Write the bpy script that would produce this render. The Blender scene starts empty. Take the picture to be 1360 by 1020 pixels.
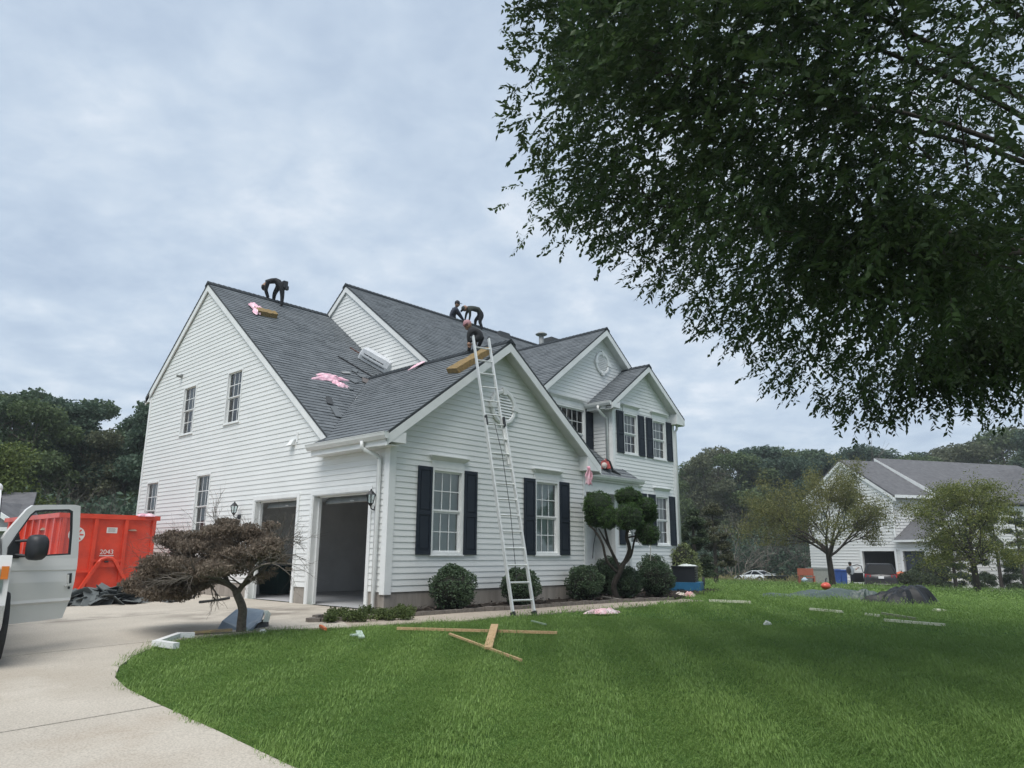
import bpy, math, random
import numpy as np
from mathutils import Vector, Matrix

# ------------------------------------------------------------------ camera, sky, sun, exposure
scene = bpy.context.scene
COL = scene.collection
CAM = np.array([-8.0282, -10.5917, 1.0153]); YAW, PITCH, ROLL, FPX = 0.8157, 0.2304, 0.0059, 956.97
_f = np.array([math.sin(YAW)*math.cos(PITCH), math.cos(YAW)*math.cos(PITCH), math.sin(PITCH)])
_r0 = np.array([math.cos(YAW), -math.sin(YAW), 0.0]); _u0 = np.cross(_r0, _f)
_r = math.cos(ROLL)*_r0 + math.sin(ROLL)*_u0; _u = -math.sin(ROLL)*_r0 + math.cos(ROLL)*_u0
cd = bpy.data.cameras.new('camera'); cam = bpy.data.objects.new('camera', cd); COL.objects.link(cam)
cd.sensor_fit = 'HORIZONTAL'; cd.sensor_width = 36.0; cd.lens = FPX/1360*36.0
cd.clip_start = 0.05; cd.clip_end = 2000
cam.matrix_world = Matrix([[_r[0], _u[0], -_f[0], CAM[0]], [_r[1], _u[1], -_f[1], CAM[1]], [_r[2], _u[2], -_f[2], CAM[2]], [0, 0, 0, 1]])
scene.camera = cam
scene.view_settings.view_transform = 'Standard'; scene.view_settings.look = 'None'
scene.view_settings.gamma = 1.0; scene.view_settings.use_curve_mapping = False
scene.view_settings.exposure = 1.18
scene.cycles.max_bounces = 7; scene.cycles.diffuse_bounces = 3; scene.cycles.transparent_max_bounces = 12
scene.cycles.use_denoising = True

SUN_EL, SUN_AZ = math.radians(62), math.radians(247)      # azimuth of the sun seen from the scene, clockwise from +Y
sd = bpy.data.lights.new('sun', 'SUN'); so = bpy.data.objects.new('sun', sd); COL.objects.link(so)
sd.energy = 1.5; sd.angle = math.radians(45); sd.color = (1.0, 0.965, 0.92)
_sdir = Vector((math.sin(SUN_AZ)*math.cos(SUN_EL), math.cos(SUN_AZ)*math.cos(SUN_EL), math.sin(SUN_EL)))
so.rotation_euler = _sdir.to_track_quat('Z', 'Y').to_euler()

world = bpy.data.worlds.new('World'); scene.world = world; world.use_nodes = True
nt = world.node_tree; nt.nodes.clear()
def wn(t, **k):
    n = nt.nodes.new(t)
    for a, v in k.items(): setattr(n, a, v)
    return n
def wl(a, b): nt.links.new(a, b)
out = wn('ShaderNodeOutputWorld'); bg = wn('ShaderNodeBackground'); wl(bg.outputs[0], out.inputs[0])
sky = wn('ShaderNodeTexSky', sky_type='NISHITA'); sky.sun_disc = False
sky.sun_elevation = SUN_EL; sky.sun_rotation = SUN_AZ; sky.air_density = 1.0; sky.dust_density = 2.0
tc = wn('ShaderNodeTexCoord')
sep = wn('ShaderNodeSeparateXYZ'); wl(tc.outputs['Generated'], sep.inputs[0])
# clouds lie in a layer: divide the direction by its height
mx = wn('ShaderNodeMath', operation='MAXIMUM'); wl(sep.outputs[2], mx.inputs[0]); mx.inputs[1].default_value = 0.0
ad = wn('ShaderNodeMath', operation='ADD'); wl(mx.outputs[0], ad.inputs[0]); ad.inputs[1].default_value = 0.22
dv = wn('ShaderNodeVectorMath', operation='DIVIDE'); wl(tc.outputs['Generated'], dv.inputs[0])
cb = wn('ShaderNodeCombineXYZ'); [wl(ad.outputs[0], cb.inputs[i]) for i in range(3)]; wl(cb.outputs[0], dv.inputs[1])
def noise(scale, det, rough, off=0.0, dist=0.0):
    n = wn('ShaderNodeTexNoise'); n.inputs['Scale'].default_value = scale; n.inputs['Detail'].default_value = det
    n.inputs['Roughness'].default_value = rough; n.inputs['Distortion'].default_value = dist
    m = wn('ShaderNodeMapping'); m.inputs['Location'].default_value = (off, off*.7, 0); m.inputs['Scale'].default_value = (1, 1, .35)
    m.inputs['Rotation'].default_value = (0, 0, 0.9)
    wl(dv.outputs[0], m.inputs[0]); wl(m.outputs[0], n.inputs['Vector']); return n
n1 = noise(1.5, 5, .5, 3.3, .25); n2 = noise(7.0, 7, .56, 7.7, .15)
mixn = wn('ShaderNodeMix', data_type='FLOAT'); mixn.inputs[0].default_value = .48
wl(n1.outputs[0], mixn.inputs[2]); wl(n2.outputs[0], mixn.inputs[3])
cr = wn('ShaderNodeValToRGB'); wl(mixn.outputs[0], cr.inputs[0])
el = cr.color_ramp.elements
el[0].position = .36; el[0].color = (.225, .275, .345, 1)
el[1].position = .66; el[1].color = (.375, .408, .450, 1)
e = el.new(.50); e.color = (.275, .325, .388, 1)
e = el.new(.58); e.color = (.315, .360, .414, 1)
ms = wn('ShaderNodeVectorMath', operation='SCALE'); wl(sky.outputs[0], ms.inputs[0]); ms.inputs['Scale'].default_value = 0.05
mc = wn('ShaderNodeMix', data_type='RGBA'); mc.inputs[0].default_value = .88
wl(ms.outputs[0], mc.inputs[6]); wl(cr.outputs[0], mc.inputs[7])
wl(mc.outputs[2], bg.inputs[0]); bg.inputs[1].default_value = 1.0

# ------------------------------------------------------------------ places on the ground
_XS = np.array([-99, 7, 10, 14, 17, 20, 24, 30, 34, 39, 43, 55, 70, 400.]); _ZS = np.array([0, 0, -.05, -.10, -.20, -.40, -.54, -.64, -.79, -.95, -1.06, -1.40, -1.60, -2.0])
def gz(x, y):
    sm = lambda v: -math.log1p(math.exp(-v*1.5))/1.5 if v > -30 else v
    a = sum(float(np.interp(x+k, _XS, _ZS)) for k in (-1.5, 0, 1.5))/3
    return .025*max(sm(x), -14) + .02*max(sm(y), -14) + a
def ray(u, v): return _f + _r*(u-680)/FPX - _u*(v-510)/FPX
def pt(u, v, dep): return CAM + dep*ray(u, v)
def on(u, v, ax, val):
    d = ray(u, v); k = 'xyz'.index(ax); return CAM + d*(val-CAM[k])/d[k]
def at(u, v):
    """point of the ground in view at photo pixel (u, v), and its depth"""
    d = ray(u, v); t = 1.0
    while t < 400:
        P = CAM+d*t
        if P[2] < gz(P[0], P[1]): break
        t *= 1.01
    lo, hi = t/1.01, t
    for _ in range(24):
        m = (lo+hi)/2; P = CAM+d*m
        if P[2] < gz(P[0], P[1]): hi = m
        else: lo = m
    return P, m

# ------------------------------------------------------------------ materials
MATS = {}
def mat(name, c1, c2=None, scale=6.0, rough=.7, metal=0.0, bump=0.0, bscale=None, island=0.0, detail=4, trans=0.0, spec=.5, lo=.35, hi=.65, stretch=None, coat=0.0, alpha=None):
    if name in MATS: return MATS[name]
    m = bpy.data.materials.new(name); m.use_nodes = True; t = m.node_tree; N = t.nodes; L = t.links
    b = N['Principled BSDF']; b.inputs['Roughness'].default_value = rough; b.inputs['Metallic'].default_value = metal
    b.inputs['Specular IOR Level'].default_value = spec; b.inputs['Coat Weight'].default_value = coat
    c2 = c2 or tuple(x*.8 for x in c1)
    tcn = N.new('ShaderNodeTexCoord'); src = tcn.outputs['Object']
    if stretch:
        mp = N.new('ShaderNodeMapping'); mp.inputs['Scale'].default_value = stretch; L.new(src, mp.inputs[0]); src = mp.outputs[0]
    nz = N.new('ShaderNodeTexNoise'); nz.inputs['Scale'].default_value = scale; nz.inputs['Detail'].default_value = detail; nz.inputs['Roughness'].default_value = .6
    L.new(src, nz.inputs['Vector'])
    rp = N.new('ShaderNodeMapRange'); rp.inputs[1].default_value = lo; rp.inputs[2].default_value = hi; L.new(nz.outputs[0], rp.inputs[0])
    fac = rp.outputs[0]
    if island:
        g = N.new('ShaderNodeNewGeometry'); mm = N.new('ShaderNodeMix'); mm.data_type = 'FLOAT'; mm.inputs[0].default_value = island
        L.new(fac, mm.inputs[2]); L.new(g.outputs['Random Per Island'], mm.inputs[3]); fac = mm.outputs[0]
    mix = N.new('ShaderNodeMix'); mix.data_type = 'RGBA'; mix.inputs[6].default_value = (*c1, 1); mix.inputs[7].default_value = (*c2, 1)
    L.new(fac, mix.inputs[0]); L.new(mix.outputs[2], b.inputs['Base Color'])
    if bump:
        n2 = N.new('ShaderNodeTexNoise'); n2.inputs['Scale'].default_value = bscale or scale*4; n2.inputs['Detail'].default_value = 3
        L.new(src, n2.inputs['Vector'])
        bp = N.new('ShaderNodeBump'); bp.inputs['Strength'].default_value = bump; bp.inputs['Distance'].default_value = .02
        L.new(n2.outputs[0], bp.inputs['Height']); L.new(bp.outputs[0], b.inputs['Normal'])
    if trans:
        tr = N.new('ShaderNodeBsdfTranslucent'); L.new(mix.outputs[2], tr.inputs[0]); ms_ = N.new('ShaderNodeMixShader'); ms_.inputs[0].default_value = trans
        L.new(b.outputs[0], ms_.inputs[1]); L.new(tr.outputs[0], ms_.inputs[2]); L.new(ms_.outputs[0], N['Material Output'].inputs[0])
    m.diffuse_color = (*c1, 1); MATS[name] = m
    return m
def glass_mat(name, tint=(.8, .86, .86), refl=.06):
    if name in MATS: return MATS[name]
    m = bpy.data.materials.new(name); m.use_nodes = True; N = m.node_tree.nodes; L = m.node_tree.links; N.remove(N['Principled BSDF'])
    tr = N.new('ShaderNodeBsdfTransparent'); tr.inputs[0].default_value = (*tint, 1); gl = N.new('ShaderNodeBsdfGlossy'); gl.inputs['Roughness'].default_value = .02
    fr = N.new('ShaderNodeFresnel'); fr.inputs[0].default_value = 1.5; ad = N.new('ShaderNodeMath'); ad.operation = 'ADD'; ad.inputs[1].default_value = refl; L.new(fr.outputs[0], ad.inputs[0])
    mx_ = N.new('ShaderNodeMixShader'); L.new(ad.outputs[0], mx_.inputs[0]); L.new(tr.outputs[0], mx_.inputs[1]); L.new(gl.outputs[0], mx_.inputs[2]); L.new(mx_.outputs[0], N['Material Output'].inputs[0])
    MATS[name] = m; return m

M = dict(
 siding=mat('white_vinyl', (.75, .765, .75), (.67, .685, .67), scale=.9, rough=.45, island=.35, bump=.05, bscale=40, stretch=(1, 1, 3)),
 trim=mat('white_trim', (.77, .785, .775), (.69, .705, .695), scale=2.5, rough=.45),
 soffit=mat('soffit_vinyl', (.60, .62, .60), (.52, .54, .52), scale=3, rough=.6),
 conc=mat('foundation_concrete', (.34, .31, .27), (.24, .215, .19), scale=2.2, rough=.9, bump=.25, bscale=50, stretch=(3, 3, .6)),
 navy=mat('navy_shutter', (.013, .020, .031), (.019, .026, .037), scale=3, rough=.6, spec=.25),
 shingle=mat('slate_shingle', (.105, .118, .128), (.175, .192, .205), scale=45, rough=.95, island=.62, bump=.4, bscale=220, spec=.25),
 roofedge=mat('roof_edge', (.035, .042, .048), (.05, .056, .062), scale=20, rough=.9),
 cap=mat('ridge_cap_shingle', (.028, .034, .040), (.052, .060, .066), scale=40, rough=.95, island=.5, spec=.2),
 dark=mat('interior_dark', (.055, .06, .065), (.04, .045, .05), rough=.9),
 blind=mat('blind_slat', (.80, .83, .80), (.76, .79, .76), rough=.6), greycurtain=mat('grey_curtain', (.26, .28, .27), (.18, .20, .20), scale=4, rough=.9, stretch=(8, 8, .3)),
 curtain=mat('curtain_cloth', (.58, .58, .54), (.46, .46, .43), scale=4, rough=.9, stretch=(8, 8, .3)),
 glass=glass_mat('window_glass'),
 alu=mat('aluminium', (.70, .72, .71), (.60, .62, .61), scale=9, rough=.42, metal=.35),
 black=mat('black_plastic', (.015, .017, .02), (.025, .027, .03), scale=8, rough=.5),
 rubber=mat('tyre_rubber', (.018, .019, .021), (.028, .029, .03), scale=20, rough=.85, bump=.2),
 chrome=mat('chrome', (.6, .6, .6), (.5, .5, .5), rough=.25, metal=.9),
)
def pmat(name, c, **k): return mat(name, c, tuple(x*.82 for x in c), **k)

# ------------------------------------------------------------------ building helpers
def V(*a): return np.array(a, float)
class MB:
    def __init__(s): s.v = []; s.f = []
    def add(s, vs, fs):
        k = len(s.v); s.v += [tuple(map(float, p)) for p in vs]; s.f += [tuple(i+k for i in f) for f in fs]; return s
    def box8(s, P):            # P: 4 bottom points, 4 top points
        return s.add(P, [(3, 2, 1, 0), (4, 5, 6, 7), (0, 1, 5, 4), (1, 2, 6, 5), (2, 3, 7, 6), (3, 0, 4, 7)])
    def box(s, x0, x1, y0, y1, z0, z1):
        return s.box8([(x0, y0, z0), (x1, y0, z0), (x1, y1, z0), (x0, y1, z0), (x0, y0, z1), (x1, y0, z1), (x1, y1, z1), (x0, y1, z1)])
    def beam(s, a, b, w, h, up=(0, 0, 1)):
        a = V(*a); b = V(*b); d = b-a; d /= np.linalg.norm(d); up = V(*up); sd = np.cross(d, up); n = np.linalg.norm(sd)
        if n < 1e-6: sd = np.cross(d, V(1, 0, 0)); n = np.linalg.norm(sd)
        sd /= n; up = np.cross(sd, d); sd = sd*w/2; up = up*h/2
        return s.box8([a-sd-up, a+sd-up, b+sd-up, b-sd-up, a-sd+up, a+sd+up, b+sd+up, b-sd+up])
    def prism(s, poly, ext):   # poly: 3d points, ext: vector
        n = len(poly); P = [V(*p) for p in poly]; Q = [p+V(*ext) for p in P]
        return s.add(P+Q, [tuple(range(n))[::-1], tuple(range(n, 2*n))]+[(i, (i+1) % n, n+(i+1) % n, n+i) for i in range(n)])
    def tube(s, pts, rad, k=8, cap=True):
        pts = [V(*p) for p in pts]; rad = rad if hasattr(rad, '__len__') else [rad]*len(pts)
        vs = []; ref = V(0.13, .21, 1)
        for i, p in enumerate(pts):
            d = pts[min(i+1, len(pts)-1)]-pts[max(i-1, 0)]; d = d/(np.linalg.norm(d)+1e-9)
            a = np.cross(d, ref); 
            if np.linalg.norm(a) < .05: a = np.cross(d, V(1, 0, 0))
            a /= np.linalg.norm(a); b = np.cross(d, a)
            for j in range(k):
                t = 2*math.pi*j/k; vs.append(p+(a*math.cos(t)+b*math.sin(t))*rad[i])
        fs = []
        for i in range(len(pts)-1):
            for j in range(k): fs.append((i*k+j, i*k+(j+1) % k, (i+1)*k+(j+1) % k, (i+1)*k+j))
        if cap: fs += [tuple(range(k))[::-1], tuple((len(pts)-1)*k+j for j in range(k))]
        return s.add(vs, fs)
    def lathe(s, prof, c=(0, 0, 0), k=16, axis='z'):
        vs = []; c = V(*c)
        for r, h in prof:
            for j in range(k):
                t = 2*math.pi*j/k; a, b = r*math.cos(t), r*math.sin(t)
                vs.append(c+{'z': V(a, b, h), 'x': V(h, a, b), 'y': V(a, h, b)}[axis])
        fs = [(i*k+j, i*k+(j+1) % k, (i+1)*k+(j+1) % k, (i+1)*k+j) for i in range(len(prof)-1) for j in range(k)]
        fs += [tuple(range(k))[::-1], tuple((len(prof)-1)*k+j for j in range(k))]
        return s.add(vs, fs)
    def ball(s, c, rx, ry=None, rz=None, n=10, k=14, jit=0.0, rnd=None):
        ry = ry or rx; rz = rz or rx; rnd = rnd or random.Random(5); vs = []; c = V(*c)
        for i in range(n+1):
            ph = math.pi*i/n
            for j in range(k):
                t = 2*math.pi*j/k; q = 1+rnd.uniform(-jit, jit)
                vs.append(c+V(rx*math.sin(ph)*math.cos(t), ry*math.sin(ph)*math.sin(t), rz*math.cos(ph))*q)
        return s.add(vs, [(i*k+j, (i+1)*k+j, (i+1)*k+(j+1) % k, i*k+(j+1) % k) for i in range(n) for j in range(k)])
    def grid(s, nx, ny, fn):
        vs = [fn(i/nx, j/ny) for j in range(ny+1) for i in range(nx+1)]
        return s.add(vs, [(j*(nx+1)+i, j*(nx+1)+i+1, (j+1)*(nx+1)+i+1, (j+1)*(nx+1)+i) for j in range(ny) for i in range(nx)])
    def mesh(s, name, m=None, smooth=False):
        me = bpy.data.meshes.new(name); me.from_pydata(s.v, [], s.f); me.update()
        if m: me.materials.append(m)
        if smooth: me.shade_smooth()
        return me
    def build(s, name, m=None, parent=None, smooth=False, **props):
        return link(name, s.mesh(name, m, smooth), parent, **props)
def link(name, me, parent=None, loc=None, rot=None, **props):
    o = bpy.data.objects.new(name, me); COL.objects.link(o)
    if parent is not None: o.parent = parent
    if loc is not None: o.location = loc
    if rot is not None: o.rotation_euler = rot
    for k, v in props.items():
        if v is not None: o[k] = v
    return o
def thing(name, label, category, loc=(0, 0, 0), rz=0.0, group=None, rot=None):
    return link(name, None, None, tuple(map(float, loc)), rot or (0, 0, rz), label=label, category=category, group=group)
def rot2(x, y, a): return x*math.cos(a)-y*math.sin(a), x*math.sin(a)+y*math.cos(a)
def clip_poly(poly, P, nrm):   # keep side where (p-P).nrm >= 0
    out_ = []
    for i in range(len(poly)):
        a = poly[i]; b = poly[(i+1) % len(poly)]
        da = (a[0]-P[0])*nrm[0]+(a[1]-P[1])*nrm[1]; db = (b[0]-P[0])*nrm[0]+(b[1]-P[1])*nrm[1]
        if da >= 0: out_.append(a)
        if (da > 0 and db < 0) or (da < 0 and db > 0):
            t = da/(da-db); out_.append((a[0]+(b[0]-a[0])*t, a[1]+(b[1]-a[1])*t))
    return out_
def area2(poly): return .5*sum(poly[i][0]*poly[(i+1) % len(poly)][1]-poly[(i+1) % len(poly)][0]*poly[i][1] for i in range(len(poly)))
def clip_convex(poly, conv):
    if area2(conv) < 0: conv = conv[::-1]
    for i in range(len(conv)):
        a = conv[i]; b = conv[(i+1) % len(conv)]
        poly = clip_poly(poly, a, (-(b[1]-a[1]), b[0]-a[0]))
        if len(poly) < 3: return []
    return poly
def sub_rects(rect, holes):
    rects = [rect]
    for h in holes:
        new = []
        for (a0, a1, b0, b1) in rects:
            if h[1] <= a0 or h[0] >= a1 or h[3] <= b0 or h[2] >= b1: new.append((a0, a1, b0, b1)); continue
            if h[0] > a0: new.append((a0, h[0], b0, b1))
            if h[1] < a1: new.append((h[1], a1, b0, b1))
            m0, m1 = max(a0, h[0]), min(a1, h[1])
            if h[2] > b0: new.append((m0, m1, b0, h[2]))
            if h[3] < b1: new.append((m0, m1, h[3], b1))
        rects = new
    return [r for r in rects if r[1]-r[0] > .004 and r[3]-r[2] > .004]
# ------------------------------------------------------------------ terrain, driveway, walk, bed
def terrain():
    xs = np.unique(np.round(np.concatenate([np.linspace(-200, -40, 10), np.arange(-40, -14, 2.), np.arange(-14, 30, .5), np.arange(30, 80, 1.5), np.linspace(80, 260, 12)]), 3))
    ys = np.unique(np.round(np.concatenate([np.linspace(-200, -40, 10), np.arange(-40, -18, 2.), np.arange(-18, 14, .5), np.arange(14, 60, 1.5), np.linspace(60, 260, 12)]), 3))
    b = MB(); nx, ny = len(xs), len(ys)
    b.v = [(float(x), float(y), gz(x, y)) for y in ys for x in xs]
    b.f = [(j*nx+i, j*nx+i+1, (j+1)*nx+i+1, (j+1)*nx+i) for j in range(ny-1) for i in range(nx-1)]
    m = mat('lawn_ground', (.040, .085, .018), (.06, .115, .026), scale=.35, rough=1.0, bump=.6, bscale=30, spec=.1)
    b.build('lawn', m, None, True, kind='structure')
terrain()
g = lambda u, v: tuple(at(u, v)[0][:2])
# edge of the grass, measured on the photograph and laid on the ground
EDGE = [g(560, 1100), g(470, 1060), g(380, 1020), g(290, 976), g(205, 937), g(168, 918), g(152, 903), g(158, 888), g(180, 872), g(210, 860), g(255, 850), g(300, 845), g(356, 839)]
WALK_OUT = [g(356, 839), g(420, 836.5), g(465, 835), g(535, 829.5), g(620, 826), g(675, 820), g(717, 817.6), g(757, 813.5), g(800, 810.6), g(850, 806.5), g(900, 801), g(935, 799)]
BED_OUT = [g(408, 828.5), g(446, 827.5), g(512, 822.5), g(560, 819), g(620, 814.5), g(675, 811.5), g(722, 808), g(770, 804.5), g(800, 802.5), g(850, 800), g(900, 797.5)]
DRIVE = EDGE + WALK_OUT[1:3] + [(-1.2, -.5), (0.0, -.12), (0.0, 12.4), (-9.5, 13.5), (-13, 8), (-14.5, -1), (-13, -7), (-11.5, -14), (-4.3, -14), (-4.5, -9)]
def in_poly(x, y, poly):
    c = False; n = len(poly); j = n-1
    for i in range(n):
        if (poly[i][1] > y) != (poly[j][1] > y) and x < (poly[j][0]-poly[i][0])*(y-poly[i][1])/(poly[j][1]-poly[i][1])+poly[i][0]: c = not c
        j = i
    return c
m_drive = mat('driveway_concrete', (.50, .455, .385), (.41, .37, .31), scale=.8, rough=.92, bump=.35, bscale=160, detail=8, lo=.3, hi=.7)
# speckle of the aggregate
def speck(m, sc=130, amt=.28):
    N = m.node_tree.nodes; L = m.node_tree.links; b = N['Principled BSDF']; src = b.inputs['Base Color'].links[0].from_socket
    n = N.new('ShaderNodeTexNoise'); n.inputs['Scale'].default_value = sc; n.inputs['Detail'].default_value = 2
    t = N.new('ShaderNodeTexCoord'); L.new(t.outputs['Object'], n.inputs['Vector'])
    r = N.new('ShaderNodeMapRange'); r.inputs[1].default_value = .32; r.inputs[2].default_value = .62; r.inputs[3].default_value = 1-amt; r.inputs[4].default_value = 1+amt*.4; L.new(n.outputs[0], r.inputs[0])
    s = N.new('ShaderNodeVectorMath'); s.operation = 'SCALE'; L.new(src, s.inputs[0]); L.new(r.outputs[0], s.inputs['Scale']); L.new(s.outputs[0], b.inputs['Base Color'])
speck(m_drive, 70, .22)
# stains of oil and dirt near the garage
def stain(m, cx, cy, rx, ry, col, amt):
    N = m.node_tree.nodes; L = m.node_tree.links; b = N['Principled BSDF']; src = b.inputs['Base Color'].links[0].from_socket
    t = N.new('ShaderNodeTexCoord'); mp = N.new('ShaderNodeMapping'); mp.inputs['Location'].default_value = (-cx/rx, -cy/ry, 0); mp.inputs['Scale'].default_value = (1/rx, 1/ry, 1)
    L.new(t.outputs['Object'], mp.inputs[0]); ln = N.new('ShaderNodeVectorMath'); ln.operation = 'LENGTH'
    nz = N.new('ShaderNodeTexNoise'); nz.inputs['Scale'].default_value = 1.6; nz.inputs['Detail'].default_value = 6; L.new(t.outputs['Object'], nz.inputs['Vector'])
    mp2 = N.new('ShaderNodeVectorMath'); mp2.operation = 'MULTIPLY'; mp2.inputs[1].default_value = (1, 1, 0); L.new(mp.outputs[0], mp2.inputs[0]); L.new(mp2.outputs[0], ln.inputs[0])
    r = N.new('ShaderNodeMapRange'); r.inputs[1].default_value = 1.; r.inputs[2].default_value = .2; L.new(ln.outputs['Value'], r.inputs[0])
    r2 = N.new('ShaderNodeMapRange'); r2.inputs[1].default_value = .42; r2.inputs[2].default_value = .6; L.new(nz.outputs[0], r2.inputs[0])
    mu = N.new('ShaderNodeMath'); mu.operation = 'MULTIPLY'; L.new(r.outputs[0], mu.inputs[0]); L.new(r2.outputs[0], mu.inputs[1])
    mu2 = N.new('ShaderNodeMath'); mu2.operation = 'MULTIPLY'; L.new(mu.outputs[0], mu2.inputs[0]); mu2.inputs[1].default_value = amt
    mx_ = N.new('ShaderNodeMix'); mx_.data_type = 'RGBA'; mx_.inputs[7].default_value = (*col, 1); L.new(mu2.outputs[0], mx_.inputs[0]); L.new(src, mx_.inputs[6]); L.new(mx_.outputs[2], b.inputs['Base Color'])
stain(m_drive, -1.6, 1.6, 1.9, 1.6, (.10, .085, .07), .75)
stain(m_drive, -4.2, 3.0, 2.6, .7, (.16, .14, .12), .6)
stain(m_drive, -8.2, 1.5, 3.5, 2.5, (.27, .24, .20), .6)
stain(m_drive, -6.5, -2.5, 2.5, 1.5, (.34, .29, .22), .5)
stain(m_drive, -5.5, -5.2, 1.5, .9, (.30, .19, .10), .3)
M['drive'] = m_drive
def subdiv_poly_strip(poly, step):
    return poly
def slabs():
    base = MB(); xs = np.arange(-15, 0.01, 1.0); 
    root = MB()
    # a thin sheet under the slabs shows dark in the joints
    def cellpoly(x0, x1, y0, y1):
        # drive polygon is not convex: clip it to the convex cell
        return clip_convex(DRIVE, [(x0, y0), (x1, y0), (x1, y1), (x0, y1)])
    p = MB()
    n = 0
    for x0 in np.arange(-15, 0, 1.0):
        for y0 in np.arange(-14, 14, 1.0):
            q = cellpoly(x0, x0+1, y0, y0+1)
            if len(q) > 2 and abs(area2(q)) > 1e-4:
                if area2(q) < 0: q = q[::-1]
                p.add([(a, b_, gz(a, b_)+.004) for a, b_ in q], [tuple(range(len(q)))])
    d = p.build('driveway', mat('joint_dirt', (.07, .06, .05), (.10, .09, .07), rough=1), None, False, kind='structure')
    gap = .011
    ys = [-14.9, -11.30, -7.84, -4.27, -.70, 2.75, 6.2, 9.65, 13.6]; xb = [-15.5, -11.6, -8.1, 0.0]
    for i in range(len(ys)-1):
        for j in range(len(xb)-1):
            sb = MB(); top = []
            x0, x1, y0, y1 = xb[j]+gap, xb[j+1]-gap, ys[i]+gap, ys[i+1]-gap
            nx = max(1, int(round((x1-x0)/.7))); ny = max(1, int(round((y1-y0)/.7)))
            for a in range(nx):
                for b_ in range(ny):
                    cx0 = x0+(x1-x0)*a/nx; cx1 = x0+(x1-x0)*(a+1)/nx; cy0 = y0+(y1-y0)*b_/ny; cy1 = y0+(y1-y0)*(b_+1)/ny
                    q = cellpoly(cx0, cx1, cy0, cy1)
                    if len(q) < 3 or abs(area2(q)) < 1e-4: continue
                    if area2(q) < 0: q = q[::-1]
                    k = len(q); T = [(u_, w_, gz(u_, w_)+.024) for u_, w_ in q]; B = [(u_, w_, gz(u_, w_)-.05) for u_, w_ in q]
                    fs = [tuple(range(k))]
                    for e_ in range(k):
                        A, B2 = q[e_], q[(e_+1) % k]; mxx, myy = (A[0]+B2[0])/2, (A[1]+B2[1])/2
                        inner = (abs(A[0]-B2[0]) < 1e-6 and abs(A[0]-x0) > 1e-5 and abs(A[0]-x1) > 1e-5) or (abs(A[1]-B2[1]) < 1e-6 and abs(A[1]-y0) > 1e-5 and abs(A[1]-y1) > 1e-5)
                        if not inner: fs.append((e_, k+e_, k+(e_+1) % k, (e_+1) % k))
                    sb.add(T+B, fs)
            if sb.f: sb.build('slab', M['drive'], d)
slabs()
def ribbon(outer, inner, dz, m, name, thick=.05, n=None, **props):
    """sheet between two matched polylines, draped on the ground"""
    def resample(P, k):
        P = [V(*p) for p in P]; L_ = np.cumsum([0]+[np.linalg.norm(P[i+1]-P[i]) for i in range(len(P)-1)]); 
        return [np.array([np.interp(t, L_, [p[c] for p in P]) for c in (0, 1)]) for t in np.linspace(0, L_[-1], k)]
    k = n or 40; A = resample(outer, k); B = resample(inner, k); b = MB()
    def fn(i, j):
        p = A[int(round(i*(k-1)))]*(1-j)+B[int(round(i*(k-1)))]*j; return (p[0], p[1], gz(*p)+dz)
    b.grid(k-1, 4, fn)
    nn = k
    # skirt
    for row in (0, 4):
        vs = []; 
        for i in range(nn):
            p = fn(i/(k-1), row/4); vs += [p, (p[0], p[1], p[2]-thick)]
        b.add(vs, [(2*i, 2*i+1, 2*i+3, 2*i+2) if row == 0 else (2*i, 2*i+2, 2*i+3, 2*i+1) for i in range(nn-1)])
    return b.build(name, m, None, False, **props)
m_walk = mat('walk_concrete', (.42, .365, .295), (.34, .29, .235), scale=1.5, rough=.95, bump=.3, bscale=120); speck(m_walk)
ribbon(WALK_OUT, [(BED_OUT[0][0]-.15, BED_OUT[0][1]-.02)]+[(x, y-.03) for x, y in BED_OUT[1:]]+[(WALK_OUT[-1][0]+.2, WALK_OUT[-1][1]+.8)], .02, m_walk, 'path', kind='structure')
m_mulch = mat('dark_mulch', (.022, .018, .015), (.05, .042, .036), scale=30, rough=1, bump=1.0, bscale=60, spec=.1)
BED_IN = [(-.35, -.05), (0.0, -.06), (1, -.02), (3, -.02), (5.8, -.02), (6.2, 1.0), (9.0, 1.2), (13.0, 1.6), (13.6, .6)]
def bedz(x, y): return gz(x, y)+.045
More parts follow.
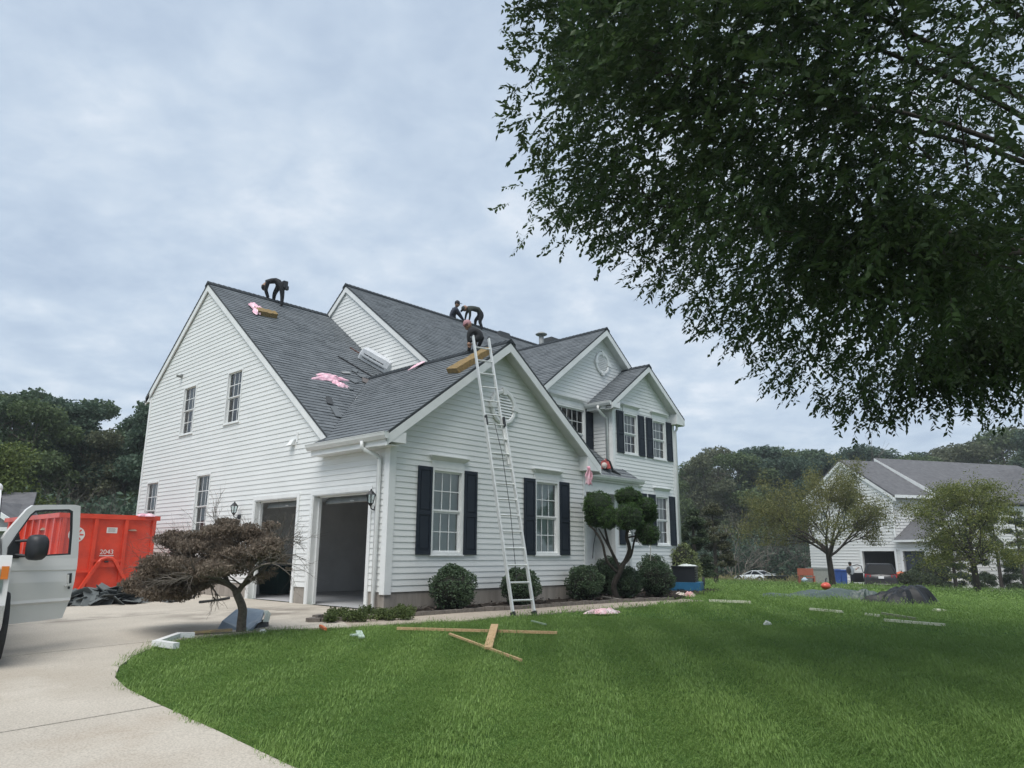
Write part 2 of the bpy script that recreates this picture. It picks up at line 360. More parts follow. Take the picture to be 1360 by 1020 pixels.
def mulch():
    b = MB(); rnd = random.Random(3)
    P = BED_OUT + BED_IN[::-1]
    for x0 in np.arange(-2, 15, .16):
        for y0 in np.arange(-3, 2.2, .16):
            q = clip_convex(P, [(x0, y0), (x0+.16, y0), (x0+.16, y0+.16), (x0, y0+.16)])
            if len(q) > 2 and abs(area2(q)) > 1e-5:
                if area2(q) < 0: q = q[::-1]
                b.add([(u_, w_, bedz(u_, w_)+.025*math.sin(u_*17.3+w_*3)*math.sin(w_*13.1+u_*5)) for u_, w_ in q], [tuple(range(len(q)))])
    b.build('mulch_bed', m_mulch, None, False, kind='structure')
    # loose chips
    c = MB()
    for _ in range(2600):
        x = rnd.uniform(-1.8, 13.5); y = rnd.uniform(-2.2, 1.4)
        if not in_poly(x, y, P): continue
        a = rnd.uniform(0, 3.14); l = rnd.uniform(.015, .05); w = l*.4; z = bedz(x, y)+rnd.uniform(.02, .05)
        dx, dy = math.cos(a)*l, math.sin(a)*l; ex, ey = -math.sin(a)*w, math.cos(a)*w; t = rnd.uniform(-.015, .015)
        c.add([(x-dx-ex, y-dy-ey, z-t), (x+dx-ex, y+dy-ey, z+t), (x+dx+ex, y+dy+ey, z+t+.006), (x-dx+ex, y-dy+ey, z-t+.006)], [(0, 1, 2, 3)])
    c.build('mulch_chips', mat('mulch_chip', (.03, .024, .02), (.09, .07, .055), island=1, rough=1), None, False, kind='stuff', label='loose dark bark mulch chips in the bed along the house front')
mulch()
# block edging of the bed
def edging():
    root = thing('garden_edging', 'low row of weathered grey paver blocks edging the mulch bed along the walk', 'edging', (*BED_OUT[0], gz(*BED_OUT[0])))
    ox, oy, oz = root.location
    m = mat('edging_block', (.13, .115, .10), (.20, .175, .15), scale=14, rough=.95, bump=.4)
    P = [V(*p) for p in ([(-1.15, -.02)]+BED_OUT)]; L_ = np.cumsum([0]+[np.linalg.norm(P[i+1]-P[i]) for i in range(len(P)-1)]); rnd = random.Random(8)
    t = 0.0
    while t < L_[-1]-.25:
        l = .21; a = [np.interp(t, L_, [p[c] for p in P]) for c in (0, 1)]; b_ = [np.interp(t+l, L_, [p[c] for p in P]) for c in (0, 1)]
        z = gz(*a); s = MB(); h = .085+rnd.uniform(-.012, .012); o = rnd.uniform(-.008, .008)
        d = V(b_[0]-a[0], b_[1]-a[1]); d /= np.linalg.norm(d); n = V(-d[1], d[0])*.05; c0 = V(*a)+n*o*5; c1 = V(*b_)+n*o*5
        bt = [c0-n, c1-n, c1+n, c0+n]; 
        s.box8([(p[0]-ox, p[1]-oy, z-.03-oz) for p in bt]+[((p[0]*.94+(c0+c1)[0]*.03)-ox, (p[1]*.94+(c0+c1)[1]*.03)-oy, z+h-oz+rnd.uniform(-.004, .004)) for p in bt])
        s.build('brick', m, root); t += l+.012
edging()
# ------------------------------------------------------------------ the house
house = thing('house', 'large white sided two story house under repair with grey shingle roofs and open garage bays', 'house')
class Wall:
    def __init__(s, O, S, N): s.O, s.S, s.N = V(*O), V(*S), V(*N)
    def p(s, a, z, n=0.0): return s.O+s.S*a+s.N*n+V(0, 0, z)
    def box(s, mb, a0, a1, z0, z1, n0, n1):
        return mb.box8([s.p(a0, z0, n0), s.p(a1, z0, n0), s.p(a1, z0, n1), s.p(a0, z0, n1), s.p(a0, z1, n0), s.p(a1, z1, n0), s.p(a1, z1, n1), s.p(a0, z1, n1)])
COURSE = .1085
BOARDS = []
def build_wall(w, name, poly, holes, z0=.33, parent=house, boards=True, thick=.1, s_clip=None, label=None, step=COURSE):
    """poly: convex outline (s, z); holes: (s0, s1, z0, z1)"""
    core = MB(); xs = [p[0] for p in poly]; zs = [p[1] for p in poly]
    for r in sub_rects((min(xs), max(xs), min(zs), max(zs)), holes):
        q = clip_convex([(r[0], r[2]), (r[1], r[2]), (r[1], r[3]), (r[0], r[3])], poly)
        if len(q) > 2: core.prism([w.p(a, z, -.001) for a, z in q], -w.N*thick)
    wall = core.build(name, M['trim'], parent, label=label)
    if boards:
        k = 0; z = z0
        while z < max(zs):
            for r in sub_rects((min(xs), max(xs), z, z+step), holes):
                b = MB()
                q = clip_convex([(r[0], r[2]), (r[1], r[2]), (r[1], r[3]), (r[0], r[3])], poly)
                if len(q) < 3 or abs(area2(q)) < 2e-4: continue
                if area2(q) < 0: q = q[::-1]
                off = lambda zz: .003+.012*max(0, min(1, 1-(zz-z)/step))**1.0
                n = len(q); F = [w.p(a, zz, off(zz)) for a, zz in q]; B = [w.p(a, zz, 0) for a, zz in q]
                b.add(F+B, [tuple(range(n))]+[((i+1) % n, i, n+i, n+(i+1) % n) for i in range(n)])
                BOARDS.append((abs(area2(q))/np.linalg.norm(np.mean(np.array(F), 0)-CAM)**2, wall, b))
            z += step
    return wall
def corner_post(w, a0, a1, z0, z1, name='corner_post', n=.03):
    b = MB(); w.box(b, a0, a1, z0, z1, -.02, n); return b.build(name, M['trim'], house)

def window(w, a0, a1, z0, z1, fill='curtain', header=True, shutters=(), cols=3, rows=2, frame=.055, split=True, drop=1.0, parent=house, cmat='curtain', sb=.035):
    c = MB(); o = .028
    w.box(c, a0, a0+frame, z0, z1, -.09, o); w.box(c, a1-frame, a1, z0, z1, -.09, o)
    w.box(c, a0+frame, a1-frame, z1-frame, z1, -.09, o-.002); w.box(c, a0+frame, a1-frame, z0, z0+frame*.8, -.09, o-.002)
    w.box(c, a0-.02, a1+.02, z0-.025, z0-.001, -.005, o+.018)
    # dark room behind
    r = MB(); ia0, ia1, iz0, iz1 = a0+frame, a1-frame, z0+frame*.8, z1-frame
    P = [w.p(ia0-.3, iz0-.3, -.9), w.p(ia1+.3, iz0-.3, -.9), w.p(ia1+.3, iz1+.3, -.9), w.p(ia0-.3, iz1+.3, -.9), w.p(ia0, iz0, -.08), w.p(ia1, iz0, -.08), w.p(ia1, iz1, -.08), w.p(ia0, iz1, -.08)]
    r.add(P, [(0, 1, 2, 3), (0, 4, 5, 1), (1, 5, 6, 2), (2, 6, 7, 3), (3, 7, 4, 0)])
    win = c.build('window', M['trim'], parent)
    r.build('room_recess', M['dark'], win)
    zm = (iz0+iz1)/2
    sashes = [(zm, iz1, -.02), (iz0, zm, -.045)] if split else [(iz0, iz1, -.02)]
    for (s0, s1, n) in sashes:
        q = MB(); w.box(q, ia0, ia0+sb, s0, s1, n-.03, n); w.box(q, ia1-sb, ia1, s0, s1, n-.03, n)
        w.box(q, ia0+sb, ia1-sb, s1-sb, s1, n-.03, n-.001); w.box(q, ia0+sb, ia1-sb, s0, s0+sb, n-.03, n-.001)
        q.build('sash', M['trim'], win)
        ga0, ga1, gz0, gz1 = ia0+sb, ia1-sb, s0+sb, s1-sb
        mu = MB(); t = .009
        for i in range(1, cols): x = ga0+(ga1-ga0)*i/cols; w.box(mu, x-t, x+t, gz0, gz1, n-.022, n-.012)
        for j in range(1, rows): z = gz0+(gz1-gz0)*j/rows; w.box(mu, ga0, ga1, z-t, z+t, n-.0215, n-.0125)
        mu.build('muntin', M['trim'], win)
        for i in range(cols):
            for j in range(rows):
                x0, x1 = ga0+(ga1-ga0)*i/cols, ga0+(ga1-ga0)*(i+1)/cols; y0, y1 = gz0+(gz1-gz0)*j/rows, gz0+(gz1-gz0)*(j+1)/rows
                g_ = MB(); g_.add([w.p(x0, y0, n-.017), w.p(x1, y0, n-.017), w.p(x1, y1, n-.017), w.p(x0, y1, n-.017)], [(0, 1, 2, 3) if np.cross(w.S, V(0, 0, 1))@w.N > 0 else (3, 2, 1, 0)])
                g_.build('pane', M['glass'], win)
    if fill == 'blind':
        b = MB(); z = iz0+.02
        while z < iz1: 
            b.add([w.p(ia0+.005, z, -.082), w.p(ia1-.005, z, -.082), w.p(ia1-.005, z+.034, -.094), w.p(ia0+.005, z+.034, -.094)], [(0, 1, 2, 3)]); z += .036
        b.build('blind', M['blind'], win)
    elif fill == 'curtain':
        b = MB(); zb = iz0+(iz1-iz0)*(1-drop)
        for (c0, c1) in ((ia0-.02, ia0+(ia1-ia0)*.46), (ia0+(ia1-ia0)*.54, ia1+.02)):
            b.grid(26, 1, lambda i, j: w.p(c0+(c1-c0)*i, zb+(iz1-zb)*j, -.16+.022*math.sin(i*34+c0*3)))
        b.build('curtain', M[cmat], win)
    if header:
        h = MB(); w.box(h, a0-.005, a1+.005, z1+.002, z1+.14, -.01, .03)
        A = [w.p(a0-.01, z1+.14, 0), w.p(a1+.01, z1+.14, 0), w.p(a1+.01, z1+.14, .035), w.p(a0-.01, z1+.14, .035)]
        B = [w.p(a0-.075, z1+.215, 0), w.p(a1+.075, z1+.215, 0), w.p(a1+.075, z1+.215, .10), w.p(a0-.075, z1+.215, .10)]
        h.box8(A+B); w.box(h, a0-.085, a1+.085, z1+.2155, z1+.235, 0, .11); h.build('window_header', M['trim'], parent)
    for (s0, s1) in shutters:
        s = MB(); f = .05; zc = z0+(z1-z0)*.47
        w.box(s, s0, s1, z0, z1, .02, .036); w.box(s, s0, s0+f, z0, z1, .036, .05); w.box(s, s1-f, s1, z0, z1, .036, .05)
        for q0, q1 in ((z0, z0+.09), (zc-.04, zc+.04), (z1-.07, z1)): w.box(s, s0+f, s1-f, q0, q1, .036, .05)
        sh = s.build('shutter', M['navy'], parent)
        for q0, q1 in ((z0+.09, zc-.04), (zc+.04, z1-.07)):
            pn = MB(); w.box(pn, s0+f+.022, s1-f-.022, q0+.025, q1-.025, .0362, .046); pn.build('shutter_panel', M['navy'], sh)
    return win

W_, X2 = 5.798, 3.8145
side = Wall((0, 0, 0), (0, 1, 0), (-1, 0, 0)); front = Wall((0, 0, 0), (1, 0, 0), (0, -1, 0))
# --- side wall (garage doors, four windows), a saltbox gable with the low wing part in front
RZ = lambda y: 8.31-.766*abs(8.546-y)
G1 = (.5574, 2.4735); G2 = (3.0788, 4.8831); GH = 2.134
holes_low = [(G1[0], G1[1], -1, GH), (G2[0], G2[1], -1, GH), (7.2702+.03, 8.0719-.03, 1.33, 2.90), (10.4935+.03, 11.3189-.03, 1.33, 2.90)]
wins_up = [(8.6639+.03, 9.4732-.03, 4.12, 5.41), (6.0488+.03, 6.8483-.03, 4.12, 5.41)]
side_poly = [(2.0, .329), (11.88, .329), (11.88, RZ(11.88)-.12), (8.546, 8.31-.09), (2.0, RZ(2.0)-.12)]
low_poly = [(0, .329), (2.0, .329), (2.0, 3.12), (0, 3.12)]
build_wall(side, 'side_wall', side_poly, holes_low+wins_up, label='tall side gable wall with garage doors and four windows')
build_wall(side, 'side_wall', low_poly, holes_low)
side_holes_note = None
fd = MB(); 
for a, b in ((.0, G1[0]), (G1[1], G2[0]), (G2[1], 11.88)): side.box(fd, a+.002, b-.002, -.35, .328, -.1, -.004+.0)
for a, b in ((0, W_),): front.box(fd, a, b, -.35, .328, -.1, -.003)
fd.build('foundation', M['conc'], house)
fw_poly = [(0, 0.329), (W_, .329), (W_, 3.16), (W_/2, 5.51-.17), (0, 3.16)]
F1 = (.9914, 1.8273); F2 = (3.9583, 4.7931); FZ = (.975, 2.6115)
build_wall(front, 'front_wall', fw_poly, [(F1[0]+.03, F1[1]-.03, FZ[0]+.03, FZ[1]-.03), (F2[0]+.03, F2[1]-.03, FZ[0]+.03, FZ[1]-.03)], label='front gable wall of the low garage wing')
window(front, *F1, *FZ, 'blind', shutters=((.6398, F1[0]-.004), (F1[1]+.004, 2.177)))
window(front, *F2, *FZ, 'blind', shutters=((3.5969, F2[0]-.004), (F2[1]+.004, 5.1442)))
window(side, 7.2702, 8.0719, 1.30, 2.93, 'curtain', header=False, cmat='greycurtain', frame=.04, sb=.022)
window(side, 10.4935, 11.3189, 1.30, 2.93, 'curtain', header=False, cmat='greycurtain', frame=.04, sb=.022)
window(side, 8.6639, 9.4732, 4.09, 5.44, 'curtain', header=False, drop=.5, cmat='greycurtain', frame=.04, sb=.022)
window(side, 6.0488, 6.8483, 4.09, 5.44, 'curtain', header=False, drop=.5, cmat='greycurtain', frame=.04, sb=.022)
# corner posts
corner_post(side, .0, .12, .29, 3.1); corner_post(front, -.032, .12, .29, 3.1); corner_post(front, W_-.1, W_, .30, 3.15)
corner_post(side, 11.78, 11.885, .33, 5.5)
rwing = Wall((W_, 2.9, 0), (0, -1, 0), (1, 0, 0)); build_wall(rwing, 'wing_side_wall', [(0, 0), (2.9, 0), (2.9, 3.15), (0, 3.15)], [], boards=False)
back = Wall((13.08, 11.88, 0), (-1, 0, 0), (0, 1, 0)); build_wall(back, 'back_wall', [(0, 0), (13.08, 0), (13.08, 5.4), (0, 5.4)], [], boards=False)

# --- main block
left2 = Wall((X2, 0, 0), (0, 1, 0), (-1, 0, 0))
MZ = lambda y: 9.0785-.767*abs(7.582-y)
build_wall(left2, 'upper_gable_wall', [(2.95, 4.3), (10.6, 5.9), (10.6, MZ(10.6)-.1), (7.582, 9.0785-.09), (2.95, MZ(2.95)-.1)], [], z0=4.2, label='upper left gable wall of the main block above the roofs')
YC, YB, XB, XR = 2.58, 1.8515, 9.5958, 13.0841
mainf = Wall((0, YC, 0), (1, 0, 0), (0, -1, 0)); CZ = lambda x: 8.04-.765*abs(x-10.1)
BW = (7.55, 9.208, 3.72, 5.30)
build_wall(mainf, 'main_front_wall', [(W_, .2), (XB+.3, .2), (XB+.3, 3.3), (W_, 3.3)], [])
build_wall(mainf, 'main_front_wall', [(6.9, 3.301), (XR, 3.301), (XR, CZ(XR)-.12), (10.1, 8.04-.1), (6.9, CZ(6.9)-.12)], [(BW[0]+.03, BW[1]-.03, BW[2]+.03, BW[3]-.03)], z0=.33+27*COURSE+.042, label='upper front gable wall above the porch')
hid = Wall((0, 2.9, 0), (1, 0, 0), (0, -1, 0)); build_wall(hid, 'hidden_front_wall', [(X2, 3.0), (6.9, 3.0), (6.9, 5.3), (X2, 5.3)], [], boards=False)
window(mainf, *BW[:2], *BW[2:], 'none', cols=6, shutters=((BW[1]+.004, 9.565),), frame=.06)
rightw = Wall((XR, 0, 0), (0, 1, 0), (1, 0, 0))
build_wall(rightw, 'right_end_wall', [(YB, 0), (11.88, 0), (11.88, 5.4), (7.582, 8.9), (YB, 5.1)], [], z0=.33, boards=False)
# --- bump out with its own gable
bump = Wall((0, YB, 0), (1, 0, 0), (0, -1, 0)); BZc = (XB+XR)/2; BZ = lambda x: 6.94-.713*abs(x-BZc)
B1, B2, BZZ = (10.1506, 10.9335), (11.7668, 12.5932), (3.98, 5.27)
L1, L2, LZZ = (10.15, 10.94), (11.7944, 12.5927), (1.276, 2.832)
hl = [(a+.03, b-.03, z0+.03, z1-.03) for (a, b), (z0, z1) in ((B1, BZZ), (B2, BZZ), (L1, LZZ), (L2, LZZ))]
build_wall(bump, 'bump_out_wall', [(XB, .329), (XR, .329), (XR, BZ(XR)-.12), (BZc, 6.94-.12), (XB, BZ(XB)-.12)], hl, z0=.33, label='two story bump out wall at the right end of the front')
window(bump, *B1, *BZZ, 'curtain', shutters=((9.7909, B1[0]-.004), (B1[1]+.004, 11.2873)), drop=.55)
window(bump, *B2, *BZZ, 'curtain', shutters=((11.4107, B2[0]-.004), (B2[1]+.004, 12.9572)), drop=1.)
window(bump, *L1, *LZZ, 'curtain', shutters=((9.79, L1[0]-.004), (L1[1]+.004, 11.287)))
window(bump, *L2, *LZZ, 'curtain', shutters=((11.4107, L2[0]-.004), (L2[1]+.004, 12.9572)))
bl = Wall((XB, YC, 0), (0, -1, 0), (-1, 0, 0)); build_wall(bl, 'bump_out_return_wall', [(0, -.3), (YC-YB, -.3), (YC-YB, 5.3), (0, 5.3)], [])
corner_post(bump, XB-.031, XB+.10, .3, 5.25); corner_post(bl, YC-YB-.1, YC-YB, .3, 5.25); corner_post(bump, XR-.1, XR+.03, -.1, 5.25); corner_post(mainf, W_+.002, W_+.08, .3, 3.0)
fb = MB(); bump.box(fb, XB, XR, -.6, .328, -.1, -.002); fb.build('foundation', M['conc'], house)

BOARDS.sort(key=lambda t: -t[0]); _rest = MB()
for i, (_, wl_, b) in enumerate(BOARDS):
    if i < 295: b.build('siding_board', M['siding'], wl_)
    else: _rest.add(b.v, b.f)
_rest.build('siding_courses', M['siding'], house, kind='stuff', label='further short white clapboard courses of the walls')

# ------------------------------------------------------------------ roofs
tab_parts = []; tab_rest = MB()
EXP = .145
def slope(polys, a, b, c, individual=False, thick=.05, deckpoly=None, seed=1, name='roof', parent=house):
    """plane z = a + b x + c y over the convex ground-plan polygons"""
    zf = lambda x, y: a+b*x+c*y
    N_ = V(-b, -c, 1); N_ /= np.linalg.norm(N_); T = V(b, c, b*b+c*c); T /= np.linalg.norm(T); S = np.cross(T, N_); O = V(0, 0, a)
    dk = MB(); rnd = random.Random(seed)
    for poly in polys:
        dk.prism([(x, y, zf(x, y)-.012) for x, y in poly], (0, 0, -thick))
    deck = dk.build(name, M['roofedge'], parent)
    for poly in polys:
        Q = [V(x, y, zf(x, y))-O for x, y in poly]; st = [(float(q@S), float(q@T)) for q in Q]
        if area2(st) < 0: st = st[::-1]
        s0, s1 = min(p[0] for p in st), max(p[0] for p in st); t0, t1 = min(p[1] for p in st), max(p[1] for p in st)
        r = math.floor(t0/EXP); 
        while r*EXP < t1:
            rr = random.Random(seed*1000+r); x = -40+rr.uniform(0, .9)
            while x < s1:
                w = rr.choice((.12, .17, .22, .30, .36)); 
                if x+w > s0:
                    q = clip_convex([(x+.002, r*EXP), (x+w-.002, r*EXP), (x+w-.002, (r+1)*EXP), (x+.002, (r+1)*EXP)], st)
                    if len(q) > 2 and area2(q) > 1e-4:
                        hi = .006+rr.choice((0, .0, .005)); n = len(q)
                        L_ = lambda s_, t_, h: O+S*s_+T*t_+N_*h
                        F = [L_(s_, t_, -.006+(hi+.006)*(1-(t_/EXP-r))) for s_, t_ in q]; B = [L_(s_, t_, -.012) for s_, t_ in q]
                        fs = [tuple(range(n))]+[((i+1) % n, i, n+i, n+(i+1) % n) for i in range(n)]
                        if individual: tab_parts.append((deck, F+B, fs))
                        else: tab_rest.add(F+B, fs)
                x += w
            r += 1
    return deck
# wing: left slope nearest to the camera
aw = 3.141+.748*.267
ysplit = 4.89
left_deck = slope([[(-.30, -.266), (2.9, -.266), (2.9, 4.89), (-.30, 1.79)]], aw, .748, 0, individual=True, seed=3)
ex = MB(); ex.prism([(-.30, 1.79, aw-.3*.748-.006), (-.06, 2.0, aw-.06*.748-.006), (-.30, 2.32, aw-.3*.748-.006)], (0, 0, -.04)); ex.build('roof', M['roofedge'], house)
slope([[(2.9, -.266), (6.095, -.266), (6.095, 2.95), (X2, 2.95), (2.9, 4.0)]], 5.51+.748*2.9, -.748, 0, seed=4)
slope([[(2.9, 4.0), (X2, 2.95), (X2, 4.0), (2.9, 4.89)]], 5.51+.748*2.9, -.748, 0, seed=4)
# tall side gable roof
ag = 8.31-.766*8.546
slope([[(-.075, 1.99), (2.9, 4.895), (2.9, 8.546), (-.075, 8.546)], [(2.9, 4.895), (X2-.002, 4.0), (X2-.002, 8.546), (2.9, 8.546)]], ag, 0, .766, seed=5)
slope([[(-.075, 8.546), (X2-.002, 8.546), (X2-.002, 12.15), (-.075, 12.15)]], 8.31+.766*8.546, 0, -.766, seed=6)
# main block
am = 9.0785-.767*7.582
slope([[(X2-.075, 2.75), (6.76, 2.90), (10.1, 6.22), (10.1, 7.582), (X2-.075, 7.582)], [(10.1, 6.22), (13.38, 2.90), (13.38, 7.582), (10.1, 7.582)]], am, 0, .767, seed=7)
slope([[(X2-.075, 7.582), (13.38, 7.582), (13.38, 12.15), (X2-.075, 12.15)]], 9.0785+.767*7.582, 0, -.767, seed=8)
# cross gable and bump gable
slope([[(6.76, 2.31), (10.1, 2.31), (10.1, 6.22), (6.76, 2.90)]], 8.04-.765*10.1, .765, 0, seed=9)
slope([[(10.1, 2.31), (13.44, 2.31), (13.44, 2.90), (10.1, 6.22)]], 8.04+.765*10.1, -.765, 0, seed=10)
slope([[(9.25, 1.585), (BZc, 1.585), (BZc, 2.56), (9.25, 2.56)]], 6.94-.713*BZc, .713, 0, seed=11)
slope([[(BZc, 1.585), (13.43, 1.585), (13.43, 2.56), (BZc, 2.56)]], 6.94+.713*BZc, -.713, 0, seed=12)
# porch, hipped at its right end
PE, PZ, PS = 1.42, 3.13, .86
slope([[(W_+.03, PE), (10.45, PE), (10.02, YB-.022), (W_+.03, YB-.022)], [(W_+.03, YB-.022), (9.56, YB-.022), (9.56, YC-.022), (W_+.03, YC-.022)]], PZ-PS*PE, 0, PS, seed=13, name='porch_roof')
slope([[(10.45, PE), (10.45, YB-.022), (10.02, YB-.022)]], PZ+PS*10.45, -PS, 0, seed=14, name='porch_roof')
# the 280 tabs that show largest are single shingles, all others one mesh
def _near(t): c = np.mean(np.array(t[1]), 0); return np.linalg.norm(c-CAM)
tab_parts.sort(key=_near)
for i, (dk_, vs, fs) in enumerate(tab_parts):
    if i < 285: b = MB(); b.add(vs, fs); b.build('shingle', M['shingle'], dk_)
    else: tab_rest.add(vs, fs)
tab_rest.build('shingle_courses', M['shingle'], house, kind='stuff', label='courses of slate grey architectural shingles on the roof slopes')

def ridge(a, b, s1, s2, lift=.02):
    """cap shingles along a ridge; s1, s2: ground directions of the two slopes with their fall"""
    a = V(*a); b = V(*b); L_ = np.linalg.norm(b-a); d = (b-a)/L_; m = MB(); n = int(L_/.15); w = .14
    for i in range(n):
        p0 = a+d*(L_*i/n); p1 = a+d*(L_*(i+1)/n+.01); l0, l1 = lift+.014, lift
        for s in (s1, s2):
            s = V(*s)*w
            m.add([p0+(0, 0, l0), p1+(0, 0, l1), p1+s+(0, 0, l1), p0+s+(0, 0, l0), p0+s+(0, 0, -.01), p1+s+(0, 0, -.01)], [(0, 1, 2, 3), (3, 2, 5, 4)])
        m.add([p0+(0, 0, l0), p0+V(*s1)*w+(0, 0, l0), p0+V(*s2)*w+(0, 0, l0), p0+(0, 0, -.05)], [(0, 1, 3), (0, 3, 2)])
    m.build('ridge_cap', M['cap'], house)
ridge((2.9, -.28, 5.51), (2.9, 4.85, 5.51), (-1, 0, -.748), (1, 0, -.748), .03)
ridge((-.09, 8.546, 8.31), (X2, 8.546, 8.31), (0, -1, -.766), (0, 1, -.766), .03)
ridge((X2-.09, 7.582, 9.0785), (13.38, 7.582, 9.0785), (0, -1, -.767), (0, 1, -.767), .04)
ridge((10.1, 2.30, 8.04), (10.1, 6.2, 8.04), (-1, 0, -.765), (1, 0, -.765), .03)
ridge((BZc, 1.57, 6.94), (BZc, 2.56, 6.94), (-1, 0, -.713), (1, 0, -.713), .02)
# ridge vent humps seen on the skyline
# trim boards along rakes
def rake(x0, y0, z0, x1, y1, z1, n, h=.175, t=.03, name='rake_board'):
    """board under the roof edge from p0 to p1, facing n"""
    p0, p1, n = V(x0, y0, z0), V(x1, y1, z1), V(*n); m = MB(); dz = V(0, 0, -.062); hh = V(0, 0, -h)
    m.box8([p0+dz+hh, p1+dz+hh, p1+dz+hh+n*t, p0+dz+hh+n*t, p0+dz, p1+dz, p1+dz+n*t, p0+dz+n*t]); return m.build(name, M['trim'], house)
def soffit(pts, t=.012, name='soffit'):
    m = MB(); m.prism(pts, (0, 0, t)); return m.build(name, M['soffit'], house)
# side gable: boards nearly flush with the siding
rake(-.03, 1.99, RZ(1.99), -.03, 8.546, 8.31, (-1, 0, 0), h=.19, t=.035); rake(-.03, 8.546, 8.31, -.03, 12.15, RZ(12.15), (-1, 0, 0), h=.19, t=.036)
ebx = MB(); ebx.box8([(-.066, 11.89, 5.37), (.1, 11.89, 5.37), (.1, 12.17, 5.37), (-.066, 12.17, 5.37), (-.066, 11.89, 5.66), (.1, 11.89, 5.66), (.1, 12.17, 5.46), (-.066, 12.17, 5.46)]); ebx.build('eave_return', M['trim'], house)
rake(X2-.03, 2.75, MZ(2.75), X2-.03, 7.582, 9.0785, (-1, 0, 0), h=.18, t=.035); rake(X2-.03, 7.582, 9.0785, X2-.03, 12.15, MZ(12.15), (-1, 0, 0), h=.18, t=.036)
# front gables with a boxed overhang
def front_gable(xa, xc, xb, za, zc, yr, yw, sl, returns=True, h=.19):
    rake(xa, yr, za, xc, yr, zc, (0, -1, 0), h=h, t=-.03); rake(xc, yr, zc, xb, yr, za, (0, -1, 0), h=h, t=-.031)
    k = .245
    for x0, x1, z0, z1 in ((xa, xc, za, zc), (xc, xb, zc, za)):
        m = MB(); m.box8([(x0, yr+.031, z0-k), (x1, yr+.031, z1-k), (x1, yw-.004, z1-k), (x0, yw-.004, z0-k), (x0, yr+.031, z0-k+.015), (x1, yr+.031, z1-k+.015), (x1, yw-.004, z1-k+.015), (x0, yw-.004, z0-k+.015)])
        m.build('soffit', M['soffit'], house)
front_gable(-.30, 2.9, 6.10, aw-.3*.748, 5.51, -.266, 0, .748)
front_gable(6.76, 10.1, 13.44, 8.04-.765*3.34, 8.04, 2.31, YC, .765)
front_gable(9.25, BZc, 13.43, 6.94-.713*2.09, 6.94, 1.585, YB, .713, h=.17)
def ret(x0, x1, y0, y1, z0, z1, zi, zo, side_):
    """boxed eave return: wedge whose top follows the rake"""
    m = MB(); m.box8([(x0, y0, z0), (x1, y0, z0), (x1, y1, z0), (x0, y1, z0), (x0, y0, z1), (x1, y0, zi), (x1, y1, zi), (x0, y1, z1)]); m.build('eave_return', M['trim'], house)
ret(-.30, .14, -.262, -.034, 2.945, 3.02, 3.15, 3.3, 0); ret(5.58, 6.10, -.262, .1, 2.93, 3.32, 3.0, 3, 0)
ret(9.27, 9.66, 1.59, YB-.035, 5.26, 5.30, 5.46, 0, 0); ret(12.92, 13.42, 1.59, YB-.004, 5.22, 5.56, 5.30, 0, 0)
# eaves: soffit, fascia, gutter
def gutter_y(x, y0, y1, z, inward, name='gutter'):
    pr = [(0, 0), (.0, .115), (-.115*inward, .115), (-.10*inward, .06), (-.055*inward, .0)]
    m = MB(); m.prism([(x+a, y0, z+b) for a, b in pr], (0, y1-y0, 0)); m.box(min(x, x-.118*inward)-.002, max(x, x-.118*inward)+.002, y0-.004, y1+.004, z+.115, z+.122); return m.build(name, M['trim'], house)
def gutter_x(y, x0, x1, z, name='gutter'):
    pr = [(0, 0), (0, .115), (-.115, .115), (-.10, .06), (-.055, 0)]
    m = MB(); m.prism([(x0, y+a, z+b) for a, b in pr], (x1-x0, 0, 0)); m.box(x0-.004, x1+.004, y-.12, y+.002, z+.115, z+.122); return m.build(name, M['trim'], house)
gutter_y(-.285, -.30, 2.30, 2.985, 1)
e = MB(); e.box(-.284, -.262, -.235, 2.24, 2.885, 3.05); e.box(-.2615, -.004, -.235, 2.24, 2.885, 2.897); e.build('eave_box', M['trim'], house)
gutter_y(9.235, 1.60, 2.54, 5.315, 1); e = MB(); e.box(9.24, 9.262, 1.83, 2.55, 5.235, 5.40); e.box(9.2625, XB-.02, 1.83, 2.55, 5.235, 5.248); e.build('eave_box', M['trim'], house)
gutter_x(PE-.01, W_+.10, 10.42, PZ-.11)
e = MB(); e.box(W_+.02, 10.30, PE+.0, PE+.022, PZ-.16, PZ-.03); e.box(W_+.02, 10.30, PE+.05, PE+.17, 2.66, PZ-.16); e.box(10.18, 10.30, PE+.17, YB-.02, 2.66, PZ-.16); e.build('porch_beam', M['trim'], house)
e = MB(); e.box(W_+.02, 10.17, PE+.171, YC-.03, 2.90, 2.915); e.build('porch_ceiling', pmat('porch_ceiling_tan', (.30, .27, .22)), house)
# porch floor and column
e = MB(); e.box(W_+.02, XB-.02, PE+.1, YC-.02, -.15, .14); e.build('porch_floor', M['conc'], house)
def downspout(pts, w=.075, d=.06):
    m = MB()
    for a, b in zip(pts[:-1], pts[1:]): m.beam(a, b, w, d, up=(0, 1, .01))
    return m.build('downspout', M['trim'], house)
def pipe(pts, r=.042):
    m = MB(); m.tube(pts, r, 8); return m.build('downspout', M['trim'], house, True)
pipe([(-.34, .42, 3.0), (-.34, .42, 2.90), (-.30, .40, 2.85), (-.09, .26, 2.74), (-.065, .235, 2.68), (-.065, .235, .08), (-.09, .235, .03), (-.24, .235, .015)])
pipe([(9.17, 2.05, 5.33), (9.17, 2.05, 5.22), (9.42, 2.02, 5.05), (9.52, 2.0, 5.0), (9.52, 2.0, 3.55)])
pipe([(13.16, 1.74, 5.25), (13.16, 1.74, 5.1), (13.14, 1.80, 5.0), (13.14, 1.80, .1)])
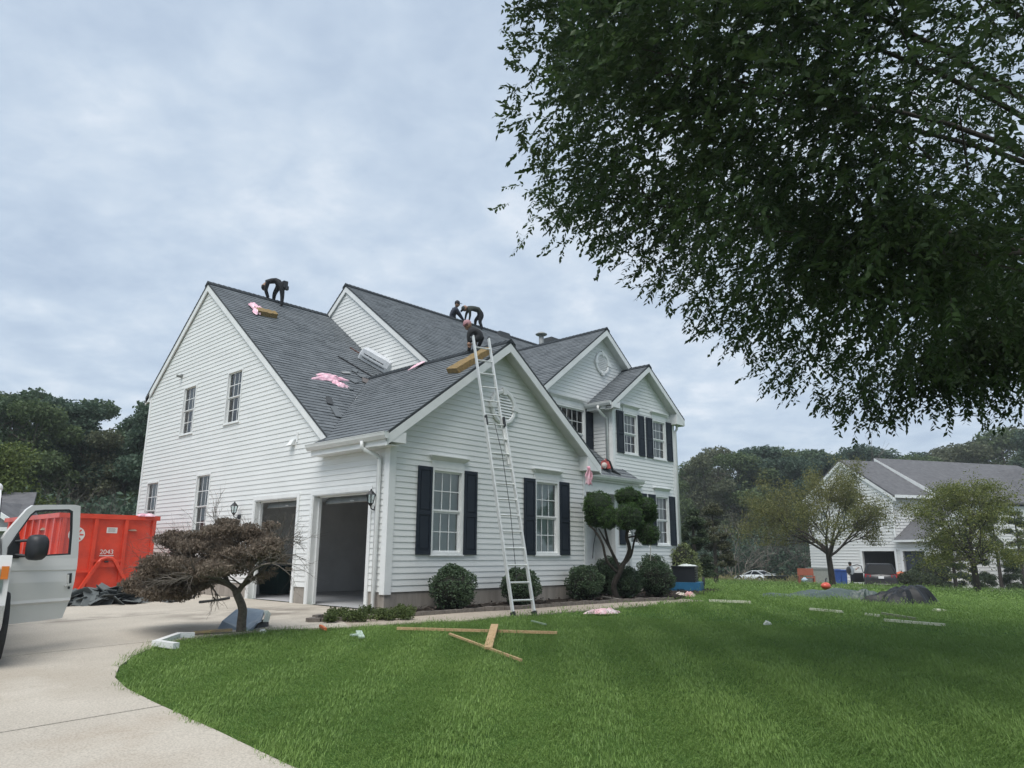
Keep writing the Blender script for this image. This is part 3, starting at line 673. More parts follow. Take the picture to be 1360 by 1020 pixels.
# round gable vents
def round_vent(w, a, z, r=.39):
    m = MB(); k = 40; vs = []
    for (rr, n) in ((r, .0), (r, .045), (r-.035, .06), (r-.085, .055), (r-.10, .03), (r-.10, .0)):
        for j in range(k): t = 2*math.pi*j/k; vs.append(w.p(a+rr*math.cos(t), z+rr*math.sin(t), n+.012))
    m.add(vs, [(i*k+j, i*k+(j+1) % k, (i+1)*k+(j+1) % k, (i+1)*k+j) for i in range(5) for j in range(k)])
    m.add([w.p(a+(r-.09)*math.cos(2*math.pi*j/k), z+(r-.09)*math.sin(2*math.pi*j/k), .006+.012) for j in range(k)], [tuple(range(k))])
    v = m.build('gable_vent', M['trim'], house)
    for q in range(4):
        t = math.pi/2*q; c, s = math.cos(t), math.sin(t); kb = MB(); P = []
        for n in (.02, .085):
            for (rr, sp) in ((r-.125, -.045), (r-.125, .045), (r+.03, .06), (r+.03, -.06)): P.append(w.p(a+rr*c-sp*s, z+rr*s+sp*c, n))
        kb.box8(P); kb.build('keystone', M['trim'], v)
    n = 9; R_ = r-.105
    for i in range(n):
        zz = -R_+2*R_*(i+.5)/n; hw = math.sqrt(max(.001, R_*R_-zz*zz))-.004; b = MB(); hh = R_/n
        b.box8([w.p(a-hw, z+zz-hh, .05), w.p(a+hw, z+zz-hh, .05), w.p(a+hw, z+zz-hh, .04), w.p(a-hw, z+zz-hh, .04), w.p(a-hw, z+zz+hh, .022), w.p(a+hw, z+zz+hh, .022), w.p(a+hw, z+zz+hh, .018), w.p(a-hw, z+zz+hh, .018)]); b.build('louver', M['trim'], v)
round_vent(front, 2.93, 4.07); round_vent(mainf, 10.13, 6.92, .37)
# garage door frames with stepped jambs and the raised doors
for (a0, a1) in (G1, G2):
    t = MB(); c_ = .085
    side.box(t, a0-c_, a0, .002, GH+c_, -.0, .032); side.box(t, a1, a1+c_, .002, GH+c_, -.0, .032); side.box(t, a0, a1, GH, GH+c_, 0, .0315)
    side.box(t, a0-.001, a0+.02, .002, GH, -.13, .02); side.box(t, a1-.02, a1+.001, .002, GH, -.13, .02); side.box(t, a0, a1, GH-.02, GH, -.13, .019)
    side.box(t, a0+.02, a0+.05, .002, GH-.02, -.16, -.10); side.box(t, a1-.05, a1-.02, .002, GH-.02, -.16, -.10); side.box(t, a0+.02, a1-.02, GH-.05, GH-.02, -.16, -.10)
    t.build('garage_door_frame', M['trim'], house)
    # the door rolled up under the ceiling; the bottom section hangs in the opening
    d = MB(); d.box8([(.26, a0+.03, GH-.155), (.30, a0+.03, GH-.165), (.30, a1-.03, GH-.165), (.26, a1-.03, GH-.155), (.36, a0+.03, GH+.02), (.40, a0+.03, GH+.01), (.40, a1-.03, GH+.01), (.36, a1-.03, GH+.02)])
    gd = d.build('garage_door', pmat('door_panel_grey', (.42, .45, .46)), house)
    q = MB(); q.box(.262, .285, (a0+a1)/2-.06, (a0+a1)/2+.06, GH-.142, GH-.122); q.build('door_handle', M['alu'], gd)
    for i in range(3):
        q = MB(); q.box(.42+i*.52, .92+i*.52, a0+.03, a1-.03, GH+.06, GH+.095); q.build('door_section', MATS['door_panel_grey'], gd)
# inside of the garage
gi = MB(); X1_ = 5.66; Y1_ = 6.2
m_in = mat('garage_drywall', (.78, .78, .77), (.66, .66, .65), scale=1.5, rough=.95)
gi.add([(.11, .11, .012), (X1_, .11, .012), (X1_, Y1_, .012), (.11, Y1_, .012)], [(0, 1, 2, 3)]); 
gi.build('garage_floor', mat('garage_floor_concrete', (.50, .505, .51), (.40, .405, .41), scale=1.2, rough=.55), house)
gw = MB(); gw.add([(X1_, .11, 0), (X1_, Y1_, 0), (X1_, Y1_, 2.75), (X1_, .11, 2.75), (.11, Y1_, 0), (.11, Y1_, 2.75), (.11, .11, 0), (.11, .11, 2.75)], [(0, 1, 2, 3), (1, 4, 5, 2), (0, 3, 7, 6), (3, 2, 5, 7)])
gw.build('garage_interior', m_in, house)
gt = MB()
for (a, b) in ((-.0, 0),): pass
gp = MB(); gp.box(2.0, 5.6, Y1_-.03, Y1_-.005, .95, 1.75); 
gp2 = MB(); gp2.box(X1_-.03, X1_-.004, .3, 5.8, .90, 1.55); gpo = gp2.build('pegboard', pmat('pegboard_brown', (.42, .25, .17)), house)
gr = MB(); gr.box(X1_-.045, X1_-.031, .3, 5.8, 1.56, 1.68); gr.build('wall_rail', pmat('rail_grey', (.85, .85, .83)), house)
gs = MB(); gs.box(X1_-.05, X1_-.004, 2.6, 2.72, 1.69, 2.7); gs.build('wall_stud', pmat('stud_grey', (.8, .78, .75)), house)

# lanterns
def lantern(y, z):
    m = MB(); x = -.17
    m.lathe([(.055, -.02), (.055, .02)], (-.035, y, z-.14), 12, 'x'); m.tube([(-.03, y, z-.14), (-.10, y, z-.17), (-.16, y, z-.14), (x, y, z-.06)], .012, 6)
    m.lathe([(.02, -.10), (.05, -.06), (.052, -.05)], (x, y, z), 6); m.lathe([(.10, .10), (.085, .115), (.05, .155), (.02, .175), (.012, .2), (.0, .21)], (x, y, z), 6)
    for j in range(6):
        t = math.pi/3*j; m.beam((x+.05*math.cos(t), y+.05*math.sin(t), z-.055), (x+.085*math.cos(t), y+.085*math.sin(t), z+.10), .01, .01)
    o = m.build('wall_lantern', M['black'], house)
    g_ = MB(); g_.lathe([(.046, -.05), (.078, .098)], (x, y, z), 6); g_.build('lantern_glass', M['glass'], o)
    g_ = MB(); g_.lathe([(.012, -.05), (.014, .03), (.004, .05)], (x, y, z), 8); g_.build('lantern_bulb', M['blind'], o)
lantern(.30, 1.93); lantern(5.55, 1.93)
# small wall fixtures
m = MB(); m.box8([(-.02, 3.35, 3.25), (-.02, 3.50, 3.25), (-.13, 3.52, 3.24), (-.13, 3.33, 3.24), (-.02, 3.35, 3.38), (-.02, 3.50, 3.38), (-.05, 3.5, 3.37), (-.05, 3.35, 3.37)]); m.box(-.03, -.006, 3.24, 3.30, 3.3, 3.52); m.build('exhaust_vent', M['trim'], house)
cm = on(240, 500, 'x', -.05); m = MB(); m.box(-.05, -.02, cm[1]-.05, cm[1]+.05, cm[2]-.02, cm[2]+.06); m.lathe([(.035, 0), (.04, .12), (.03, .13)], (-.16, cm[1], cm[2]), 10, 'x'); m.build('security_light', pmat('fixture_grey', (.2, .21, .2)), house)
# stack vents on the roof
p_ = on(719, 452, 'y', 7.45); m = MB(); xx = float(p_[0]); m.lathe([(.10, -.55), (.10, .22)], (xx, 7.45, float(p_[2])), 12); m.lathe([(.22, .22), (.24, .25), (.10, .33), (.0, .34)], (xx, 7.45, float(p_[2])), 14); m.build('flue_pipe', pmat('galvanised', (.36, .37, .37), metal=.5), house, True)
for (u, v, h) in ((733, 452.5, .16), (665.5, 443, .03)):
    p_ = on(u, v, 'y', 7.50); m = MB(); x, z = float(p_[0]), float(p_[2]); m.box8([(x-.34, 7.2, z-.35), (x+.34, 7.2, z-.35), (x+.34, 7.8, z-.35), (x-.34, 7.8, z-.35), (x-.26, 7.3, z+h*.5), (x+.26, 7.3, z+h*.5), (x+.26, 7.7, z+h*.5), (x-.26, 7.7, z+h*.5)]); m.build('box_vent', M['roofedge'], house)
# porch post, cable on the wall
# ------------------------------------------------------------------ vegetation
def leaf_mesh(name, C, size, m, seed, asp=.45, droop=0.0, fold=.25, sz=(.7, 1.3), nrm=None, nb=.0):
    """many single leaves (each two triangles folded on the midrib) at the points C"""
    r = np.random.default_rng(seed); n = len(C); d = r.normal(size=(n, 3)); d[:, 2] -= droop
    if nrm is not None: d += nrm*nb
    d /= np.linalg.norm(d, axis=1)[:, None]; q = r.normal(size=(n, 3)); s = np.cross(d, q); s /= np.linalg.norm(s, axis=1)[:, None]; k = np.cross(s, d)
    L = (size*r.uniform(*sz, size=n))[:, None]; W = L*asp
    P = np.stack([C-d*L*.5, C+s*W*.5+k*W*fold*.5, C+d*L*.5, C-s*W*.5+k*W*fold*.5], 1).reshape(-1, 3)
    i = np.arange(n)*4; F = np.stack([i, i+1, i+2, i, i+2, i+3], 1).reshape(-1, 3)
    me = bpy.data.meshes.new(name); me.vertices.add(len(P)); me.vertices.foreach_set('co', P.astype(np.float32).ravel())
    me.loops.add(F.size); me.polygons.add(len(F)); me.loops.foreach_set('vertex_index', F.astype(np.int32).ravel())
    me.polygons.foreach_set('loop_start', np.arange(0, F.size, 3, dtype=np.int32)); me.update(calc_edges=True); me.materials.append(m)
    return me
def blob_pts(blobs, n, seed, shell=.35, squash=1.0):
    """points in the union of ellipsoids (cx, cy, cz, rx, ry, rz), denser towards their skins"""
    r = np.random.default_rng(seed); B = np.array(blobs, float); w = (B[:, 3]*B[:, 4]*B[:, 5])**(2/3); w /= w.sum()
    k = r.choice(len(B), n, p=w); d = r.normal(size=(n, 3)); d /= np.linalg.norm(d, axis=1)[:, None]
    rad = 1-shell*r.random(n)**1.3; rad *= 1+.10*np.sin(d[:, 0]*7+k*2.1)*np.cos(d[:, 1]*6+k)+.06*np.sin(d[:, 2]*15+k)
    return B[k, :3]+d*rad[:, None]*B[k, 3:6], d
def leaf_mat(name, c1, c2, trans=.25, rough=.6):
    return mat(name, c1, c2, scale=.8, rough=rough, island=.6, trans=trans, spec=.25)
m_bark = mat('bark', (.075, .062, .05), (.13, .11, .09), scale=18, rough=.95, bump=.6, stretch=(1, 1, .25))
m_barkd = mat('bark_dark', (.035, .03, .026), (.065, .055, .045), scale=18, rough=.95, bump=.5, stretch=(1, 1, .25))
m_barkl = mat('bark_pale', (.16, .14, .12), (.24, .21, .18), scale=10, rough=.95)
def limbs(mb, p, d, L, r, depth, rnd, spread=.6, up=.15, k=6, nseg=4, split=(2, 3), shrink=.68, tips=None):
    p = V(*p); d = V(*d); pts = [p]; rad = [r]; q = p.copy(); dd = d/np.linalg.norm(d)
    for i in range(nseg):
        dd = dd+V(rnd.gauss(0, .12), rnd.gauss(0, .12), rnd.gauss(0, .08)+up*.25); dd /= np.linalg.norm(dd); q = q+dd*L/nseg; pts.append(q); rad.append(r*(1-.38*(i+1)/nseg))
    mb.tube(pts, rad, k, cap=False)
    if tips is not None: tips.append(q)
    if depth > 0:
        for _ in range(rnd.randint(*split)):
            a = V(rnd.gauss(0, 1), rnd.gauss(0, 1), rnd.gauss(0, .6)); a -= dd*(a@dd); a /= np.linalg.norm(a)+1e-9
            nd = dd+a*spread*rnd.uniform(.6, 1.3); nd[2] += up; j = rnd.randint(nseg-2, nseg)
            limbs(mb, pts[j], nd, L*shrink*rnd.uniform(.8, 1.15), rad[j]*.72, depth-1, rnd, spread, up, max(4, k-1), max(3, nseg-1), split, shrink, tips)

# ---- forest tree meshes, each shared by several trees
GREENS = [((.045, .080, .045), (.115, .170, .090)), ((.042, .076, .052), (.098, .148, .096)), ((.060, .095, .042), (.140, .190, .080)), ((.075, .090, .052), (.150, .165, .095))]
def forest_crown(seed, H=12.0, R=3.6, n=17000, mi=0, conic=False, leaf=.22):
    rnd = random.Random(seed); bl = []
    for i in range(26):
        t = rnd.random(); z = H*(.16+.80*t); prof = (1-t)*1.0+.15 if conic else math.sin(math.pi*min(.97, .20+.72*t))**.7
        a = rnd.uniform(0, 6.28); rr = R*prof*rnd.uniform(.35, .80); s = R*rnd.uniform(.24, .40)*(1-.25*t)
        bl.append((rr*math.cos(a), rr*math.sin(a), z, s, s, s*.75))
    bl.append((0, 0, H*.55, R*.5, R*.5, H*.28)); bl.append((0, 0, H*.93, R*.28, R*.28, H*.08))
    C, d = blob_pts(bl, n, seed, .55)
    return leaf_mesh('crown', C, leaf, leaf_mat('forest_leaf_%d' % mi, *GREENS[mi], .35), seed, asp=.6, sz=(.6, 1.5))
def forest_trunk(seed, H=12.0, r=.18):
    rnd = random.Random(seed); b = MB(); b.tube([(0, 0, -.5), (.1, .05, H*.3), (-.1, .1, H*.6), (0, 0, H*.88)], [r, r*.8, r*.5, r*.15], 7)
    for i in range(9):
        z = H*rnd.uniform(.22, .8); a = rnd.uniform(0, 6.28); l = rnd.uniform(1.2, 2.6); b.tube([(0, 0, z), (l*.5*math.cos(a), l*.5*math.sin(a), z+.3), (l*math.cos(a), l*math.sin(a), z+.9)], [r*.35, r*.22, .02], 5, False)
    return b.mesh('trunk', m_bark)
FC = [forest_crown(11+i, mi=(0, 1, 2, 0, 1, 3)[i]) for i in range(6)]; FT = [forest_trunk(31+i) for i in range(3)]
def forest_tree(P, h, ci, label, group, rz, wide=1.0, name='forest_tree'):
    t = thing(name, label, 'tree', P, rz, group); t.scale = (h/12.8*wide, h/12.8*wide, h/12.8)
    link('crown', FC[ci], t); link('trunk', FT[ci % 3], t); return t
KIND = ['dark green rounded', 'deep bluish green', 'yellowish green', 'dark green bushy', 'dense blue green', 'olive brown']
rf = random.Random(77)
def wood(u0, u1, n, d0, d1, top, group, where, wide=1.0):
    for i in range(n):
        t = (i+.5)/n; u = u0+(u1-u0)*t+rf.uniform(-10, 10); dep = rf.uniform(d0, d1); P = pt(u, 700, dep); x, y = P[0], P[1]; z = gz(x, y)-.1
        vt = top(u)+rf.uniform(-7, 12); q = pt(u, vt, dep); h = max(4.0, q[2]-z)
        ci = rf.choice([0, 1, 3, 4, 0, 1, 2, 5]) if rf.random() < .75 else rf.choice([2, 5])
        forest_tree((x, y, z), h, ci, '%s tree %s' % (KIND[ci], where(u)), group, rf.uniform(0, 6.28), wide*rf.uniform(.9, 1.2))
topL = lambda u: np.interp(u, [-60, 0, 60, 105, 130, 150, 175, 200, 260], [490, 500, 500, 512, 545, 528, 535, 498, 520])
topR = lambda u: np.interp(u, [860, 905, 930, 960, 1010, 1080, 1180, 1240, 1290, 1330, 1400, 1500], [640, 608, 582, 578, 576, 577, 584, 586, 570, 556, 548, 540])
ordn = ['first', 'second', 'third', 'fourth', 'fifth', 'sixth', 'seventh', 'eighth', 'ninth', 'tenth', 'eleventh', 'twelfth', 'thirteenth', 'fourteenth', 'fifteenth', 'sixteenth']
_ctr = {}
def whereL(row):
    def f(u):
        k = ('L', row); _ctr[k] = _ctr.get(k, -1)+1; return '%s from left in %s of wood behind dumpster' % (ordn[_ctr[k]], row)
    return f
def whereR(row):
    def f(u):
        k = ('R', row); _ctr[k] = _ctr.get(k, -1)+1; return '%s from left in %s of right wood' % (ordn[_ctr[k]], row)
    return f
wood(-70, 250, 9, 34, 38, topL, 'trees of the wood on the left', whereL('front row'))
wood(-80, 240, 8, 42, 48, lambda u: topL(u)+4, 'trees of the wood on the left', whereL('back row'))
wood(900, 1480, 15, 78, 86, topR, 'trees of the wood on the right', whereR('front row'), 1.15)
wood(890, 1500, 15, 92, 104, lambda u: topR(u)+3, 'trees of the wood on the right', whereR('back row'), 1.15)
wood(885, 1085, 5, 73, 77, lambda u: topR(u)+12, 'trees of the wood on the right', whereR('middle'), 1.05)
# low growth at the foot of the woods: one mass nobody could count
def undergrowth(u0, u1, d, h, label, n, mi, seed):
    rnd = random.Random(seed); bl = []
    for i in range(60):
        u = u0+(u1-u0)*i/59; P = pt(u, 700, d+rnd.uniform(-2, 5)); s = h*rnd.uniform(.45, .8)
        z = gz(P[0], P[1]); bl.append((P[0], P[1], z+s*.5, s*1.25, s*1.25, s)); bl.append((P[0]+rnd.uniform(-1, 1), P[1]+rnd.uniform(-1, 1), z+s*1.3, s*.8, s*.8, s*.8))
    C, dd = blob_pts(bl, n, seed, .5); 
    link('undergrowth', leaf_mesh('undergrowth', C, .26, leaf_mat('under_leaf_%d' % mi, *GREENS[mi]), seed, asp=.6), None, kind='stuff', label=label)
undergrowth(-80, 240, 31, 2.2, 'tangled low growth along the foot of the left wood', 26000, 1, 5)
undergrowth(895, 1100, 71, 3.2, 'dense dark shrubs along the foot of the right wood', 26000, 1, 6)
undergrowth(1090, 1480, 74, 3.4, 'dark shrubs behind the neighbouring house', 20000, 0, 7)
# bare twiggy shrubs in front of the woods
def bare_mesh(seed, H, m):
    rnd = random.Random(seed); b = MB()
    for i in range(6): limbs(b, (rnd.uniform(-.3, .3), rnd.uniform(-.3, .3), -.1), (rnd.gauss(0, .4), rnd.gauss(0, .4), 1), H*.34, .035, 4, rnd, .65, .06, 4, 3, (2, 3), .78)
    return b.mesh('branches', m)
BM = [bare_mesh(71, 4.2, m_barkl), bare_mesh(72, 4.2, mat('bark_grey', (.10, .09, .08), (.17, .15, .13), scale=9, rough=.95))]
for i, (u, d, h) in enumerate(((45, 29.5, 4.3), (85, 30, 5.0), (128, 29.5, 4.0), (168, 30, 4.6))):
    P = pt(u, 700, d); t = thing('bare_shrub', '%s of the bare greyish twiggy shrubs behind the red dumpster, counted from the left' % ordn[i], 'shrub', (P[0], P[1], gz(P[0], P[1])), i*1.3, 'bare shrubs before the left wood'); t.scale = (h/4.2,)*3; link('branches', BM[1], t)
for i, (u, d, h, k) in enumerate(((972, 68, 7.4, 0), (1006, 69, 6.9, 0), (1040, 69, 7.2, 1), (1068, 68, 6.3, 1))):
    P = pt(u, 700, d); t = thing('bare_shrub', '%s of the leafless pale shrubs behind the white car, counted from the left' % ordn[i], 'shrub', (P[0], P[1], gz(P[0], P[1])), i*1.7, 'bare shrubs behind the white car'); t.scale = (h/4.2,)*3; link('branches', BM[k], t)
P = pt(1140, 700, 76); q = thing('dead_tree', 'pale dead tree rising in the wood behind the neighbouring house', 'tree', (P[0], P[1], gz(P[0], P[1]))); b = MB(); limbs(b, (0, 0, -.3), (.05, 0, 1), 6.5, .2, 4, random.Random(4), .5, .15, 6, 4); b.build('trunk', m_barkl, q)

# ---- yellow green tree at the far left
def leafy_tree(name, label, cat, P, blobs, n, lm, leaf, trunk, seed, asp=.5, bark=m_bark, group=None, shell=.6, smooth=True, **k):
    t = thing(name, label, cat, P, 0, group); C, d = blob_pts(blobs, n, seed, shell)
    link('crown', leaf_mesh('crown', C, leaf, lm, seed, asp=asp, **k), t)
    b = MB(); trunk(b); b.build('trunk', bark, t, smooth); return t
rr = random.Random(12)
P = pt(8, 700, 27); z0 = gz(P[0], P[1])
bl = [(rr.uniform(-1.6, 1.2), rr.uniform(-1, 1), rr.uniform(1.2, 4.9), rr.uniform(.5, .9), rr.uniform(.5, .9), rr.uniform(.4, .8)) for _ in range(24)]+[(-.4, 0, 3.0, 1.3, 1.2, 1.8)]
leafy_tree('small_tree', 'yellow green leafy tree above the neighbour roof at the far left', 'tree', (P[0], P[1], z0), bl, 16000, leaf_mat('leaf_yellow_green', (.07, .11, .025), (.14, .17, .045)), .14, lambda b: limbs(b, (0, 0, -.2), (0, 0, 1), 1.8, .12, 3, random.Random(3)), 5)

# ---- shrubs by the house
def shrub(u, v, w, h, label, c1=(.036, .066, .034), c2=(.095, .140, .075), n=9000, leaf=.038, cat='shrub', name='round_shrub', seed=1, group='clipped round shrubs in the bed', mname='shrub_leaf', up=.0, P=None, asp=.6):
    if P is None: P, dep = at(u, v)
    x, y = P[0], P[1]; z = gz(x, y)+up; rnd = random.Random(seed); t = thing(name, label, cat, (x, y, z), 0, group)
    bl = [(0, 0, h*.5, w*.47, w*.47, h*.47)]
    for i in range(26):
        a = rnd.uniform(0, 6.28); e_ = rnd.uniform(-.6, 1.3); s = w*rnd.uniform(.10, .17)
        bl.append((w*.40*math.cos(a)*math.cos(e_), w*.40*math.sin(a)*math.cos(e_), h*.5+h*.40*math.sin(e_), s, s, s))
    C, d = blob_pts(bl, n, seed, .22); k = C[:, 2] > .0; C = C[k]; d = d[k]
    link('foliage', leaf_mesh('foliage', C, leaf, leaf_mat(mname, c1, c2, .12, .5), seed, asp=asp, nrm=d, nb=.8), t)
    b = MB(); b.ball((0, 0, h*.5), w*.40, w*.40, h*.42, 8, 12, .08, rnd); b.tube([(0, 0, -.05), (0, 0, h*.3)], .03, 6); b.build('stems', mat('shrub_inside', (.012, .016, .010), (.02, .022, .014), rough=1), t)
    return t
shrub(600, 812, .92, .80, 'round dark green shrub below the left shuttered window of the garage wing', seed=1)
shrub(691, 806, .78, .72, 'round dark green shrub directly behind the foot of the ladder', seed=2)
shrub(777, 799, .86, .76, 'round dark green shrub at the right corner of the front gable wall', seed=3)
shrub(829, 796, .84, .72, 'round dark shrub right of the topiary trunk, nearest the walk', seed=4)
shrub(873, 795, .90, .85, 'round dark shrub nearest the variegated bush at the walk end', seed=5)
shrub(868, 786, .98, 1.05, 'taller round shrub under the lower bump out windows', seed=6, P=on(868, 775, 'y', .55))
shrub(812, 790, .9, .95, 'dark shrub half hidden behind the topiary trunk', seed=7, P=on(808, 775, 'y', .2))
shrub(900, 780, 1.45, 1.5, 'large cream and green variegated bush at the right corner of the house', (.06, .085, .03), (.26, .30, .13), n=8000, leaf=.07, seed=8, name='variegated_bush', cat='bush', group=None, mname='variegated_leaf', P=pt(902, 776, 23.2))
def ground_plants():
    rnd = random.Random(4); bl = []
    for i in range(70):
        t = rnd.random(); u = 436+t*110; Pq = on(u, 817-t*3+rnd.uniform(-4, 3), 'z', .05); h = rnd.uniform(.05, .10)
        bl.append((Pq[0], Pq[1], bedz(Pq[0], Pq[1])+h*.7, .10, .10, h))
    C, d = blob_pts(bl, 9000, 9, .6)
    link('ground_cover', leaf_mesh('ground_cover', C, .035, leaf_mat('ground_cover_leaf', (.045, .075, .02), (.12, .15, .05)), 9, asp=.6), None, kind='stuff', label='low yellow green ground cover at the garage corner of the bed')
ground_plants()

# ---- cloud pruned topiary
P, dep = at(822, 797); tz = gz(P[0], P[1]); TO = V(P[0], P[1], tz); dep = float((TO-CAM)@_f)
def rel(u, v, dd=0.0): return pt(u, v, dep+dd)-TO
def px2m(p, dd=0.0): return p*(dep+dd)/FPX
tp = thing('topiary_tree', 'cloud pruned topiary with dark green pompoms on several bare crooked stems', 'topiary', TO)
m_top = leaf_mat('topiary_needle', (.024, .060, .016), (.075, .140, .036), .1, .6)
st = MB()
def sweep(mb, pts, r0, r1, k=7):
    pts = [V(*p) for p in pts]; out_ = []
    for i in range(len(pts)-1):
        p0 = pts[max(i-1, 0)]; p1 = pts[i]; p2 = pts[i+1]; p3 = pts[min(i+2, len(pts)-1)]
        for s in range(5):
            t = s/5; out_.append(.5*((2*p1)+(p2-p0)*t+(2*p0-5*p1+4*p2-p3)*t*t+(3*p1-p0-3*p2+p3)*t**3))
    out_.append(pts[-1]); n = len(out_); mb.tube(out_, [r0+(r1-r0)*i/(n-1) for i in range(n)], k)
sweep(st, [rel(822, 800), rel(815, 780), rel(822, 762), rel(829, 747)], .075, .055)
sweep(st, [rel(829, 748), rel(836, 730), rel(832, 712), rel(836, 700)], .05, .035)
sweep(st, [rel(824, 756), rel(815, 738, .05), rel(808, 722, .1), rel(803, 700, .1)], .042, .025)
sweep(st, [rel(820, 760), rel(806, 745, -.1), rel(800, 722, -.1), rel(790, 705), rel(782, 698)], .036, .018)
sweep(st, [rel(815, 738), rel(803, 716), rel(795, 702)], .028, .015)
sweep(st, [rel(833, 714), rel(845, 712), rel(856, 714)], .022, .014)
sweep(st, [rel(829, 750), rel(838, 738, .2), rel(842, 720, .2), rel(848, 700, .2)], .03, .02)
st.build('trunk', m_barkd, tp, True)
for i, (u, v, rx, ry, dd) in enumerate(((793, 672, 20, 19, .15), (790, 688, 14, 12, .2), (808, 688, 14, 15, -.1), (834, 659, 17, 11, .2), (841, 662, 10, 9, .3), (834, 687, 20, 18, -.2), (856, 674, 16, 13, .1), (862, 684, 11, 11, .15), (860, 709, 16, 15, -.05))):
    c = rel(u, v, dd); R_, Z_ = px2m(rx*1.1), px2m(ry*1.1)
    rnd = random.Random(i); bl = [(*c, R_*.93, R_*.93, Z_*.93)]
    for _ in range(9):
        a, e_ = rnd.uniform(0, 6.28), rnd.uniform(-1, 1.3); s = R_*.3; bl.append((c[0]+R_*.72*math.cos(a)*math.cos(e_), c[1]+R_*.72*math.sin(a)*math.cos(e_), c[2]+Z_*.72*math.sin(e_), s, s, s))
    C, d = blob_pts(bl, 5200, 40+i, .2)
    po = link('pompom', leaf_mesh('pompom', C, .05, m_top, i, asp=.22, nrm=d, nb=1.6), tp)
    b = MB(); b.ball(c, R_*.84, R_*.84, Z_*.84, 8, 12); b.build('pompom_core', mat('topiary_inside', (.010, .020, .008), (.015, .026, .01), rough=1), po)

# ---- Japanese maple on the lawn edge
P, dep = at(320, 841); TO = V(P[0], P[1], gz(P[0], P[1])); dep = float((TO-CAM)@_f)
mp_ = thing('japanese_maple', 'small drooping Japanese maple with brownish purple leaves beside the driveway', 'tree', TO)
st = MB(); rnd = random.Random(21); tips = []
sweep(st, [rel(320, 843), rel(321, 826), rel(322, 808), rel(315, 790), rel(313, 783)], .070, .048, 9)
main = [([rel(314, 786), rel(306, 778), rel(292, 773), rel(276, 771), rel(262, 766)], .045), ([rel(315, 788), rel(322, 778), rel(333, 768), rel(333, 752), rel(330, 735)], .042),
        ([rel(306, 778), rel(297, 764, .2), rel(290, 748, .3), rel(283, 730, .4)], .03), ([rel(330, 772), rel(345, 762, -.1), rel(356, 750, -.1), rel(372, 738, -.1)], .028),
        ([rel(276, 771), rel(255, 757, -.2), rel(232, 750, -.3), rel(205, 752, -.3)], .026), ([rel(292, 773), rel(272, 752, .4), rel(250, 735, .5), rel(225, 728, .5)], .024), ([rel(333, 752), rel(320, 730), rel(305, 715), rel(290, 705)], .022), ([rel(333, 755), rel(350, 735), rel(366, 722), rel(380, 718)], .022),
        ([rel(320, 780), rel(330, 765, -.5), rel(345, 752, -.8), rel(360, 748, -.9)], .022), ([rel(310, 780), rel(290, 768, -.5), rel(262, 765, -.8), rel(235, 770, -.9)], .024)]
for pts, r0 in main:
    sweep(st, pts, r0, r0*.45, 6)
    for q in range(9):
        i = rnd.randint(1, len(pts)-1); p0 = pts[i]; d0 = pts[i]-pts[i-1]; d0 = d0/np.linalg.norm(d0)+V(rnd.gauss(0, .6), rnd.gauss(0, .6), rnd.gauss(.15, .35)); limbs(st, p0, d0, rnd.uniform(.18, .34), r0*.3, 3, rnd, .6, -.02, 4, 3, (2, 3), .75, tips)
st.build('trunk', mat('maple_bark', (.10, .085, .07), (.17, .15, .125), scale=25, rough=.95, bump=.3), mp_, True)
bl = []
for (u, v, rx, ry, dd) in ((205, 765, 42, 22, 0), (228, 748, 45, 26, -.3), (250, 762, 48, 26, .2), (215, 785, 38, 14, -.2), (262, 735, 45, 24, .3), (300, 715, 48, 22, .3), (310, 738, 52, 24, 0), (245, 718, 38, 14, .4), (345, 706, 34, 16, .2), (285, 757, 45, 20, -.5), (180, 778, 22, 14, .1), (335, 722, 38, 20, -.4), (232, 785, 50, 12, .3), (298, 700, 30, 12, .1)):
    for _ in range(7):
        c = rel(u+rnd.uniform(-.62, .62)*rx, v+rnd.uniform(-.6, .6)*ry, dd+rnd.uniform(-.45, .45)); s = px2m(rx)*rnd.uniform(.26, .42); bl.append((*c, s*1.3, s*1.3, s*.62))
C, d = blob_pts(bl, 76000, 8, .85)
link('crown', leaf_mesh('crown', C, .046, leaf_mat('maple_leaf', (.118, .088, .064), (.28, .232, .178), .35, .6), 8, asp=.38, droop=1.0), mp_)
bl = []
for (u, v, rx, ry, dd) in ((362, 735, 26, 22, 0), (372, 750, 20, 24, -.2), (345, 765, 26, 16, 0), (365, 720, 24, 12, .2)):
    for _ in range(7): c = rel(u+rnd.uniform(-.6, .6)*rx, v+rnd.uniform(-.6, .6)*ry, dd+rnd.uniform(-.3, .3)); s = px2m(rx)*.34; bl.append((*c, s, s, s*.5))
C, d = blob_pts(bl, 3600, 9, .9)
link('sparse_crown', leaf_mesh('sparse_crown', C, .032, MATS['maple_leaf'], 9, asp=.3, droop=1.0), mp_, label='thin half bare right side of the crown')

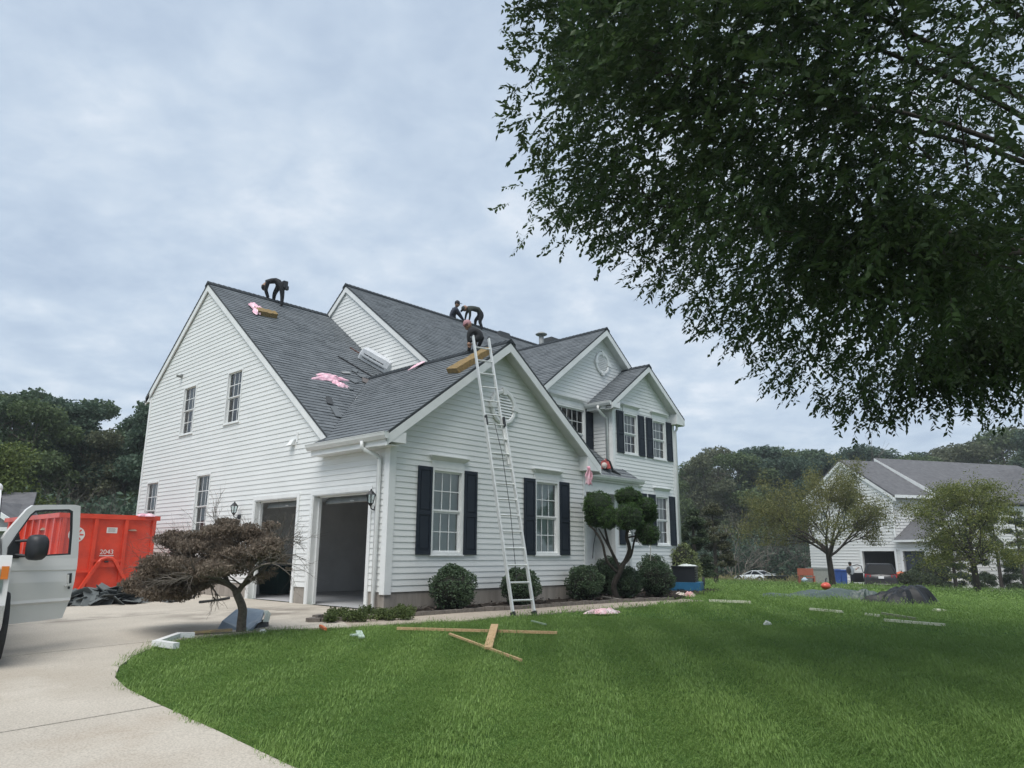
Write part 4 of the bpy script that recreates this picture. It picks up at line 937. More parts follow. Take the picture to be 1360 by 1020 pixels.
# ---- two small trees on the far lawn
def lawn_tree(u, v, topv, label, wpx, lm, n, seed, lean=0.0, leaf=.09, sparse=False, cx=0.0, LF=.26):
    P, dp = at(u, v); O = V(P[0], P[1], gz(P[0], P[1])); d_ = float((O-CAM)@_f); H = (v-topv)*d_/FPX; R_ = wpx*.5*d_/FPX; rnd = random.Random(seed)
    t = thing('lawn_tree', label, 'tree', O); b = MB(); tips = []
    sweep(b, [(0, 0, -.1), (-.03*R_, 0, H*.12), (-.06*R_, 0, H*.24), (-.10*R_+lean, 0, H*.36)], H*.032, H*.024, 8)
    for i in range(8):
        a = i*.785+rnd.uniform(-.3, .3); sp = rnd.uniform(.5, 1.15) if i % 2 else .25
        limbs(b, (-.10*R_+lean, 0, H*rnd.uniform(.26, .37)), (math.cos(a)*sp*1.3, math.sin(a)*sp*1.3, .5), H*LF, H*.013, 4, rnd, .55, .03, 5, 4, (2, 3), .78, tips)
    b.build('trunk', m_barkd, t, True)
    T = np.array(tips); r = np.random.default_rng(seed); 
    if sparse: C = T[r.integers(0, len(T), n)]+r.normal(size=(n, 3))*H*.035; C = C[(C[:, 2] > H*.40)]
    else:
        bl = []
        for _ in range(46):
            a = rnd.uniform(0, 6.28); q = math.sqrt(rnd.random()); z = H*rnd.uniform(.30, .95); pr = math.sqrt(max(.05, 1-((z/H-.52)/.5)**2)); s = R_*rnd.uniform(.14, .26)
            bl.append((R_*.85*q*pr*math.cos(a), R_*.85*q*pr*math.sin(a), z, s*1.2, s*1.2, s*.6))
        C, d = blob_pts(bl, n, seed, .9); C = np.concatenate([C, T[r.integers(0, len(T), n//4)]+r.normal(size=(n//4, 3))*H*.03])
    link('crown', leaf_mesh('crown', C, leaf, lm, seed, asp=.5), t)
lawn_tree(1107, 783, 642, 'sparse half bare tree with thin yellowish leaves before the white neighbouring house', 150, leaf_mat('thin_leaf', (.10, .12, .04), (.22, .21, .08), .35), 34000, 5, leaf=.09, sparse=True, LF=.33)
lawn_tree(1300, 791, 640, 'spreading green and yellow tree on the right of the far lawn', 200, leaf_mat('lawn_tree_leaf', (.075, .11, .028), (.22, .23, .065), .35), 26000, 6, leaf=.09)
# dark conifers right of the house
def conifer(u, v, topv, wpx, dep_, label, seed, n=15000, group=None, c1=(.024, .044, .022), c2=(.070, .095, .045), trunkh=.12):
    P = pt(u, 720, dep_); O = V(P[0], P[1], gz(P[0], P[1])); H = pt(u, topv, dep_)[2]-O[2]; R_ = wpx*.5*dep_/FPX; rnd = random.Random(seed); bl = []
    for i in range(40):
        z = rnd.uniform(trunkh+.03, .97); a = rnd.uniform(0, 6.28); pr = (1-z)**.6*R_; s = R_*rnd.uniform(.18, .3)
        bl.append((pr*.75*math.cos(a), pr*.75*math.sin(a), z*H, s, s, s*.6))
    t = thing('conifer', label, 'tree', O, 0, group); C, d = blob_pts(bl, n, seed, .8); link('crown', leaf_mesh('crown', C, .11, leaf_mat('conifer_%d' % seed, c1, c2, .1), seed, asp=.35), t)
    b = MB(); b.tube([(0, 0, -.2), (.05, 0, H*.4), (0, 0, H*.9)], [.13, .09, .02], 7); b.build('trunk', m_barkd, t)
conifer(921, 0, 672, 62, 30, 'dark conifer just right of the corner of the white house', 1)
conifer(948, 0, 668, 64, 36, 'conifer with reddish dark tip and bare trunk beyond the corner of the house', 2, c1=(.036, .044, .022), c2=(.10, .10, .05), trunkh=.2)
for i, (u, w, tv) in enumerate(((1262, 40, 705), (1290, 44, 690), (1322, 46, 680), (1352, 48, 672), (1385, 50, 665))):
    conifer(u, 0, tv, w*1.15, 42.5+i*.8, '%s of the tall dark evergreens along the far lawn, counted from the left' % ordn[i], 10+i, 13000, 'evergreens right of the neighbouring house', trunkh=.0)
for i, (u, v, w, h, lb) in enumerate(((1212, 779, 1.9, 1.0, 'low olive bush beside the neighbour garage'), (1232, 780, 1.8, .9, 'low spreading bush right of the olive bush'), (1240, 774, 2.2, 2.0, 'tall bluish juniper by the neighbour driveway'))):
    P = pt(u, v, 43.0 if i < 2 else 45); shrub(0, 0, w, h, lb, (.03, .05, .025), (.08, .10, .05), 4000, .10, 'bush', 'garden_bush', 60+i, 'bushes by the neighbour garage', 'garden_bush_leaf', P=P)
# ------------------------------------------------------------------ grass blades
def tuft(seed, n=9, h=.05, spread=.035, wdt=.0032, lean=.45):
    rnd = random.Random(seed); b = MB()
    for _ in range(n):
        a = rnd.uniform(0, 6.28); x, y = rnd.gauss(0, spread), rnd.gauss(0, spread); hh = h*rnd.uniform(.55, 1.25); l = hh*lean*rnd.uniform(.2, 1.5); w = wdt*rnd.uniform(.7, 1.3)
        dx, dy = math.cos(a), math.sin(a); px_, py_ = -dy*w, dx*w
        b.add([(x-px_, y-py_, -.01), (x+px_, y+py_, -.01), (x+dx*l*.4+px_*.8, y+dy*l*.4+py_*.8, hh*.6), (x+dx*l*.4-px_*.8, y+dy*l*.4-py_*.8, hh*.6), (x+dx*l, y+dy*l, hh)], [(0, 1, 2, 3), (3, 2, 4)])
    return b
m_grass = mat('grass_blade', (.095, .178, .040), (.228, .345, .088), scale=.45, rough=.5, island=.35, trans=.25, spec=.3, lo=.3, hi=.7)
def by_place(m):   # colour patches follow the place on the lawn, not the single tuft
    N = m.node_tree.nodes; L = m.node_tree.links; g_ = N.new('ShaderNodeNewGeometry')
    for n_ in N:
        if n_.type == 'TEX_NOISE': L.new(g_.outputs['Position'], n_.inputs['Vector'])
by_place(m_grass)
m_dry = mat('dry_grass_blade', (.14, .13, .05), (.24, .21, .10), scale=.4, rough=.7, island=.5, trans=.25)
def lean_rot(P, seed, lean):
    # each mown stripe leans one way, its neighbour the other: that alone makes the stripes light and dark
    P = np.asarray(P); r = np.random.default_rng(seed+50); n = len(P); w = r.uniform(0, 6.28, n); s = np.where(np.sin((P[:, 0]*.64-P[:, 1]*.77+.10*np.sin(P[:, 0]*.5))*math.pi/.50) > 0, 1.0, -1.0)
    t = s*lean+r.normal(size=n)*.12; a = np.arctan2(.64, .77)+r.normal(size=n)*.25     # lean along the stripe
    ax = np.stack([-np.sin(a), np.cos(a)], 1); c, si, C1 = np.cos(t), np.sin(t), 1-np.cos(t); x, y = ax[:, 0], ax[:, 1]
    R11, R12, R13 = c+x*x*C1, x*y*C1, y*si; R21, R22, R23 = x*y*C1, c+y*y*C1, -x*si; R31, R32, R33 = -y*si, x*si, c
    cw, sw = np.cos(w), np.sin(w); M11, M21, M31 = R11*cw+R12*sw, R21*cw+R22*sw, R31*cw+R32*sw; M32, M33 = -R31*sw+R32*cw, R33
    return np.stack([np.arctan2(M32, M33), -np.arcsin(np.clip(M31, -1, 1)), np.arctan2(M21, M11)], 1)
def gn_scatter(name, pts, sc, variants, m, label, seed=0, lean=.62):
    """real blades: one vertex per tuft, instanced with its own turn and size"""
    me = bpy.data.meshes.new(name+'_points'); me.from_pydata([tuple(p) for p in pts], [], []); at_ = me.attributes.new('sz', 'FLOAT', 'POINT'); at_.data.foreach_set('value', np.array(sc, np.float32)); ra = me.attributes.new('rot', 'FLOAT_VECTOR', 'POINT'); ra.data.foreach_set('vector', lean_rot(pts, seed, lean).astype(np.float32).ravel())
    o = link(name, me, None, kind='stuff', label=label)
    ng = bpy.data.node_groups.new(name, 'GeometryNodeTree'); ng.interface.new_socket('Geometry', in_out='INPUT', socket_type='NodeSocketGeometry'); ng.interface.new_socket('Geometry', in_out='OUTPUT', socket_type='NodeSocketGeometry')
    N = ng.nodes; L = ng.links; i_ = N.new('NodeGroupInput'); o_ = N.new('NodeGroupOutput'); ins = N.new('GeometryNodeInstanceOnPoints'); ci = N.new('GeometryNodeCollectionInfo')
    c = bpy.data.collections.new(name+'_blades')
    for k, b in enumerate(variants):
        vo = bpy.data.objects.new(name+'_blade', b.mesh(name+'_blade', m)); c.objects.link(vo)
    ci.inputs[0].default_value = c; ci.inputs[1].default_value = True; ci.inputs[2].default_value = True
    rv = N.new('GeometryNodeInputNamedAttribute'); rv.data_type = 'FLOAT_VECTOR'; rv.inputs[0].default_value = 'rot'
    na = N.new('GeometryNodeInputNamedAttribute'); na.data_type = 'FLOAT'; na.inputs[0].default_value = 'sz'
    L.new(i_.outputs[0], ins.inputs['Points']); L.new(ci.outputs[0], ins.inputs['Instance']); ins.inputs['Pick Instance'].default_value = True
    L.new(rv.outputs[0], ins.inputs['Rotation']); L.new(na.outputs[0], ins.inputs['Scale']); L.new(ins.outputs[0], o_.inputs[0])
    md = o.modifiers.new('blades', 'NODES'); md.node_group = ng
    return o
def in_polys(x, y, poly):
    c = np.zeros(len(x), bool); n = len(poly); j = n-1
    for i in range(n):
        xi, yi = poly[i]; xj, yj = poly[j]
        if yi != yj:
            k = ((yi > y) != (yj > y)) & (x < (xj-xi)*(y-yi)/(yj-yi)+xi); c ^= k
        j = i
    return c
WALKPOLY = WALK_OUT+[(WALK_OUT[-1][0]+.2, WALK_OUT[-1][1]+.8)]+BED_OUT[::-1]
def lawn_pts(n, d0, d1, seed, u0=-250, u1=1620, power=1.0):
    r = np.random.default_rng(seed); a = np.arctan((r.uniform(u0, u1, n)-680)/FPX); d = d0+(d1-d0)*r.random(n)**power
    x = CAM[0]+d*(math.sin(YAW)*np.cos(a)+math.cos(YAW)*np.sin(a)); y = CAM[1]+d*(math.cos(YAW)*np.cos(a)-math.sin(YAW)*np.sin(a))
    k = ~(in_polys(x, y, DRIVE) | in_polys(x, y, WALKPOLY) | in_polys(x, y, BED_OUT+BED_IN[::-1]) | ((x > -.1) & (x < 13.1) & (y > -.1) & (y < 12)))
    x, y = x[k], y[k]; z = np.array([gz(a_, b_) for a_, b_ in zip(x, y)])
    return np.stack([x, y, z], 1), d[k]
# mown stripes run along this direction: taller and shorter blades alternate
def stripe(P): return .5+.5*np.sign(np.sin((P[:, 0]*.64-P[:, 1]*.77)*math.pi/.50))
P1, D1 = lawn_pts(70000, 3.2, 13.0, 1, power=.8); S1 = np.random.default_rng(2).uniform(.8, 1.25, len(P1))*(.86+.22*stripe(P1))
gn_scatter('grass', P1, S1, [tuft(i, 24, .025, .048, .0018, .9) for i in range(5)], m_grass, 'mown green lawn grass in front of the house', 1)
P2, D2 = lawn_pts(52000, 12.5, 30.0, 3, power=.75); S2 = np.random.default_rng(4).uniform(.8, 1.3, len(P2))*(.86+.24*stripe(P2))
gn_scatter('grass', P2, S2, [tuft(10+i, 22, .027, .09, .0042, .9) for i in range(4)], m_grass, 'mown green lawn grass beyond the fallen lumber', 2)
P3, D3 = lawn_pts(42000, 29, 66.0, 5, u0=820, u1=1500); k = (P3[:, 0] < 47) ; P3 = P3[k]
gn_scatter('grass', P3, np.random.default_rng(6).uniform(.8, 1.3, len(P3)), [tuft(20+i, 12, .035, .20, .013) for i in range(4)], m_grass, 'green lawn grass near the neighbouring driveway', 3)
P4, D4 = lawn_pts(9000, 44, 74.0, 7, u0=840, u1=1100); k = (P4[:, 0] > 44); P4 = P4[k]
gn_scatter('dry_grass', P4, np.random.default_rng(8).uniform(.8, 1.5, len(P4)), [tuft(30+i, 12, .09, .30, .02) for i in range(3)], m_dry, 'tall straw coloured grass around the parked white car', 4)

# ------------------------------------------------------------------ the big tree overhead
def camxyz(lat, d, z): return V(CAM[0]+lat*math.cos(YAW)+d*math.sin(YAW), CAM[1]-lat*math.sin(YAW)+d*math.cos(YAW), z)
bt_pos = camxyz(7.4, 6.4, 0); bt_pos[2] = gz(bt_pos[0], bt_pos[1])
big = thing('shade_tree', 'large overhanging shade tree with drooping narrow dark leaves at the top right', 'tree', bt_pos)
def big_tree():
    rnd = random.Random(42); r = np.random.default_rng(42); O = bt_pos
    ax = V(math.cos(YAW), -math.sin(YAW), 0); ay = V(math.sin(YAW), math.cos(YAW), 0)
    cen = camxyz(5.2, 6.6, 6.5); A, B_, C_ = 5.0, 4.6, 4.0
    def inside(p):
        q = p-cen; return ((q@ax)/A)**2+((q@ay)/B_)**2+(q[2]/C_)**2
    b = MB(); top = O+V(0, 0, 2.3)
    sweep(b, [O-O+V(0, 0, -.2), V(.03, .02, 1.0), V(0, 0, 2.4)], .24, .19, 12)
    tips = []; sub = MB()
    for i in range(22):
        # limbs reach for points on the skin of the crown
        for _ in range(50):
            d = r.normal(size=3); d /= np.linalg.norm(d); t = cen+ax*d[0]*A*.93+ay*d[1]*B_*.93+V(0, 0, d[2]*C_*.93)
            if t[2] > 2.6 and (d[0] < .5 or rnd.random() < .3): break
        s = top+V(0, 0, rnd.uniform(-.3, 1.2)); m1 = s*.66+t*.34+V(0, 0, .7+.4*rnd.random()); m2 = s*.33+t*.67+V(0, 0, .55)
        P_ = [s-O, m1-O, m2-O, t-O]; sweep(b, P_, .042, .006, 6)
        tips.append(t)
        for q in range(13):
            k = rnd.uniform(.35, .98); base = (s*(1-k)**2+2*((m1+m2)/2)*k*(1-k)+t*k*k); base = (m1*(1-k)+t*k)*.6+base*.4
            dd = (t-s)/np.linalg.norm(t-s)+r.normal(size=3)*V(.6, .6, .35); dd /= np.linalg.norm(dd); l = rnd.uniform(.5, 1.1)
            sub.tube([base-O, base+dd*l*.5+V(0, 0, .03)-O, base+dd*l-V(0, 0, .05)-O], [.013, .008, .003], 4, False)
            tips.append(base+dd*l)
    b.build('trunk', m_barkd, big, True); sub.build('branches', m_barkd, big, kind='stuff')
    # leafy twigs: stems with leaves set along them
    T = []; n_tw = 20000; T0 = np.array(tips)
    while len(T) < n_tw:
        if rnd.random() < .45: p = T0[rnd.randrange(len(T0))]+r.normal(size=3)*.22
        else:
            d = r.normal(size=3); d /= np.linalg.norm(d); q = (1-.42*rnd.random()**1.6)*(1+.05*math.sin(d[0]*9+d[2]*4)+.05*math.cos(d[1]*11)); p = cen+ax*d[0]*A*q+ay*d[1]*B_*q+V(0, 0, d[2]*C_*q)
        if p[2] < 2.7 or np.linalg.norm(p-CAM) < 3.0: continue
        q_ = p-CAM; qz = q_@_f
        if (qz < 1.5 or 680+FPX*(q_@_r)/qz > 1600 or 510-FPX*(q_@_u)/qz < -260) and rnd.random() < .88: continue
        # gaps: clumps of foliage with air between
        gsum = math.sin(p[0]*1.7+1.3*math.sin(p[2]*1.5))+math.sin(p[1]*1.9+1.5*math.sin(p[0]*1.2))+math.sin(p[2]*3.4+p[1]*.6)
        if gsum < -1.15: continue
        T.append(p)
    T = np.array(T); LP = []; ST = MB()
    outd = T-cen; outd /= np.linalg.norm(outd, axis=1)[:, None]; cams = []
    verts = []; faces = []; vi = 0
    for p, od in zip(T, outd):
        d = od*.8+r.normal(size=3)*.6; d[2] -= .22; d /= np.linalg.norm(d); l = r.uniform(.16, .34); nl = int(l/.021)
        s = np.cross(d, V(0, 0, 1)); s /= np.linalg.norm(s)+1e-9
        end = p+d*l; ST.add([p+s*.0018-O, p-s*.0018-O, end-V(0, 0, .02)-O], [(0, 1, 2)])
        for j in range(nl):
            t = (j+.6)/nl; q = p+d*l*t-V(0, 0, .03*t*t); side_ = s if j % 2 else -s
            ld = d*.75+side_*.75+V(0, 0, -.22)+r.normal(size=3)*.28; ld /= np.linalg.norm(ld); L_ = r.uniform(.055, .095)
            wv = np.cross(ld, r.normal(size=3)*.5+V(0, 0, 1)); wv /= np.linalg.norm(wv); up_ = np.cross(wv, ld); W2 = L_*.235
            a = q-O; verts += [a, a+ld*L_*.42+wv*W2+up_*L_*.05, a+ld*L_, a+ld*L_*.42-wv*W2+up_*L_*.05]
            faces += [(vi, vi+1, vi+2), (vi, vi+2, vi+3)]; vi += 4
    return verts, faces, ST
_v, _fc, _st = big_tree()
m_big = leaf_mat('shade_leaf', (.024, .052, .020), (.075, .120, .040), .3, .45)
LA = np.array(_v).reshape(-1, 4, 3); dist = np.linalg.norm(LA.mean(1)+bt_pos-CAM, axis=1)
# the 290 leaves that show largest (in view, nearest) are leaves of their own
rel_ = LA.mean(1)+bt_pos-CAM; dz_ = rel_@_f; uu = 680+FPX*(rel_@_r)/dz_; vv = 510-FPX*(rel_@_u)/dz_
vis = (uu > 0) & (uu < 1360) & (vv > 0) & (dz_ > 0); order = np.argsort(np.where(vis, dist, 1e9)); single = set(order[:290].tolist())
for i in order[:290]:
    me = bpy.data.meshes.new('leaf'); c0 = LA[i].mean(0); me.from_pydata([tuple(p-c0) for p in LA[i]], [], [(0, 1, 2), (0, 2, 3)]); me.materials.append(m_big); link('leaf', me, big, tuple(c0))
keep = np.array([i for i in range(len(LA)) if i not in single]); Pk = LA[keep].reshape(-1, 3); ii = np.arange(len(keep))*4; Fk = np.stack([ii, ii+1, ii+2, ii, ii+2, ii+3], 1).reshape(-1, 3)
me = bpy.data.meshes.new('foliage'); me.vertices.add(len(Pk)); me.vertices.foreach_set('co', Pk.astype(np.float32).ravel()); me.loops.add(Fk.size); me.polygons.add(len(Fk)); me.loops.foreach_set('vertex_index', Fk.astype(np.int32).ravel()); me.polygons.foreach_set('loop_start', np.arange(0, Fk.size, 3, dtype=np.int32)); me.update(calc_edges=True); me.materials.append(m_big)
link('foliage', me, big, kind='stuff', label='dense narrow leaves of the overhanging crown'); _st.build('twigs', m_barkd, big, kind='stuff', label='fine twigs carrying the leaves')
# ------------------------------------------------------------------ people
def person(label, J, cloth, O, group=None, head_r=.105, hat=None, face=(0, -1, 0), skin=(.30, .17, .11), hair=(.012, .01, .01), scale=1.0, hands=None):
    """J: joints in metres around O; bones skinned as one body, coloured by the nearest bone"""
    t = thing('person', label, 'person', O, 0, group)
    cols = [mat('skin_%d' % int(skin[0]*100), skin, rough=.6), pmat('top_'+cloth[0][0], cloth[0][1], rough=.9), pmat('trousers_'+cloth[1][0], cloth[1][1], rough=.9), pmat('boot_leather', (.03, .025, .02), rough=.8)]
    R0 = dict(pelvis=.135, waist=.125, chest=.155, neck=.055, ls=.075, rs=.075, le=.048, re=.048, lw=.032, rw=.032, lh=.105, rh=.105, lk=.070, rk=.070, la=.048, ra=.048, lt=.042, rt=.042)
    B_ = [('pelvis', 'waist', 1), ('waist', 'chest', 1), ('chest', 'neck', 1), ('chest', 'ls', 1), ('chest', 'rs', 1), ('ls', 'le', 1), ('rs', 're', 1), ('le', 'lw', cloth[2] if len(cloth) > 2 else 1), ('re', 'rw', cloth[2] if len(cloth) > 2 else 1),
          ('pelvis', 'lh', 2), ('pelvis', 'rh', 2), ('lh', 'lk', 2), ('rh', 'rk', 2), ('lk', 'la', 2), ('rk', 'ra', 2), ('la', 'lt', 3), ('ra', 'rt', 3)]
    names = list(R0); J = {k: V(*v) for k, v in J.items()}
    me = bpy.data.meshes.new('body'); me.from_pydata([tuple(J[n]) for n in names], [(names.index(a), names.index(b)) for a, b, c in B_], []); tmp = bpy.data.objects.new('tmp_body', me); COL.objects.link(tmp)
    md = tmp.modifiers.new('s', 'SKIN'); sv = me.skin_vertices[0].data if me.skin_vertices else None
    if sv is None:
        import bmesh
        bm = bmesh.new(); bm.from_mesh(me); bm.verts.layers.skin.verify(); bm.to_mesh(me); bm.free(); sv = me.skin_vertices[0].data
    for i, n in enumerate(names): sv[i].radius = (R0[n], R0[n]*.85); sv[i].use_root = (n == 'pelvis')
    ss = tmp.modifiers.new('u', 'SUBSURF'); ss.levels = 1; ss.render_levels = 1
    dg = bpy.context.evaluated_depsgraph_get(); dg.update(); ev = tmp.evaluated_get(dg); bme = bpy.data.meshes.new_from_object(ev, depsgraph=dg); bpy.data.objects.remove(tmp)
    vs = [tuple(v.co) for v in bme.vertices]; fs = [tuple(p.vertices) for p in bme.polygons]; mats = []
    for f in fs:
        c = np.mean([vs[i] for i in f], 0); best = (9, 1)
        for a, b, k in B_:
            A, Bq = J[a], J[b]; ab = Bq-A; q = max(0, min(1, ((c-A)@ab)/(ab@ab+1e-9))); d = np.linalg.norm(A+ab*q-c)-R0[a]*.4
            if d < best[0]: best = (d, k)
        mats.append(best[1])
    mb = MB(); mb.v = vs; mb.f = list(fs)
    # head with face, on the neck
    nk = J['neck']; hd = J['head']; fc = V(*face); fc /= np.linalg.norm(fc); n0 = len(mb.f)
    mb.tube([nk-(hd-nk)*.15, hd], [.052, .05], 8); mb.ball(hd, head_r*.80, head_r*.88, head_r*1.12, 10, 12)
    up_ = (hd-nk)/np.linalg.norm(hd-nk); sd = np.cross(up_, fc); sd /= np.linalg.norm(sd)+1e-9
    mb.ball(hd+fc*head_r*.92-up_*head_r*.1, .014, .016, .02, 5, 6)                       # nose
    for s in (-1, 1): mb.ball(hd+sd*s*head_r*.82-up_*.01, .018, .02, .03, 5, 6)          # ears
    mats += [0]*(len(mb.f)-n0); n1 = len(mb.f)
    for s in (-1, 1): mb.ball(hd+fc*head_r*.80+sd*s*.035+up_*.012, .012, .012, .009, 4, 6)
    mats += [3]*(len(mb.f)-n1); n2 = len(mb.f)
    # hands: palm, four unequal bent fingers and a thumb
    for w_, e_, s in (('lw', 'le', 1), ('rw', 're', -1)):
        W3 = J[w_]; d = W3-J[e_]; d /= np.linalg.norm(d); q = np.cross(d, V(.2, .5, .8)); q /= np.linalg.norm(q); k = np.cross(d, q)
        mb.ball(W3+d*.05, .042, .042, .042, 6, 8)
        for i, L_ in enumerate((.062, .072, .068, .052)):
            b0 = W3+d*.075+q*(.027-.018*i); mb.tube([b0, b0+d*L_*.55+k*.008, b0+d*L_+k*.03], [.0095, .009, .007], 5)
        b0 = W3+d*.03+q*.035*s; mb.tube([b0, b0+d*.03+q*.028*s, b0+d*.055+q*.03*s+k*.01], [.011, .010, .008], 5)
    mats += [0]*(len(mb.f)-n2)
    body = mb.mesh('body', None, True); [body.materials.append(c) for c in cols]; body.polygons.foreach_set('material_index', mats); link('body', body, t)
    h = MB()
    for i in range(6):
        pass
    hm = pmat('hair_black', hair, rough=.9)
    if hat: 
        h.ball(hd+up_*head_r*.35-fc*.01, head_r*.92, head_r*1.0, head_r*.95, 8, 12); h.prism([hd+up_*head_r*.45+fc*head_r*.5+sd*.07, hd+up_*head_r*.45+fc*head_r*1.55+sd*.04, hd+up_*head_r*.45+fc*head_r*1.55-sd*.04, hd+up_*head_r*.45+fc*head_r*.5-sd*.07], up_*.012)
        h.build('cap', pmat(hat[0], hat[1], rough=.8), t, True)
    else: h.ball(hd+up_*head_r*.25-fc*head_r*.15, head_r*.90, head_r*.95, head_r*1.0, 8, 12); h.build('hair', hm, t, True)
    t.scale = (scale,)*3
    return t
def pj(O, dep0, **px):
    """joints given at photo pixels and depths beside a worker who stands at O"""
    return {k: tuple(pt(u, v, dep0+d)-O) for k, (u, v, d) in px.items()}
BLK = [('black', (.018, .019, .022)), ('black_jeans', (.020, .022, .026))]
# 1: bent over the ridge of the tall side gable
O = on(366, 402, 'y', 8.45); O = V(O[0], O[1], RZ(O[1])); dp = float((O-CAM)@_f)
J1 = pj(O, dp, pelvis=(372, 376, 0), waist=(367, 372, 0), chest=(359, 372.5, 0), neck=(353.5, 376, 0), head=(351.5, 381, 0), ls=(356, 374, -.17), rs=(356, 374, .17), le=(352.5, 386, -.14), re=(353.5, 385, .16), lw=(355.5, 396, -.1), rw=(357, 395.5, .1),
        lh=(374, 379, -.09), rh=(371, 379, .09), lk=(375, 392, -.10), rk=(364.5, 390, .10), la=(374, 406.5, -.12), ra=(363, 401.5, .10), lt=(370.5, 407, -.14), rt=(359.5, 402, .12))
w1 = person('roofer in black bent over on the ridge of the tall left gable, arms reaching down', J1, BLK, O, 'roofers in dark clothes', face=(-.2, .3, -1))
b = MB(); q = pt(378.5, 378, dp-.05)-O; b.beam(q+V(0, 0, .10), q-V(0, 0, .10), .11, .14); q2 = pt(380.5, 383, dp-.05)-O; b.beam(q2+V(0, 0, .06), q2-V(0, 0, .05), .10, .10); b.build('tool_pouch', M['black'], w1)
# 2: sitting behind the main ridge
O = on(603, 424, 'y', 7.75); dp = float((O-CAM)@_f)
J2 = pj(O, dp, pelvis=(600, 424, 0), waist=(600.5, 419, 0), chest=(603, 412, 0), neck=(606, 408, 0), head=(607.3, 403.8, 0), ls=(606.5, 410.5, -.17), rs=(602, 410.5, .17), le=(612, 418.5, -.15), re=(609, 418, .2), lw=(616.5, 426, -.1), rw=(615.5, 426, .1),
        lh=(602, 426, -.09), rh=(600, 425, .09), lk=(611, 429, -.12), rk=(609, 429, .12), la=(617, 434, -.1), ra=(614, 434, .1), lt=(619.5, 435, -.1), rt=(617, 435, .1))
person('roofer in a navy top sitting behind the main ridge, reaching down to the right', J2, [('navy', (.020, .026, .045)), BLK[1]], O, 'roofers in dark clothes', face=(.7, -.7, -.3), hat=('cap_black', (.02, .02, .025)))
# 3: bent over on the main ridge
O = on(635, 435, 'y', 7.45); dp = float((O-CAM)@_f)
J3 = pj(O, dp, pelvis=(640, 416, 0), waist=(636, 410.5, 0), chest=(627.5, 408.5, 0), neck=(621, 408.5, 0), head=(617.2, 409.5, 0), ls=(623.5, 411, -.16), rs=(622.5, 409.5, .16), le=(624.5, 418.5, -.14), re=(619, 417.5, .14), lw=(623, 426, -.1), rw=(617.5, 425.5, .1),
        lh=(640, 419, -.09), rh=(638.5, 418.5, .09), lk=(637, 427, -.1), rk=(631.5, 425, .1), la=(640.5, 436, -.1), ra=(631, 433, .12), lt=(638.5, 437.5, -.1), rt=(628.8, 434, .12))
person('roofer in dark green and black bent double on the main ridge, facing left', J3, [('dark_green', (.028, .036, .03)), BLK[1]], O, 'roofers in dark clothes', face=(-.6, .2, -.8), hat=('cap_green', (.03, .04, .035)))
# 4: crouching on the wing ridge at the top of the ladder
O = on(628, 466, 'x', 2.86); dp = float((O-CAM)@_f)
J4 = pj(O, dp, pelvis=(638, 448, 0), waist=(634, 443, 0), chest=(628, 438.5, 0), neck=(624, 435.5, 0), head=(621.5, 432, 0), ls=(625, 439, -.16), rs=(625.5, 438, .16), le=(622, 447, -.2), re=(628, 446, .15), lw=(622.5, 454, -.22), rw=(630, 452, .1),
        lh=(637, 450, -.09), rh=(637.5, 449.5, .09), lk=(623, 451.5, -.20), rk=(640.5, 448, -.1), la=(623.5, 464, -.05), ra=(636, 460, 0), lt=(621, 466.5, -.08), rt=(633.5, 462.5, -.02))
person('roofer in black with a pinkish cap crouching at the top of the ladder', J4, BLK, O, 'roofers in dark clothes', face=(-.8, -.3, -.5), hat=('cap_pink', (.42, .22, .24)))

# ------------------------------------------------------------------ ladder
def ladder():
    fl = at(682, 820)[0]; ft = on(628, 443.5, 'y', -.36); wd = V(.955, -.297, 0)*.42; O = V(*fl)
    t = thing('extension_ladder', 'tall aluminium extension ladder leaning on the front gable of the garage wing', 'ladder', O)
    d = (ft-O); L_ = np.linalg.norm(d); d /= L_; nrm = np.cross(wd, d); nrm /= np.linalg.norm(nrm); nrm = nrm if nrm[1] < 0 else -nrm
    Lb = L_*.66; w = wd
    for s in (0, 1):
        b = MB(); p = w*s; b.beam(p, p+d*Lb, .028, .075, up=nrm); b.build('rail', M['alu'], t)
        b = MB(); b.beam(p-V(0, 0, .01), p+d*.09, .05, .10, up=nrm); b.build('foot', M['black'], t)
        q = w*(s*.86+.07)-nrm*.055*-1*-1; f0 = d*(L_*.50); b = MB(); b.beam(q+f0, q+d*L_, .026, .065, up=nrm); b.build('rail', M['alu'], t)
        b = MB(); b.beam(q+d*(L_-.01), q+d*(L_+.02), .03, .07, up=nrm); b.build('rail_cap', M['black'], t)
        b = MB(); b.beam(w*(s*.93+.035)+d*(Lb-.14)+nrm*.02, w*(s*.93+.035)+d*(Lb+.06)+nrm*.02, .035, .05, up=nrm); b.build('rung_lock', M['black'], t)
    k = .28
    while k < Lb: b = MB(); b.tube([w*.02+d*k, w*.98+d*k], .017, 8); b.build('rung', M['alu'], t); k += .303
    k = L_*.50+.12
    while k < L_-.05: q = -nrm*.055; b = MB(); b.tube([w*.08+d*k+q, w*.92+d*k+q], .016, 8); b.build('rung', M['alu'], t); k += .303
    b = MB(); c = w*.45; b.tube([c+d*(Lb-.1)+nrm*.02, c+d*(Lb*.8)+nrm*.05+w*.1, c+d*(Lb*.5)+nrm*.02+w*.12, c+d*.6-w*.05, c+d*.5], .006, 5); b.build('rope', M['black'], t)
ladder()

